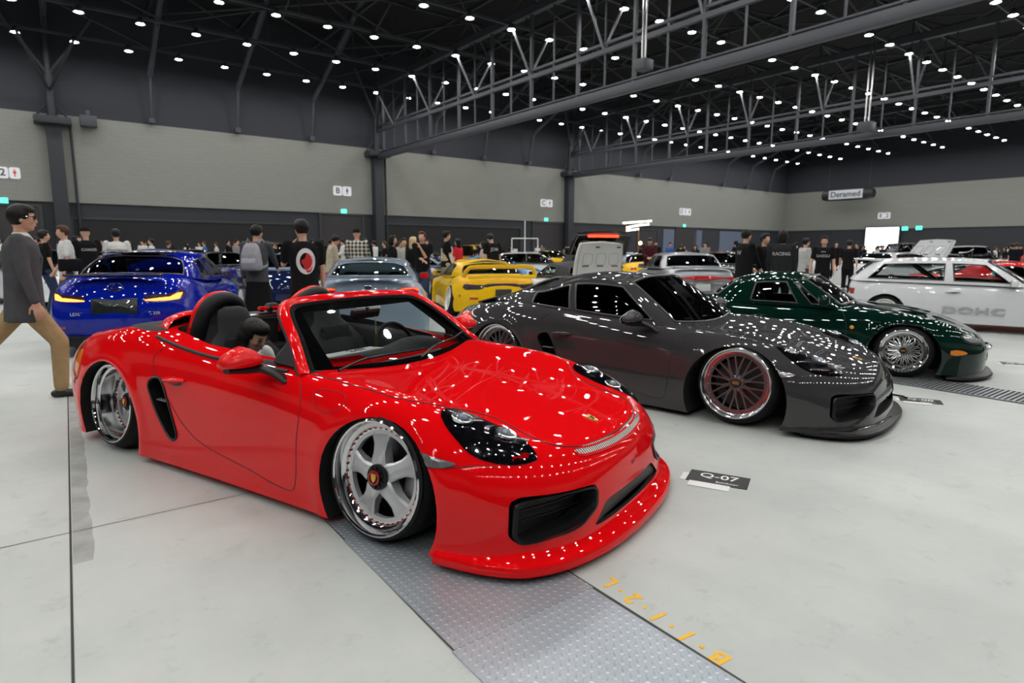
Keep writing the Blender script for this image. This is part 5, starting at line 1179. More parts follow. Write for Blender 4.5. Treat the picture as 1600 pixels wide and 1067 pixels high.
# --- blue coupe seen from behind
BLUE = paint('deep blue pearl', (.002, .012, .30), .0, .35)
lex = dict(fo=.86, ro=-3.80, wb=2.73, hw=.915, sill=.15, taper=.05, ins=.14, iu=.02, du=.17, nf=3, nr=2.7, cf=.6, cr=.62, ar=.365, az=.30, flare=.02, zm=.50, rs=.18, ru=.05,
  sz=[(-3.8, .86), (-3.5, .92), (-2.9, .93), (-2.2, .87), (-1.0, .85), (-.2, .80), (.4, .72), (.86, .60)], cz=[(-3.8, .95), (-3.55, .985), (-3.2, .99), (-2.2, .93), (-.8, .90), (-.3, .86), (.4, .76), (.86, .62)],
  cab=cab([(-.55, 0, .88), (-.60, -.5, .87), (-.78, -.77, .85), (-1.3, -.80, .85), (-1.9, -.80, .86), (-2.35, -.78, .89), (-2.9, -.68, .94), (-3.2, -.45, .97), (-3.28, 0, .98)],
          [(-1.30, 0, 1.315), (-1.32, -.40, 1.30), (-1.42, -.58, 1.26), (-1.7, -.61, 1.275), (-2.0, -.60, 1.26), (-2.25, -.585, 1.22), (-2.5, -.56, 1.20), (-2.5, -.36, 1.265), (-2.48, 0, 1.285)],
          [(-1.3, 1.315), (-1.7, 1.345), (-2.1, 1.34), (-2.48, 1.285)], [('windscreen', 0, 1.75, .1, 1.), ('door_window', 2.25, 4, .1, .9), ('quarter_window', 4.25, 5.25, .1, .9), ('rear_window', 6.25, 8, .1, .9)], bulge=.03, pull=.9),
  wheel=dict(R_=.33, rim=.27, w=.25, dish=.05, camber=4, style='six', inset=.02), mirror=(-.95, .86, .92), seats=2,
  seams=([(-2.3, .86), (-2.35, .55), (-2.2, .25)],),
  patches=[('tail_lamp', [(-3.78, -.36, .79), (-3.76, -.60, .83), (-3.66, -.78, .89), (-3.50, -.87, .90), (-3.52, -.88, .83), (-3.68, -.82, .755), (-3.76, -.62, .73), (-3.79, -.38, .735)], SMOKE, dict(off=.006, d=None)),
           ('lamp_bar', [(-3.80, -.36, .745), (-3.78, -.62, .755), (-3.69, -.80, .78), (-3.60, -.86, .88), (-3.575, -.87, .87), (-3.66, -.83, .765), (-3.78, -.62, .73), (-3.80, -.36, .73)], REDO, dict(off=.012, n=2)),
           ('reflector', [(-3.78, -.62, .37), (-3.76, -.76, .37), (-3.76, -.76, .345), (-3.78, -.62, .345)], REDL, dict(smooth=False))])
lexus, bvl = build_car('coupe_car', 'deep blue coupe with orange glowing tail lamps behind the red convertible', (2.02, 12.57), 22, BLUE, lex, 1)
box_part(lexus, 'boot_spoiler', (-3.60, 0, 1.00), (.18, 1.10, .02), CARB, Matrix.Rotation(.2, 3, 'Y')); box_part(lexus, 'roof_spoiler', (-2.52, 0, 1.30), (.22, .95, .02), CARB, Matrix.Rotation(-.1, 3, 'Y'))
patch(bvl, [(-3.9, -.26, .72), (-3.9, .26, .72), (-3.9, .26, .53), (-3.9, -.26, .53)], 'blank_plate', mat('black plate', (.004, .010, .010), .25, 0, .6), lexus, off=.010, smooth=False, rings=3, d=(1, 0, 0)); box_part(lexus, 'diffuser', (-3.70, 0, .20), (.2, 1.4, .12), BLACKP)
p, n = snap(bvl, (-3.85, 0, .86), .006, (1, 0, 0)); mb = MB(); M = basis(p, (0, -1, 0), n.cross(Vector((0, -1, 0))) if n.cross(Vector((0, -1, 0))).z > 0 else -n.cross(Vector((0, -1, 0))))
mb.M = M; mb.tube([(.085*math.cos(a), .06*math.sin(a), 0) for a in np.linspace(0, 6.28, 20)[:-1]], .007, 6, closed=True); mb.tube([(.0, .05, 0), (-.04, -.016, 0), (-.028, -.028, 0), (.06, -.028, 0)], .007, 6); mb.build('emblem', CHROME, lexus, merge=0)
for txt, yy_ in (('LEXUS', .42), ('RC 350', -.42)):
    p, n = snap(bvl, (-3.85, yy_, .53), .004, (1, 0, 0)); text_obj(txt, .055, CHROME, lexus, basis(p, (0, -1, 0), (0, 0, 1)), depth=.003)
mb = MB()
for yy_ in (.66, .55, -.66, -.55): mb.lathe([(.05, -.12), (.052, 0), (.044, .0), (.042, -.1), (0, -.1)], (-3.76, yy_, .215), (-1, 0, 0), 20)
mb.build('exhaust_tip', STEEL, lexus)
# --- grey blue coupe seen from behind
GB = paint('grey blue lacquer', (.21, .27, .34), .0, .35)
brz = dict(fo=.82, ro=-3.42, wb=2.57, hw=.885, sill=.10, taper=.04, ins=.13, iu=.02, du=.15, nf=3, nr=2.8, cf=.6, cr=.55, ar=.35, az=.28, flare=.03, zm=.46, rs=.14, ru=.04,
  sz=[(-3.42, .80), (-3.2, .86), (-2.6, .87), (-2., .82), (-1.0, .80), (-.2, .76), (.4, .66), (.82, .52)], cz=[(-3.42, .90), (-3.2, .92), (-2.8, .93), (-2.0, .90), (-.8, .84), (-.3, .80), (.4, .69), (.82, .54)],
  cab=cab([(-.50, 0, .82), (-.55, -.5, .81), (-.72, -.74, .795), (-1.2, -.76, .80), (-1.7, -.76, .81), (-2.1, -.745, .835), (-2.6, -.65, .875), (-2.85, -.45, .905), (-2.95, 0, .915)],
          [(-1.12, 0, 1.20), (-1.14, -.40, 1.19), (-1.24, -.55, 1.15), (-1.5, -.57, 1.165), (-1.75, -.57, 1.155), (-2.0, -.56, 1.12), (-2.25, -.53, 1.09), (-2.22, -.36, 1.155), (-2.2, 0, 1.17)],
          [(-1.12, 1.20), (-1.5, 1.225), (-1.9, 1.22), (-2.2, 1.17)], [('windscreen', 0, 1.75, .1, 1.), ('door_window', 2.25, 4, .1, .9), ('quarter_window', 4.25, 5, .1, .9), ('rear_window', 6.25, 8, .1, .9)], bulge=.03, pull=.9),
  wheel=dict(R_=.31, rim=.25, w=.23, dish=.05, camber=4, style='star', inset=.02), mirror=(-.85, .83, .87), mirm=BLACKP, seats=2,
  patches=[('tail_lamp', [(-3.39, -.50, .865), (-3.29, -.67, .87), (-3.16, -.79, .86), (-3.17, -.82, .79), (-3.25, -.78, .725), (-3.34, -.68, .715), (-3.41, -.53, .78)], REDL, dict(off=.006)),
           ('lamp_bar', [(-3.39, -.51, .858), (-3.30, -.66, .862), (-3.18, -.78, .855), (-3.17, -.81, .80), (-3.20, -.79, .80), (-3.22, -.77, .83), (-3.31, -.66, .835), (-3.39, -.52, .832)], REDG, dict(off=.012, n=2))], roofm=GB)
brzc, bvb = build_car('coupe_car', 'grey blue coupe with lit red tail lamps behind the windscreen of the red convertible', (5.16, 11.23), 27, GB, brz, 1)
box_part(brzc, 'boot_spoiler', (-3.28, 0, .955), (.2, 1.25, .03), GB, Matrix.Rotation(.15, 3, 'Y')); box_part(brzc, 'number_plate', (-3.425, 0, .60), (.02, .34, .17), PLATE)
p, n = snap(bvb, (-3.5, 0, .80), .006, (1, 0, 0)); mb = MB(); mb.ball(p, (.012, .07, .04), 16, 8); o = mb.build('emblem', CHROME, brzc); mb = MB(); mb.ball(p-Vector((.006, 0, 0)), (.01, .058, .03), 16, 8); mb.build('field', mat('badge blue', (.01, .02, .08), .2), o)
# --- yellow coupe with a rear wing
YEL = paint('competition yellow', (.86, .52, .006), 0, .35)
rx7 = dict(fo=.93, ro=-3.33, wb=2.425, hw=.90, sill=.12, taper=.08, ins=.14, iu=.03, du=.15, nf=2.5, nr=2.5, cf=.7, cr=.6, ar=.36, az=.26, flare=.04, zm=.44, rs=.14, ru=.03,
  sz=[(-3.33, .74), (-3.1, .80), (-2.5, .83), (-1.9, .76), (-1.0, .74), (-.3, .74), (.2, .66), (.6, .54), (.93, .42)], cz=[(-3.33, .80), (-3.1, .83), (-2.6, .85), (-1.8, .80), (-.8, .78), (-.3, .74), (.2, .66), (.6, .55), (.93, .43)],
  cab=cab([(-.42, 0, .76), (-.48, -.5, .755), (-.68, -.72, .735), (-1.15, -.74, .735), (-1.6, -.735, .75), (-1.9, -.72, .77), (-2.4, -.66, .81), (-2.85, -.50, .825), (-3.0, 0, .83)],
          [(-1.02, 0, 1.13), (-1.05, -.38, 1.12), (-1.15, -.53, 1.07), (-1.4, -.55, 1.09), (-1.65, -.55, 1.08), (-1.85, -.54, 1.04), (-2.1, -.53, 1.02), (-2.05, -.38, 1.07), (-2.0, 0, 1.10)],
          [(-1.02, 1.13), (-1.3, 1.155), (-1.7, 1.15), (-2.0, 1.10)], [('windscreen', 0, 1.75, .1, 1.), ('door_window', 2.25, 4.5, .1, .9), ('rear_window', 6.25, 8, .1, .9)], bulge=.035, pull=.88),
  wheel=dict(R_=.315, rim=.25, w=.28, dish=.03, camber=9, style='disc', face=WHT, lip=WHT, inset=-.035), mirror=(-.75, .80, .82),
  patches=[('tail_lamp', [(-3.30, -.38, .70), (-3.24, -.62, .72), (-3.08, -.80, .72), (-3.05, -.83, .65), (-3.12, -.80, .60), (-3.24, -.66, .60), (-3.31, -.42, .61)], SMOKE, dict(off=.006)),
           ('fog_lamp', [(-3.27, -.50, .42), (-3.20, -.68, .42), (-3.20, -.68, .375), (-3.27, -.50, .375)], REDL, dict(smooth=False)),
           ('side_marker', [(-2.98, -.885, .47), (-3.03, -.875, .47), (-3.03, -.875, .43), (-2.98, -.885, .43)], REDL, dict(smooth=False))])
rx, bvx = build_car('coupe_car', 'yellow coupe with a looped rear wing and white dished wheels', (8.25, 12.82), 20, YEL, rx7, 1)
patch(bvx, [(-3.33, -.42, .72), (-3.34, 0, .74), (-3.33, .42, .72), (-3.33, .42, .665), (-3.34, 0, .685), (-3.33, -.42, .665)], 'lamp_panel', SMOKE, rx, off=.004, n=3)
mb = MB(); mb.tube([(-3.05, -.74, .81), (-3.12, -.71, .92), (-3.17, -.64, 1.0), (-3.18, -.5, 1.015), (-3.19, 0, 1.02), (-3.18, .5, 1.015), (-3.17, .64, 1.0), (-3.12, .71, .92), (-3.05, .74, .81)], [.05, .045, .045, .045, .045, .045, .045, .045, .05], 8, flat=.45, up=(1, 0, .3))
mb.tube([(-3.24, -.70, .815), (-3.30, 0, .835), (-3.24, .70, .815)], .04, 8, flat=.5, up=(1, 0, 0)); mb.build('rear_wing', YEL, rx, smooth=50, merge=0)
box_part(rx, 'diffuser', (-3.2, 0, .2), (.2, 1.3, .12), mat('dark grey plastic', (.04,)*3, .5)); box_part(rx, 'number_plate', (-3.33, 0, .50), (.02, .33, .16), mat('dark plate', (.03, .03, .03), .4))
# --- silver saloon seen from behind
SIL = paint('silver metallic', (.33, .35, .38), .5, .3)
sed = dict(fo=.82, ro=-3.75, wb=2.73, hw=.85, sill=.17, taper=.04, ins=.09, iu=.012, du=.16, nf=4, nr=4.6, cf=.45, cr=.35, ar=.34, az=.30, zm=.46, rs=.06, ru=.01,
  sz=[(-3.75, .86), (-3.6, .90), (-2.9, .90), (-2., .88), (-1.0, .86), (-.2, .83), (.4, .78), (.82, .70)], cz=[(-3.75, .92), (-3.6, .94), (-3.1, .95), (-2.0, .93), (-.9, .90), (-.4, .87), (.4, .81), (.82, .72)],
  cab=cab([(-.62, 0, .89), (-.66, -.5, .88), (-.82, -.76, .865), (-1.3, -.78, .87), (-1.85, -.78, .88), (-2.35, -.775, .89), (-2.86, -.72, .91), (-3.02, -.45, .93), (-3.05, 0, .935)],
          [(-1.22, 0, 1.29), (-1.24, -.42, 1.28), (-1.30, -.60, 1.25), (-1.6, -.62, 1.265), (-1.9, -.62, 1.265), (-2.2, -.61, 1.255), (-2.5, -.59, 1.235), (-2.58, -.40, 1.265), (-2.6, 0, 1.275)],
          [(-1.22, 1.29), (-1.6, 1.315), (-2.1, 1.315), (-2.6, 1.275)], [('windscreen', 0, 1.75, .1, 1.), ('front_door_window', 2.25, 3.75, .1, .9), ('rear_door_window', 4., 5.5, .1, .9), ('rear_window', 6.25, 8, .1, .9)], bulge=.025, pull=.92),
  wheel=dict(R_=.31, rim=.25, w=.21, dish=.04, camber=3, style='six', inset=.03), mirror=(-.95, .83, .93), seats=2, glass=glass('dark tinted glass', (.10, .11, .12)),
  seams=([(-1.75, .88), (-1.75, .2)], [(-.7, .86), (-.6, .2)]), patches=[('tail_lamp', [(-3.76, -.10, .78), (-3.75, -.74, .78), (-3.66, -.83, .78), (-3.66, -.83, .66), (-3.75, -.74, .66), (-3.76, -.10, .66)], REDL, dict(smooth=False, rings=6))])
sedan, bvs = build_car('saloon_car', 'silver saloon with a full-width red lamp bar behind the grey coupe', (14.41, 11.63), 38, SIL, sed, 1)
box_part(sedan, 'lamp_panel', (-3.755, 0, .72), (.02, .30, .10), REDL); box_part(sedan, 'number_plate', (-3.77, 0, .50), (.02, .34, .17), PLATE); box_part(sedan, 'bumper_strip', (-3.76, 0, .60), (.05, 1.5, .03), mat('chrome strip', (.6, .6, .6), .15, 1))
box_part(sedan, 'boot_lip', (-3.68, 0, .955), (.14, 1.35, .03), SIL)
# ------------------------------------------------------------------ people
SKIN = mat('skin', (.56, .33, .23), .5, spec=.3); SKIN.node_tree.nodes['Principled BSDF'].inputs['Subsurface Weight'].default_value = .0
HAIRM = {'black': mat('black hair', (.005, .004, .004), .5, spec=.25), 'brown': mat('brown hair', (.06, .026, .014), .5, spec=.25), 'blond': mat('blond hair', (.55, .40, .22), .5)}
EYEM = mat('eye dark', (.02, .012, .01), .2); LIPM = mat('lips', (.42, .16, .13), .5); SHOEB = mat('black shoe leather', (.012, .012, .013), .4); SHOEW = mat('white shoe', (.55, .55, .55), .5)
CLOTH = {}
def cloth(name, col, rough=.85):
    if name not in CLOTH: m = mat('cloth '+name, col, rough, spec=.12); col = tuple(c*(.55 if max(col) < .05 else 1) for c in col); add_noise(m, 14, tuple(c*.88 for c in col), tuple(min(1, c*1.08) for c in col), bump=.15, dist=.01); CLOTH[name] = m
    return CLOTH[name]
def ik(a, b, l1, l2, pole):
    a, b, pole = Vector(a), Vector(b), Vector(pole); d = b-a; L_ = max(min(d.length, l1+l2-.002), .05); u = d.normalized()
    x = (l1*l1-l2*l2+L_*L_)/(2*L_); h = math.sqrt(max(l1*l1-x*x, 0)); w = (pole-u*pole.dot(u)).normalized(); return a+u*x+w*h, a+u*L_
class Blob:
    def __init__(s): s.mb = MB()
    def cap(s, p, q, r1, r2=None, n=14):
        r2 = r1 if r2 is None else r2; p, q = Vector(p), Vector(q); s.mb.cyl(p, q, r1, r2, n); s.mb.ball(p, r1*.995, n, 8); s.mb.ball(q, r2*.995, n, 8); return s
    def chain(s, pts, rs, n=14):
        for i in range(len(pts)-1): s.cap(pts[i], pts[i+1], rs[i], rs[i+1], n)
        return s
    def ell(s, c, r, rot=None, n=20, m=14):
        t = MB(); t.ball((0, 0, 0), r, n, m); vs = [(rot @ Vector(v) if rot else Vector(v))+Vector(c) for v in t.v]; s.mb.add(vs, t.f); return s
    def loft(s, rings):
        """rings: (centre, half depth x, half width y, rot or None)"""
        A = []
        for c, rx, ry, rot in rings:
            row = []
            for k in range(20):
                a = 2*math.pi*k/20; v = Vector((rx*math.copysign(abs(math.cos(a))**.85, math.cos(a)), ry*math.copysign(abs(math.sin(a))**.85, math.sin(a)), 0)); row.append(tuple((rot @ v if rot else v)+Vector(c)))
            A.append(row)
        s.mb.grid(A, cv=True); s.mb.add(A[0], [tuple(range(19, -1, -1))]); s.mb.add(A[-1], [tuple(range(20))]); return s
    def build(s, name, m, parent, vox=.012, smooth=6, cuts=None, mats=None):
        me = s.mb.mesh(name, 0); o = link_mesh(name, me, parent, mats or [m])
        r = o.modifiers.new('r', 'REMESH'); r.mode = 'VOXEL'; r.voxel_size = vox; r.use_smooth_shade = True
        if smooth: k = o.modifiers.new('s', 'SMOOTH'); k.factor = .5; k.iterations = smooth
        apply_mods(o); o.data.shade_smooth(); return o
def cut_neg(o, test):
    """drop the faces whose centre fails the test"""
    bm = bmesh.new(); bm.from_mesh(o.data); bmesh.ops.delete(bm, geom=[f for f in bm.faces if test(f.calc_center_median())], context='FACES'); bm.to_mesh(o.data); bm.free()
def hand(b, wrist, d, palm_n, s, k=1., curl=.5, thumb=1):
    """d: direction of the fingers, palm_n: out of the palm, s: side of the thumb (+1 along d x palm_n)"""
    d = Vector(d).normalized(); pn = (Vector(palm_n)-d*Vector(palm_n).dot(d)).normalized(); t = d.cross(pn)*s
    w = Vector(wrist); c = w+d*.05*k
    for q in (-.022, 0, .022): b.cap(w+d*.012*k+t*q*k*.7, w+d*.085*k+t*q*k*1.15, .0155*k, .0135*k, 10)
    for i, (o, L_) in enumerate(((.033, .070), (.011, .080), (-.011, .075), (-.033, .058))):
        base = w+d*.088*k+t*o*k; L_ *= k; p = base; a = 0
        for j, f in enumerate((.45, .30, .25)):
            a += curl*(.55+.15*i*.3); v = d*math.cos(a)+pn*math.sin(a); q = p+v*L_*f; b.cap(p, q, .0088*k*(1-.12*j), .0088*k*(1-.12*(j+1)), 8); p = q
    p = w+d*.025*k+t*.03*k; v1 = (d*.6+t*.75+pn*.25).normalized(); q = p+v1*.036*k; v2 = (d*.85+t*.35+pn*(.3+curl*.4)).normalized(); r = q+v2*.03*k; e_ = r+(v2+pn*curl*.4).normalized()*.024*k
    b.chain([p, q, r, e_], [.0135*k, .0115*k, .010*k, .0085*k], 8)
def person(label, loc, az, h=1.70, top='black', topc=(.015, .015, .017), sleeve='short', leg='trousers', legc=(.02, .02, .022), shoe=None, hair='black', hairstyle='short', skin=None, pose=None, vox=.013, extras=(), name='person', cat='person', group=None, topkind='shirt', z0=0., jacket=False, female=False, parent=None):
    P = dict(lean=0, twist=0, hl=(.10, .25, .80), hr=(.10, -.25, .80), fl=(0, .09), fr=(0, -.09), head=(0, 0, 0), crouch=0, ankle=(0, 0)); P.update(pose or {})
    e = empty(name, (loc[0], loc[1], z0), R(90-az)); tag(e, label, cat, group); k = h/1.72; skin = skin or SKIN
    V = lambda x, y, z: Vector((x*k, y*k, z*k))
    hip = V(P.get('hipx', 0), 0, .93-P['crouch']); ln = R(P['lean']); up = Vector((math.sin(ln), 0, math.cos(ln))); fw = Vector((math.cos(ln), 0, -math.sin(ln))); tw = R(P['twist'])
    rt = Matrix.Rotation(tw, 3, 'Z'); sd = rt @ Vector((0, 1, 0)); fw = rt @ fw if tw else fw; TR = Matrix((fw, sd, up)).transposed()
    at = lambda f: hip+up*f*k
    sw = (.165 if female else .185)*k; sh = {1: at(.50)+sd*sw, -1: at(.50)-sd*sw}; neck = at(.535); 
    hy, hp, hr_ = [R(a) for a in P['head']]; HR = Matrix.Rotation(hy, 3, 'Z') @ Matrix.Rotation(hp+ln*.5, 3, 'Y') @ Matrix.Rotation(hr_, 3, 'X')
    hc = neck+up*.045*k+(HR @ Vector((.018, 0, .115)))*k; H = lambda x, y, z: hc+(HR @ Vector((x, y, z)))*k
    arm = {}
    for s, key in ((1, 'hl'), (-1, 'hr')):
        tgt = V(*P[key]); el, hd = ik(sh[s], tgt, .285*k, .25*k, Vector((-.6, s*.5, -.5))); arm[s] = (sh[s], el, hd)
    legs = {}
    for s, key in ((1, 'fl'), (-1, 'fr')):
        f = P[key]; fz = f[2] if len(f) > 2 else .0; hj = hip+sd*s*.085*k-Vector((0, 0, .03))*k; an = V(f[0], f[1], .085+fz); kn, an = ik(hj, an, .42*k, .425*k, Vector((1, s*.08, .1))); legs[s] = (hj, kn, an, f[3] if len(f) > 3 else 0, fz)
    # body
    b = Blob(); b.loft([(at(-.06), .085*k, .125*k, TR), (at(.05), .09*k, .14*k, TR), (at(.20), .085*k, .125*k, TR), (at(.36), .10*k, .145*k, TR), (at(.47), .085*k, .15*k, TR), (at(.52), .05*k, .08*k, TR)])
    b.cap(at(.50), H(-.012, 0, -.06), .052*k, .048*k)
    b.ell(hc, (.092*k, .074*k, .108*k), HR); b.ell(H(.012, 0, -.055), (.072*k, .056*k, .062*k), HR); b.ell(H(.062, 0, -.085), (.022*k, .026*k, .020*k), HR)
    b.cap(H(.082, 0, .016), H(.099, 0, -.028), .010*k, .0130*k, 8); b.ell(H(.085, 0, -.056), (.012*k, .024*k, .010*k), HR, 10, 8)
    for s in (-1, 1): b.ell(H(-.006, s*.076, -.012), (.018*k, .010*k, .030*k), HR, 10, 8); b.ell(H(.058, s*.034, -.022), (.03*k, .026*k, .024*k), HR, 10, 8)
    for s in (1, -1):
        S_, E_, W_ = arm[s]; b.chain([S_, E_, W_], [.048*k, .038*k, .026*k]); d = (W_-E_).normalized(); pn = P.get('pn', {}).get(s, Vector((0, -s, 0)) if abs(d.z) > .6 else Vector((0, 0, -1)))
        hand(b, W_, P.get('hd', {}).get(s, d), pn, s*P.get('thumb', 1), k, P.get('curl', .45))
        hj, kn, an, toe, fz = legs[s]; b.chain([hj, kn, an], [.080*k, .052*k, .036*k])
    body = b.build('body', skin, e, vox); body.name = 'body'
    # face
    if vox < .016:
        mb = MB()
        for s in (-1, 1): mb.ball(H(.086, s*.032, .006), (.006*k, .012*k, .006*k), 8, 6)
        mb.build('eyes', EYEM, body, merge=0)
        mb = MB(); 
        for s in (-1, 1): mb.tube([H(.088, s*.018, .026), H(.088, s*.034, .031), H(.078, s*.05, .026)], .003*k, 5)
        mb.build('eyebrows', HAIRM['black'], body, merge=0)
        mb = MB(); mb.ball(H(.094, 0, -.056), (.006*k, .019*k, .006*k), 8, 6); mb.build('mouth', LIPM, body)
    # top
    tc = cloth(top, topc); b = Blob(); g = .016*k*(2.1 if jacket else 1); lo = P.get('hem', -.10 if not jacket else -.16)
    b.loft([(at(lo), .118*k+g, .165*k+g, TR), (at(.06), .105*k+g, .150*k+g, TR), (at(.20), .10*k+g, .150*k+g, TR), (at(.36), .108*k+g, .165*k+g, TR), (at(.46), .092*k+g, .172*k+g, TR), (at(.515), .058*k+g, .105*k+g, TR), (at(.545), .050*k+g*.6, .062*k+g*.6, TR)])
    for s in (1, -1):
        S_, E_, W_ = arm[s]
        if sleeve == 'long': b.chain([S_, E_, E_+(W_-E_)*.93], [.064*k, .052*k, .040*k])
        elif sleeve == 'short': b.chain([S_, S_+(E_-S_)*.72], [.066*k, .060*k])
    shirt = b.build(topkind, tc, e, max(vox, .013))
    # legs
    lc = cloth(leg+str(legc), legc) if leg != 'skirt' else cloth('skirt'+str(legc), legc); b = Blob()
    b.loft([(at(-.10), .115*k, .165*k, TR), (at(-.02), .115*k, .162*k, TR), (at(.06), .10*k, .15*k, TR)])
    if leg == 'skirt': b.loft([(V(0, 0, .30), .22*k, .25*k, None), (V(0, 0, .6), .17*k, .20*k, None), (at(-.02), .12*k, .165*k, None)])
    else:
        w = 1.25 if leg == 'wide' else 1.0; end = .55 if leg == 'shorts' else .96
        for s in (1, -1):
            hj, kn, an, toe, fz = legs[s]
            if leg == 'shorts': b.chain([hj, kn+(hj-kn)*.1], [.098*k, .088*k])
            else: b.chain([hj, kn, kn+(an-kn)*end], [.100*k, .072*k*w, .060*k*w])
    tr = b.build('skirt' if leg == 'skirt' else 'trousers', lc, e, max(vox, .013))
    for s in (1, -1):
        hj, kn, an, toe, fz = legs[s]; b = Blob(); td = R(toe); dn = (Matrix.Rotation(R(P['ankle'][0 if s > 0 else 1]), 3, 'Y') @ Vector((math.cos(td), math.sin(td)*s, 0))); upv = Vector((0, 0, 1)); a0 = Vector((an.x, an.y, an.z))
        sole = a0-Vector((0, 0, .05*k)); b.cap(sole-dn*.05*k, sole+dn*.16*k, .036*k, .030*k); b.cap(a0, sole, .040*k, .040*k); b.ell(sole+dn*.06*k+Vector((0, 0, .0)), (.13*k, .044*k, .034*k), Matrix.Rotation(td*s, 3, 'Z') if not P['ankle'][0 if s > 0 else 1] else Matrix.Rotation(R(P['ankle'][0 if s > 0 else 1]), 3, 'Y'))
        b.build('shoe', shoe or SHOEB, e, .010 if vox < .016 else .016, 3)
    # hair
    hm = HAIRM[hair]; b = Blob()
    if hairstyle != 'cap':
        b.ell(H(-.014, 0, .018), (.101*k, .088*k, .106*k), HR); b.ell(H(.02, 0, .07), (.072*k, .074*k, .052*k), HR)
        if hairstyle == 'long': b.ell(H(-.035, 0, -.10), (.072*k, .092*k, .17*k), HR); b.ell(H(-.05, 0, -.25), (.05*k, .085*k, .14*k), HR)
        elif hairstyle == 'bob': b.ell(H(-.02, 0, -.03), (.095*k, .096*k, .105*k), HR); b.ell(H(-.03, 0, -.08), (.08*k, .09*k, .07*k), HR)
        hz, hx = {'short': (-.02, .052), 'long': (-.5, .045), 'bob': (-.2, .055)}[hairstyle]
        hair_o = b.build('hair', hm, e, .010 if vox < .016 else .016, 3)
        inv = HR.transposed(); kk = k
        def face_open(c):
            q = (inv @ (c-hc))/kk; front = q.x > (.030 if q.z < .0 else .045) and q.z < .052 and abs(q.y) < .075
            low = hairstyle == 'short' and q.z < -.045+max(0, -.02-q.x)*-.9 and q.x > -.09
            return front or (hairstyle == 'short' and q.z < -.062) or (hairstyle == 'short' and q.z < -.01 and q.x > -.005)
        cut_neg(hair_o, face_open)
        sdm = hair_o.modifiers.new('s', 'SOLIDIFY'); sdm.thickness = .008; sdm.offset = -1; apply_mods(hair_o); hair_o.data.shade_smooth()
        add_hair_tex(hm)
    else:
        b.ell(H(-.006, 0, .030), (.102*k, .086*k, .088*k), HR); b.ell(H(.11, 0, .035), (.06*k, .062*k, .010*k), HR); o = b.build('cap', cloth('cap black', (.015, .015, .017)), e, .010, 3)
        inv = HR.transposed(); cut_neg(o, lambda c: ((inv @ (c-hc))/k).z < .018)
    out = dict(e=e, H=H, HR=HR, k=k, arm=arm, legs=legs, at=at, TR=TR, hip=hip, body=body, shirt=shirt, hc=hc, fw=fw, sd=sd, up=up)
    return out
def add_hair_tex(m):
    if 'hairtex' in m: return
    m['hairtex'] = 1; nt, N, L, b = nodes(m); tc = N.new('ShaderNodeTexCoord'); w = N.new('ShaderNodeTexNoise'); w.inputs['Scale'].default_value = 60; bp = N.new('ShaderNodeBump'); bp.inputs['Strength'].default_value = .6; bp.inputs['Distance'].default_value = .01
    mp = N.new('ShaderNodeMapping'); mp.inputs['Scale'].default_value = (1, 1, .15); L.new(tc.outputs['Object'], mp.inputs[0]); L.new(mp.outputs[0], w.inputs['Vector']); L.new(w.outputs[0], bp.inputs['Height']); L.new(bp.outputs[0], b.inputs['Normal'])
def px_ground(px, dist_z):
    """ground point below pixel column px at depth dist_z along the view axis (on the horizon line)"""
    v = CF+CR*((px-800)/F)-CU*((390-533.5)/F); v = v*dist_z; return (v.x, v.y)
def toward(loc, az_view): return az_view
def view_az(px): return math.degrees(math.atan2(*px_ground(px, 10)))
def print_on(per, txt, size, m, back=True, z=.36, nm='print', y=0):
    """lettering or emblem on the back (or chest) of a shirt"""
    sgn = -1 if back else 1; c = per['at'](z)+per['fw']*(sgn*.142*per['k'])+per['sd']*y; bv_ = bvh_of([per['shirt']])
    hit = bv_.ray_cast(c+per['fw']*sgn*.3, -per['fw']*sgn); c = hit[0]+per['fw']*sgn*.004 if hit[0] else c
    xa = per['sd']*(1 if back else -1)*-1
    M = basis(c, xa if not back else -per['sd'], per['up']); 
    if M.to_3x3().col[2].dot(per['fw']*sgn) < 0: M = basis(c, -Vector(M.to_3x3().col[0]), per['up'])
    me = text_mesh(txt, size, .002, font_bold=.002); me.materials.clear(); me.transform(M)
    for v in me.vertices:
        h_ = bv_.ray_cast(v.co+per['fw']*sgn*.2, -per['fw']*sgn)
        if h_[0]: v.co = h_[0]+per['fw']*sgn*.004
    return link_mesh(nm, me, per['shirt'], [m])
PW = mat('shirt print white', (.62, .62, .62), .7)
# walking man in the grey blazer at the left edge
BLZ = cloth('charcoal blazer', (.070, .070, .078)); KH = (.36, .25, .13)
man = person('man in charcoal blazer and khaki trousers walking past the blue coupe, wearing sunglasses', (-.19, 6.93), 94, 1.74, top='charcoal blazer', topc=(.070, .070, .078), sleeve='long', legc=KH, topkind='blazer', jacket=True, vox=.008,
   pose=dict(fl=(-.60, .08, .12, 0), fr=(.20, -.07, 0, 0), hl=(-.10, .26, .80), hr=(.12, -.27, .72), hipx=0, crouch=.035, lean=2, ankle=(34, 0), head=(4, 3, 0), curl=.55, thumb=1, hem=-.20))
k = man['k']; H = man['H']; mb = MB()
for s in (-1, 1): mb.ball(H(.093, s*.036, .010), (.010*k, .030*k, .020*k), 12, 8); mb.tube([H(.088, s*.064, .014), H(.05, s*.082, .016), H(-.01, s*.084, .008)], .003, 5)
mb.tube([H(.10, -.015, .014), H(.104, 0, .016), H(.10, .015, .014)], .003, 5); mb.build('sunglasses', mat('dark lenses', (.008, .008, .01), .05, 0, 1), man['e'], merge=0)
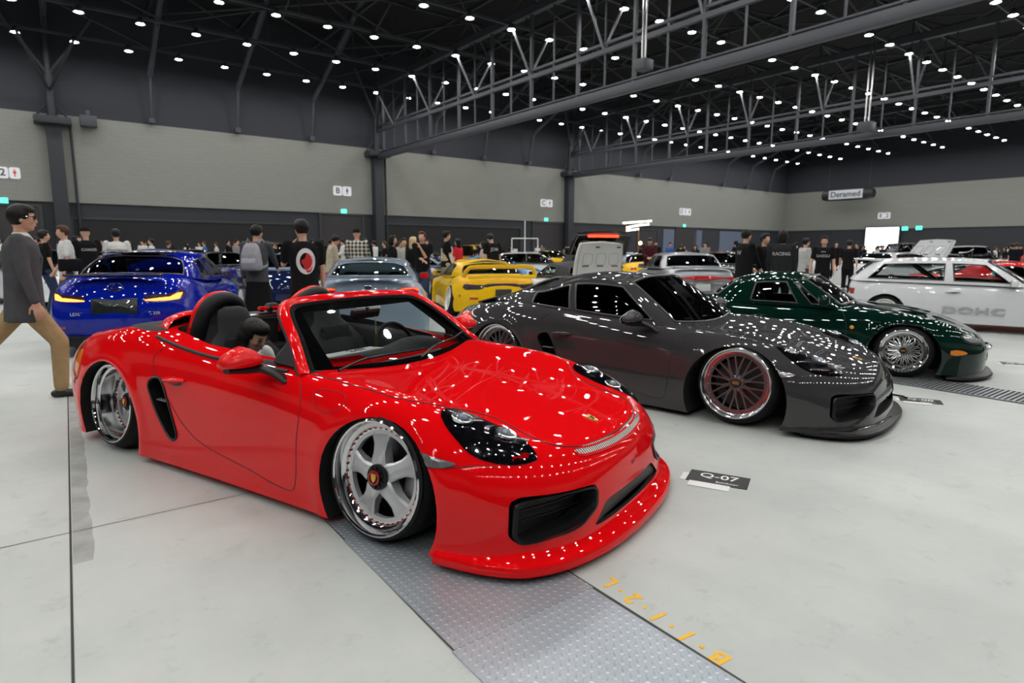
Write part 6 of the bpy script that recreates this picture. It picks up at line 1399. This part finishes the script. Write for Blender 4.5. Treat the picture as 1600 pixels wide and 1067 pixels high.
b = Blob(); at = man['at']; b.loft([(at(.30)+man['fw']*.05, .075*k, .07*k, man['TR']), (at(.50)+man['fw']*.028, .075*k, .068*k, man['TR']), (at(.57), .058*k, .062*k, man['TR'])]); b.build('t_shirt', cloth('white cotton', (.62, .62, .60)), man['e'], .010)
mb = MB()
for s in (-1, 1): mb.tube([at(.555)+man['sd']*s*.062*k+man['fw']*.01, at(.50)+man['sd']*s*.070*k+man['fw']*.085*k, at(.36)+man['sd']*s*.045*k+man['fw']*.140*k, at(.20)+man['sd']*s*.012*k+man['fw']*.128*k], [.018, .024, .024, .010], 8, flat=.35, up=(1, 0, 0))
mb.build('lapel', BLZ, man['shirt'], merge=0)
p = man['arm'][-1][2]; 
# woman sitting in the red car
(l, a) = in_car(red, -1.83, -.40, 0)
wom = person('woman with a black bob and white top sitting in the red convertible, looking down', l, 90-math.degrees(a), 1.55, top='white blouse', topc=(.62, .62, .62), sleeve='long', legc=(.03, .03, .035), hairstyle='bob', female=True, vox=.009, cat='person', z0=-.53,
   pose=dict(crouch=.06, hipx=-.0, lean=27, fl=(.62, .12, .62), fr=(.62, -.12, .62), hl=(.46, .12, 1.10), hr=(.44, -.12, 1.10), head=(10, 16, 0)))
# ------------------------------------------------------------------ visitors near the cars
def posed(px, Z): v = CF+CR*((px-800)/F)-CU*((390-533.5)/F); return ((v*Z).x, (v*Z).y)
def stand(px, top_y, h, z_off=0):
    """ground point under pixel column px for someone of height h whose crown reaches row top_y"""
    hor = spot(px, 390, d=1); ty = spot(px, top_y, d=1)
    slope = (ty.z-CAMZ); Z = (h-CAMZ)/slope if slope > .004 else 20
    v = ty-Vector((0, 0, CAMZ)); return (v.x*Z, v.y*Z), Z
def visitor(label, px, ty, h, face, **k):
    """face: 'back', 'front' or degrees clockwise from looking away from the camera"""
    Z = k.pop('Z', None)
    if Z: x, y = posed(px, Z); h = CAMZ+(spot(px, ty, d=1).z-CAMZ)*Z
    else: (x, y), Z = stand(px, ty, h)
    va = math.degrees(math.atan2(x, y)); az = va+({'back': 0, 'front': 180}.get(face, face) if isinstance(face, str) else face)
    return person(label, (x, y), az, h, vox=k.pop('vox', .017), **k)
GREYC = (.07, .07, .075); BEI = (.42, .36, .27); DEN = (.03, .045, .09); BLK = (.014, .014, .016); NAVY = (.012, .016, .03); WHC = (.60, .60, .58)
p1 = visitor('visitor with a light grey backpack, dark grey sweatshirt and black skirt, seen from behind', 398, 353, 1.70, 22, top='grey marl', topc=GREYC, sleeve='long', leg='skirt', legc=BLK, pose=dict(hr=(.42, -.18, 1.02), head=(-25, 8, 0), hl=(.05, .24, .82)))
k = p1['k']; (l_, _) = (p1['at'](.32)-p1['fw']*.2, 0); pk = empty('backpack', (0, 0, 0)); pk.matrix_world = p1['e'].matrix_basis.copy() @ Matrix.Translation(l_); tag(pk, 'light grey drawstring backpack worn by the visitor in a dark grey sweatshirt', 'backpack')
b = Blob(); b.loft([((0, 0, -.22), .10, .15, None), ((0, 0, -.15), .115, .165, None), ((0, 0, .02), .10, .15, None), ((.02, 0, .14), .08, .12, None), ((.03, 0, .20), .05, .08, None)]); gbk = cloth('grey canvas', (.30, .30, .33)); b.build('bag', gbk, pk, .014)
b = Blob(); b.loft([((-.10, 0, -.20), .04, .12, None), ((-.115, 0, -.10), .045, .125, None), ((-.09, 0, -.03), .03, .12, None)]); b.build('pocket', gbk, pk, .014)
mb = MB()
for s in (1, -1): mb.tube([(.08, s*.09, .20), (.16, s*.11, .26), (.30, s*.115, .20), (.33, s*.12, .02), (.20, s*.17, -.14), (.06, s*.14, -.18)], .022, 8, flat=.3, up=(0, 1, 0))
mb.build('strap', gbk, pk, merge=0)
p2 = visitor('man in black t-shirt with white and red circle on the back, hand at his face', 474, 345, 1.74, -12, Z=7.35, topc=BLK, legc=BLK, pose=dict(hl=(.20, .10, 1.40), head=(15, 6, 0)))
c = p2['at'](.30)-p2['fw']*.2; bv_ = bvh_of([p2['shirt']])
def disc_print(per, c, r0, r1, m, nm, n=20, seed=0, wob=0):
    bv_ = bvh_of([per['shirt']]); rn = random.Random(seed); A = []
    ph = [rn.uniform(1-wob, 1+wob) for _ in range(n)]
    for q in (0, .33, .66, 1):
        row = []
        for j in range(n):
            a = 2*math.pi*j/n; r = (r0+(r1-r0)*q)*ph[j]; p = c+per['sd']*r*math.cos(a)*.72+per['up']*r*math.sin(a); h_ = bv_.ray_cast(p-per['fw']*.3, per['fw']); row.append(tuple((h_[0] if h_[0] else p)-per['fw']*(.004 if r0 else .007)))
        A.append(row)
    mb = MB(); mb.grid(A, cv=True); return mb.build(nm, m, per['shirt'])
disc_print(p2, p2['at'](.30), .10, .155, PW, 'ring_print'); disc_print(p2, p2['at'](.28)-p2['sd']*.03, 0.001, .10, mat('red print', (.5, .01, .015), .7), 'red_print', wob=.18, seed=2)
p3 = visitor('person in a beige sweater looking down at a phone by the grey blue coupe', 516, 367, 1.62, 75, Z=14.0, top='beige knit', topc=BEI, sleeve='long', legc=GREYC, pose=dict(hl=(.30, .06, 1.10), hr=(.30, -.08, 1.08), head=(0, 28, 0), lean=6))
plaid = cloth('plaid flannel', (.45, .44, .40)); nt, N, L, b_ = nodes(plaid); tc = N.new('ShaderNodeTexCoord')
wv = [N.new('ShaderNodeTexWave') for _ in range(2)]
for w_, ax in zip(wv, 'YZ'): w_.bands_direction = ax; w_.inputs['Scale'].default_value = 3.6; L.new(tc.outputs['Object'], w_.inputs['Vector'])
mx = N.new('ShaderNodeMath'); mx.operation = 'ADD'; L.new(wv[0].outputs[1], mx.inputs[0]); L.new(wv[1].outputs[1], mx.inputs[1]); rp = N.new('ShaderNodeValToRGB'); rp.color_ramp.elements[0].position = .25; rp.color_ramp.elements[1].position = .75
rp.color_ramp.elements[0].color = (.03, .03, .03, 1); rp.color_ramp.elements[1].color = (.55, .53, .46, 1); ml = N.new('ShaderNodeMath'); ml.operation = 'MULTIPLY'; ml.inputs[1].default_value = .5; L.new(mx.outputs[0], ml.inputs[0]); L.new(ml.outputs[0], rp.inputs[0]); L.new(rp.outputs[0], b_.inputs['Base Color'])
p4 = visitor('man in a black and cream plaid shirt and black cap, seen from behind', 558, 358, 1.70, 12, Z=14.3, top='plaid flannel', sleeve='long', legc=BLK, hairstyle='cap', pose=dict(hl=(.22, .2, 1.0), hr=(.25, -.14, 1.05)))
p5 = visitor('woman with dark shoulder hair in a black t-shirt by the grey side-on car', 613, 369, 1.60, 100, Z=14.8, legc=BLK, hairstyle='bob', hair='black', female=True)
p6 = visitor('young man in a pale grey sleeveless shirt over dark trousers, arm held out', 631, 373, 1.62, 170, Z=16, top='pale grey tee', topc=(.34, .35, .33), legc=BLK, pose=dict(hl=(.25, .45, 1.25)))
p7 = visitor('woman with long blond hair, black jacket and blue jeans', 645, 371, 1.62, 40, Z=14.7, topc=NAVY, sleeve='long', legc=DEN, leg='wide', hair='blond', hairstyle='long', female=True, shoe=SHOEW)
p8 = visitor('tall man with brown hair and black shirt, hand at his chin', 660, 363, 1.76, 200, Z=13.6, topc=BLK, legc=DEN, leg='wide', hair='brown', pose=dict(hl=(.18, .02, 1.38), hr=(.2, .1, 1.1)), shoe=SHOEW)
p9 = visitor('man in black top, beige vest and white sleeves left of the yellow coupe', 697, 362, 1.74, 75, Z=16.4, topc=BLK, legc=BEI, leg='wide', pose=dict(hl=(.1, .22, .9), hr=(.12, -.24, .9)))
mb = MB()
for s in (1, -1): mb.tube([p9['arm'][s][1], p9['arm'][s][2]], [.045, .038], 10)
mb.build('sleeve', cloth('white cotton', WHC), p9['e'], merge=0)
b = Blob(); at = p9['at']; b.loft([(at(.05)-p9['fw']*.01, .135, .178, p9['TR']), (at(.25), .13, .17, p9['TR']), (at(.38)-p9['fw']*.02, .12, .12, p9['TR'])]); b.build('vest', cloth('beige canvas', BEI), p9['e'], .017)
p10 = visitor('woman with long dark hair and a red top left of the yellow coupe', 716, 374, 1.60, -60, Z=18.2, top='red cotton', topc=(.55, .02, .03), legc=GREYC, hairstyle='long', female=True)
p11 = visitor('man in a black t-shirt with a white back print behind the yellow coupe', 771, 365, 1.74, -28, Z=16.9, topc=BLK, legc=NAVY, pose=dict(head=(20, 22, 0), lean=8))
print_on(p11, 'JDM', .13, PW, nm='back_print')
p12 = visitor('woman with long dark hair in a pale top behind the roof of the yellow coupe', 755, 378, 1.56, -80, Z=18.5, top='pale pink cotton', topc=(.45, .38, .36), legc=BLK, hairstyle='long', female=True)
p13 = visitor('visitor with brown hair, white t-shirt and a black shoulder bag behind the blue coupe', 99, 354, 1.72, -100, top='white tee', topc=WHC, legc=GREYC, hair='brown', pose=dict(hl=(.12, .26, .85), hr=(.15, -.2, .95)))
mb = MB(); mb.box(p13['at'](.12)+p13['sd']*.22, (.34, .12, .22)); mb.build('shoulder_bag', cloth('bag black', BLK), p13['e'], bevel=.03)
p14 = visitor('man in a black t-shirt with white lettering and a black cap behind the blue coupe', 136, 355, 1.72, -20, Z=12, topc=BLK, legc=BLK, hairstyle='cap'); print_on(p14, 'CAMBER', .07, PW, nm='back_print')
p15 = visitor('man in a white t-shirt with dark lettering across the back behind the blue coupe roof', 183, 359, 1.72, 0, Z=13.2, top='white tee', topc=WHC, legc=GREYC); print_on(p15, 'Stance Nation', .065, mat('dark print ink', (.05, .05, .05), .7), nm='back_print')
p16 = visitor('man in dark clothes standing just behind the walking man in the blazer', 66, 361, 1.68, 80, topc=BLK, legc=DEN)
p17 = visitor('man in a dark red sweater looking down behind the silver saloon', 1015, 371, 1.72, 178, Z=19.6, top='maroon knit', topc=(.06, .012, .016), sleeve='long', legc=BLK, hair='brown', pose=dict(head=(0, 28, 0), hl=(.3, .05, 1.1), hr=(.3, -.05, 1.1)))
p18 = visitor('man in a black hooded jacket, leftmost of the group behind the green roadster', 1166, 360, 1.74, 50, topc=BLK, sleeve='long', legc=GREYC, jacket=True, pose=dict(hl=(.25, .1, 1.0), hr=(.3, -.1, 1.0))); print_on(p18, 'W', .12, PW, nm='back_print')
p19 = visitor('man in a black t-shirt with crossed arms behind the green roadster', 1195, 366, 1.68, 120, topc=BLK, legc=BLK, pose=dict(hl=(.22, -.1, 1.18), hr=(.24, .1, 1.15)))
p20 = visitor('person with long black hair in a dark grey jacket with a white back print', 1224, 361, 1.72, 4, top='charcoal jacket', topc=(.035, .036, .038), sleeve='long', legc=BLK, hairstyle='bob', jacket=True); print_on(p20, 'RACING', .085, PW, nm='back_print')
p21 = visitor('man in a pale grey sweatshirt turned away behind the green roadster', 1259, 373, 1.66, 60, top='pale sweat', topc=(.42, .42, .41), sleeve='long', legc=GREYC)
p22 = visitor('young man in a black t-shirt with white chest lettering facing the green roadster', 1289, 370, 1.68, 184, topc=BLK, legc=BLK, vox=.014, pose=dict(hl=(.10, .26, .84), hr=(.10, -.28, .84))); print_on(p22, 'DAEGU', .085, PW, back=False, nm='chest_print', z=.33); print_on(p22, 'TOKYO', .03, PW, back=False, nm='chest_print', z=.43)
p23 = visitor('man in a plain black t-shirt and trousers, rightmost of the group behind the green roadster', 1328, 376, 1.66, 8, topc=NAVY, legc=BLK)
# ------------------------------------------------------------------ cars of the second row
def recolor(root, old, new):
    for o in root.children_recursive:
        if o.type == 'MESH':
            for sl in o.material_slots:
                if sl.material == old: sl.link = 'OBJECT'; sl.material = new
PROTOM = paint('proto lacquer', (.2, .2, .2))
def lights(fo, ro, hw, zf, zr):
    return [('headlight', [(fo-.02, -hw+.34, zf+.06), (fo-.10, -hw+.10, zf+.06), (fo-.12, -hw+.08, zf-.05), (fo-.02, -hw+.34, zf-.05)], CLR, dict(smooth=False, rings=2)), ('tail_lamp', [(ro+.02, -hw+.36, zr+.06), (ro+.10, -hw+.06, zr+.06), (ro+.10, -hw+.06, zr-.06), (ro+.02, -hw+.36, zr-.06)], REDL, dict(smooth=False, rings=2))]
def variant(c, **k): d = dict(c); d.update(k); return d
def scalez(c, f):
    d = dict(c); d['sz'] = [(x, z*(1+(f-1)*.5)) for x, z in c['sz']]; d['cz'] = [(x, z*(1+(f-1)*.5)) for x, z in c['cz']]; cb = dict(c['cab'])
    cb['base'] = [(x, y, z*(1+(f-1)*.5)) for x, y, z in cb['base']]; cb['roof'] = [(x, y*1.06, z*f) for x, y, z in cb['roof']]; cb['crest'] = [(x, z*f) for x, z in cb['crest']]; d['cab'] = cb; return d
DKG = glass('dark far glass', (.12, .13, .14))
def low(c): return variant(c, glass=DKG, patches=lights(c['fo'], c['ro'], c['hw'], .60 if c is not sed else .66, .74), seams=(), handle=None, mirror=None, wells=0)
wht = WHITE; BLKP = paint('gloss black', (.004, .004, .005)); SILP = SIL; DNAVY = paint('dark navy', (.006, .012, .05)); LBLUE = paint('light metallic blue', (.10, .22, .42), .2); GUN = paint('gunmetal', (.10, .10, .11), .3); REDP = paint('bright red far', (.60, .012, .012)); YELP = YEL; ORAN = paint('orange', (.75, .14, .01)); TEAL = paint('dark teal', (.01, .06, .07))
def mid_car(name, label, px, Z, az, pm, c, det=1, **k):
    """px, Z: where the middle of the car stands"""
    x, y = posed(px, Z); a = R(90-az); m_ = c['wb']/2; return build_car(name, label, (x+m_*math.cos(a), y+m_*math.sin(a)), az, pm, low(c) if det == 0 else variant(c, patches=lights(c['fo'], c['ro'], c['hw'], .60, .74), **k), det)
mid_car('saloon_car', 'dark navy car facing out behind the visitor with the grey backpack', 440, 16.6, 200, DNAVY, brz, 1)
mid_car('coupe_car', 'gunmetal grey car standing side-on behind the couple with the blond woman', 655, 20.0, 100, GUN, brz, 1)
mid_car('coupe_car', 'light blue coupe facing right behind the yellow coupe', 772, 24.0, 150, LBLUE, rx7, 1)
mid_car('hatchback_car', 'white car with dark windows just beyond the light blue coupe', 838, 26.5, 130, wht, civ, 0)
mid_car('coupe_car', 'yellow car half hidden behind the open white boot lid', 988, 24.5, 30, YELP, brz, 0)
mid_car('saloon_car', 'black car with glossy bodywork left of the group behind the green roadster', 1150, 21.0, 80, BLKP, sed, 0)
mid_car('coupe_car', 'bright red rounded car seen through and beyond the white hatchback', 1585, 13.5, 150, REDP, rx7, 1)
mid_car('saloon_car', 'white saloon beyond the roof of the white hatchback', 1435, 24, 105, wht, sed, 0)
mid_car('saloon_car', 'white car parked between the walking man and the blue coupe', 60, 15.0, 160, wht, sed, 0)
mid_car('saloon_car', 'white saloon behind the roof of the blue coupe', 300, 28.5, 190, wht, sed, 0)
mid_car('hatchback_car', 'dark car with bright reflections right of the blue coupe roof', 345, 21.5, 165, DNAVY, civ, 0)
# white roadster with raised boot lid
wr, bvw = mid_car('roadster_car', 'white soft-top roadster with its boot lid raised behind the grey coupe', 890, 14.6, 12, wht, mia, 1, roofm=mat('black canvas roof', (.02, .02, .022), .85))
def lid(parent, hinge, w, ln, ang, pm, inner, name='boot_lid'):
    """raised lid: curved skin with a pressed inner panel; it rises from the hinge and leans back by ang"""
    x0, z0 = hinge; u = Vector((-math.sin(R(ang)), 0, math.cos(R(ang)))); n = Vector((-math.cos(R(ang)), 0, -math.sin(R(ang)))); A = []; B_ = []
    for i in range(9):
        v = i/8; r1 = []; r2 = []
        for j in range(15):
            t = -1+2*j/14; ww = w/2*(1-.12*v**3); p = Vector((x0, t*ww, z0))+u*(ln*v*(1-.05*t*t*v))-n*(.07*(1-t*t)*math.sin(math.pi*min(v, .95))+.02); r1.append(tuple(p)); r2.append(tuple(p+n*(.05+(.02 if (abs(abs(t)-.5) < .18 or abs(t) < .12) and .2 < v < .75 else 0))))
        A.append(r1); B_.append(r2)
    mb = MB(); mb.grid(A); o = mb.build(name, pm, parent); sd_ = o.modifiers.new('s', 'SOLIDIFY'); sd_.thickness = .012; apply_mods(o)
    mb = MB(); mb.grid(B_); mb.grid([A[0], B_[0]]); mb.grid([A[-1], B_[-1]]); mb.grid([[r[0] for r in A], [r[0] for r in B_]]); mb.grid([[r[-1] for r in A], [r[-1] for r in B_]]); mb.build('inner_panel', inner, o, merge=0)
    mb = MB()
    for t in (-.5, 0, .5): q = Vector((x0, t*w*.62, z0))+u*ln*.30+n*.075; mb.box(q, (.01, .17, .025), Matrix.Rotation(-R(ang), 3, 'Y'))
    for t in (-.35, .1): q = Vector((x0, t*w, z0))+u*ln*.86+n*.066; mb.box(q, (.01, .10, .03), Matrix.Rotation(-R(ang), 3, 'Y'))
    mb.build('slot', BLACKP, o, smooth=0)
    P3 = lambda t, v: tuple(Vector((x0, t*w/2, z0))+u*ln*v+n*.064); mb = MB()
    for t in (-.55, 0, .55): mb.tube([P3(t+.2*math.copysign(abs(math.cos(a))**.5, math.cos(a)), .5+.17*math.copysign(abs(math.sin(a))**.5, math.sin(a))) for a in np.linspace(0, 6.28, 25)[:-1]], .006, 5, closed=True)
    mb.tube([P3(-.95, .02), P3(-.93, .5), P3(-.86, .93), P3(0, .97), P3(.86, .93), P3(.93, .5), P3(.95, .02)], .008, 5); mb.build('pressing', mat('grey seam', (.25, .25, .25), .6), o, merge=0)
    return o
inn = mat('white inner panel', (.55, .55, .53), .5); lid(wr, (-2.35, .80), 1.22, .74, 12, wht, inn)
bh, bvh_ = mid_car('hatchback_car', 'black hatchback with its tailgate raised behind the white roadster', 915, 19.6, 30, BLKP, civ, 0)
o = lid(bh, (-2.7, 1.22), 1.75, .95, 48, BLKP, BLKP, 'tailgate'); mb = MB(); mb.box((-3.34, 0, 1.74), (.05, .9, .06)); mb.build('brake_light', REDG, o, smooth=0)
wb_, _ = mid_car('saloon_car', 'white saloon with its bonnet raised beyond the white hatchback', 1412, 21, 110, wht, sed, 0)
lid(wb_, (-.5, .95), 1.45, 1.05, -40, wht, wht, 'bonnet')
sv, _ = build_car('pickup_truck', 'tall grey vehicle with an upright cab far beyond the white hatchback', posed(1500, 40), 100, GUN, scalez(low(sed), 1.28), 0)
sv, _ = build_car('van', 'dark boxy van far away right of the bright screen', posed(1445, 47), 120, BLKP, scalez(low(civ), 1.6), 0)
# ------------------------------------------------------------------ distant rows: one prototype per body, copied and recoloured
def proto(name, c): car, _ = build_car(name, 'x', (0, 0), 90, PROTOM, c, 0); return car
PR = {'saloon': proto('saloon_car', low(sed)), 'coupe': proto('coupe_car', low(brz)), 'hatchback': proto('hatchback_car', low(civ)), 'minivan': proto('minivan_car', scalez(low(civ), 1.35))}
FARC = [('white', wht, 5), ('black', BLKP, 6), ('silver', SILP, 4), ('navy', DNAVY, 3), ('grey', GUN, 3), ('red', REDP, 1), ('yellow', YELP, 1), ('orange', ORAN, 1), ('teal', TEAL, 1), ('light blue', LBLUE, 1)]
pool = [c for c in FARC for _ in range(c[2])]; rn = random.Random(11); used = []; first = {}
for o in COL.objects:
    if o.get('category') == 'car' and o.get('label') != 'x': used.append((o.location.x, o.location.y))
used += [posed(820, 33), (34.2, 30.)]
def to_px(p): q = Vector(p)-Vector((0, 0, CAMZ)); z = q.dot(CF); return (800+F*q.dot(CR)/z, 533.5-F*q.dot(CU)/z, z) if z > .1 else (-999, 0, z)
cars_far = []
def far_car(x, y, az):
    px, py, z = to_px((x, y, .8))
    if px < -60 or px > 1670 or z < 16 or any(math.hypot(x-a, y-b_) < 5.5 for a, b_ in used): return
    kind = rn.choice(['saloon', 'coupe', 'coupe', 'hatchback', 'hatchback', 'minivan'] if z > 25 else ['saloon', 'coupe', 'coupe', 'hatchback']); cn, pm, _ = rn.choice(pool); pr = PR[kind]
    c = pr if kind not in first else copy_tree(pr); first[kind] = 1
    a = R(90-az); c.location = (x+1.25*math.cos(a), y+1.25*math.sin(a), 0); c.rotation_euler = (0, 0, a); cars_far.append((x, y))
    recs.append((c, kind, cn, pm))
recs = []
for yr, az in ((18.0, 175), (24.0, 5), (29.5, 178), (35.0, 3)):
    x = -3.
    while x < 68: far_car(x+rn.uniform(-.3, .3), yr+rn.uniform(-.3, .3), az+rn.uniform(-6, 6)); x += rn.choice((3.0, 3.2, 3.4, 6.0))
for yr, az in ((12.0, 170), (5.5, 10), (-1.5, 175), (-8, 5)):
    x = 19.
    while x < 66: far_car(x+rn.uniform(-.3, .3), yr+rn.uniform(-.3, .3), az+rn.uniform(-6, 6)); x += rn.choice((3.0, 3.3, 3.5, 6.4))
for c, kind, cn, pm in recs:
    recolor(c, PROTOM, pm); tag(c, '%s %s parked in the crowded rows far behind' % (cn, kind), 'car', '%s %ss in the far rows' % (cn, kind))
for kd, pr in PR.items():
    if kd not in first:
        for q in list(pr.children_recursive)+[pr]: bpy.data.objects.remove(q)
# ------------------------------------------------------------------ distant visitors
def fproto(i, **k): return person('x', (0, 0), 90, vox=.03, **k)['e']
TOPM = cloth('proto top', (.5, .5, .5)); FP = [fproto(0, h=1.72, top='proto top', legc=BLK), fproto(1, h=1.68, top='proto top', sleeve='long', legc=DEN, pose=dict(hl=(.3, .05, 1.1), hr=(.3, -.05, 1.1), head=(0, 20, 0))), fproto(2, h=1.60, top='proto top', legc=GREYC, hairstyle='long', female=True), fproto(3, h=1.74, top='proto top', sleeve='long', legc=BLK, pose=dict(fl=(.2, .09), fr=(-.2, -.09), crouch=.02, hl=(-.1, .26, .84), hr=(.2, -.26, .86))), fproto(4, h=1.66, top='proto top', legc=BLK, hair='brown')]
TC_ = [('black', BLK, 8), ('white', WHC, 5), ('grey', (.20, .20, .21), 3), ('navy', NAVY, 2), ('beige', BEI, 1), ('red', (.5, .03, .04), 1), ('blue', (.05, .12, .35), 1), ('orange', (.6, .18, .02), 1)]
poolp = [c for c in TC_ for _ in range(c[2])]; usedp = []; rp_ = []; np_ = 0; firstp = set()
for tries in range(1400):
    if np_ >= 140: break
    px = rn.uniform(-20, 1610); Z = rn.choice((rn.uniform(17, 26), rn.uniform(24, 44), rn.uniform(30, 56)))
    if (560 < px < 1000 and Z < 22) or (1100 < px < 1420 and Z < 27) or Z < 18.5: continue
    x, y = posed(px, Z)
    if y > 40 or x > 72 or any(abs(x-a) < 1.8 and abs(y-b_) < 3.2 for a, b_ in cars_far) or any(math.hypot(x-a, y-b_) < 3.9 for a, b_ in used) or any(math.hypot(x-a, y-b_) < .7 for a, b_ in usedp): continue
    i = rn.randrange(5); c = FP[i] if i not in firstp else copy_tree(FP[i]); firstp.add(i); usedp.append((x, y)); np_ += 1
    cn, cc, _ = rn.choice(poolp); c.location = (x, y, 0); c.rotation_euler = (0, 0, rn.uniform(0, 6.28)); s = rn.uniform(.95, 1.04); c.scale = (s, s, s)
    rp_.append((c, cn, cc)); tag(c, 'visitor in a %s top standing in the crowd far behind' % cn, 'person', 'far visitors in %s tops' % cn)
for c, cn, cc in rp_: recolor(c, TOPM, cloth('far '+cn, cc))
# a low rack and poles seen above the crowd
e = empty('display_rack', posed(820, 33)+(0,)); tag(e, 'thin white display rack standing among the crowd behind the yellow coupe', 'rack')
mb = MB(); w_ = .7
for x in (-w_, 0, w_): mb.cyl((x, 0, 0), (x, 0, 1.95 if x else 2.9), .03, n=6)
for z in (1.2, 1.95): mb.cyl((-w_, 0, z), (w_, 0, z), .03, n=6)
mb.build('frame', WHITEP, e, merge=0); e.rotation_euler = (0, 0, R(-37))
# ------------------------------------------------------------------ picture settings
SC.view_settings.view_transform = 'Standard'; SC.view_settings.look = 'None'; SC.view_settings.gamma = 1; SC.view_settings.use_curve_mapping = False
SC.view_settings.exposure = -.55
w = bpy.data.worlds.new('hall dark'); SC.world = w; w.use_nodes = True; w.node_tree.nodes['Background'].inputs[0].default_value = (.0, .0, .0, 1)
SC.cycles.use_denoising = True; SC.cycles.max_bounces = 8; SC.cycles.diffuse_bounces = 3; SC.cycles.glossy_bounces = 4; SC.cycles.transparent_max_bounces = 16; SC.cycles.transmission_bounces = 4
SC.cycles.caustics_reflective = False; SC.cycles.caustics_refractive = False; SC.cycles.sample_clamp_indirect = 6; SC.cycles.use_light_tree = True
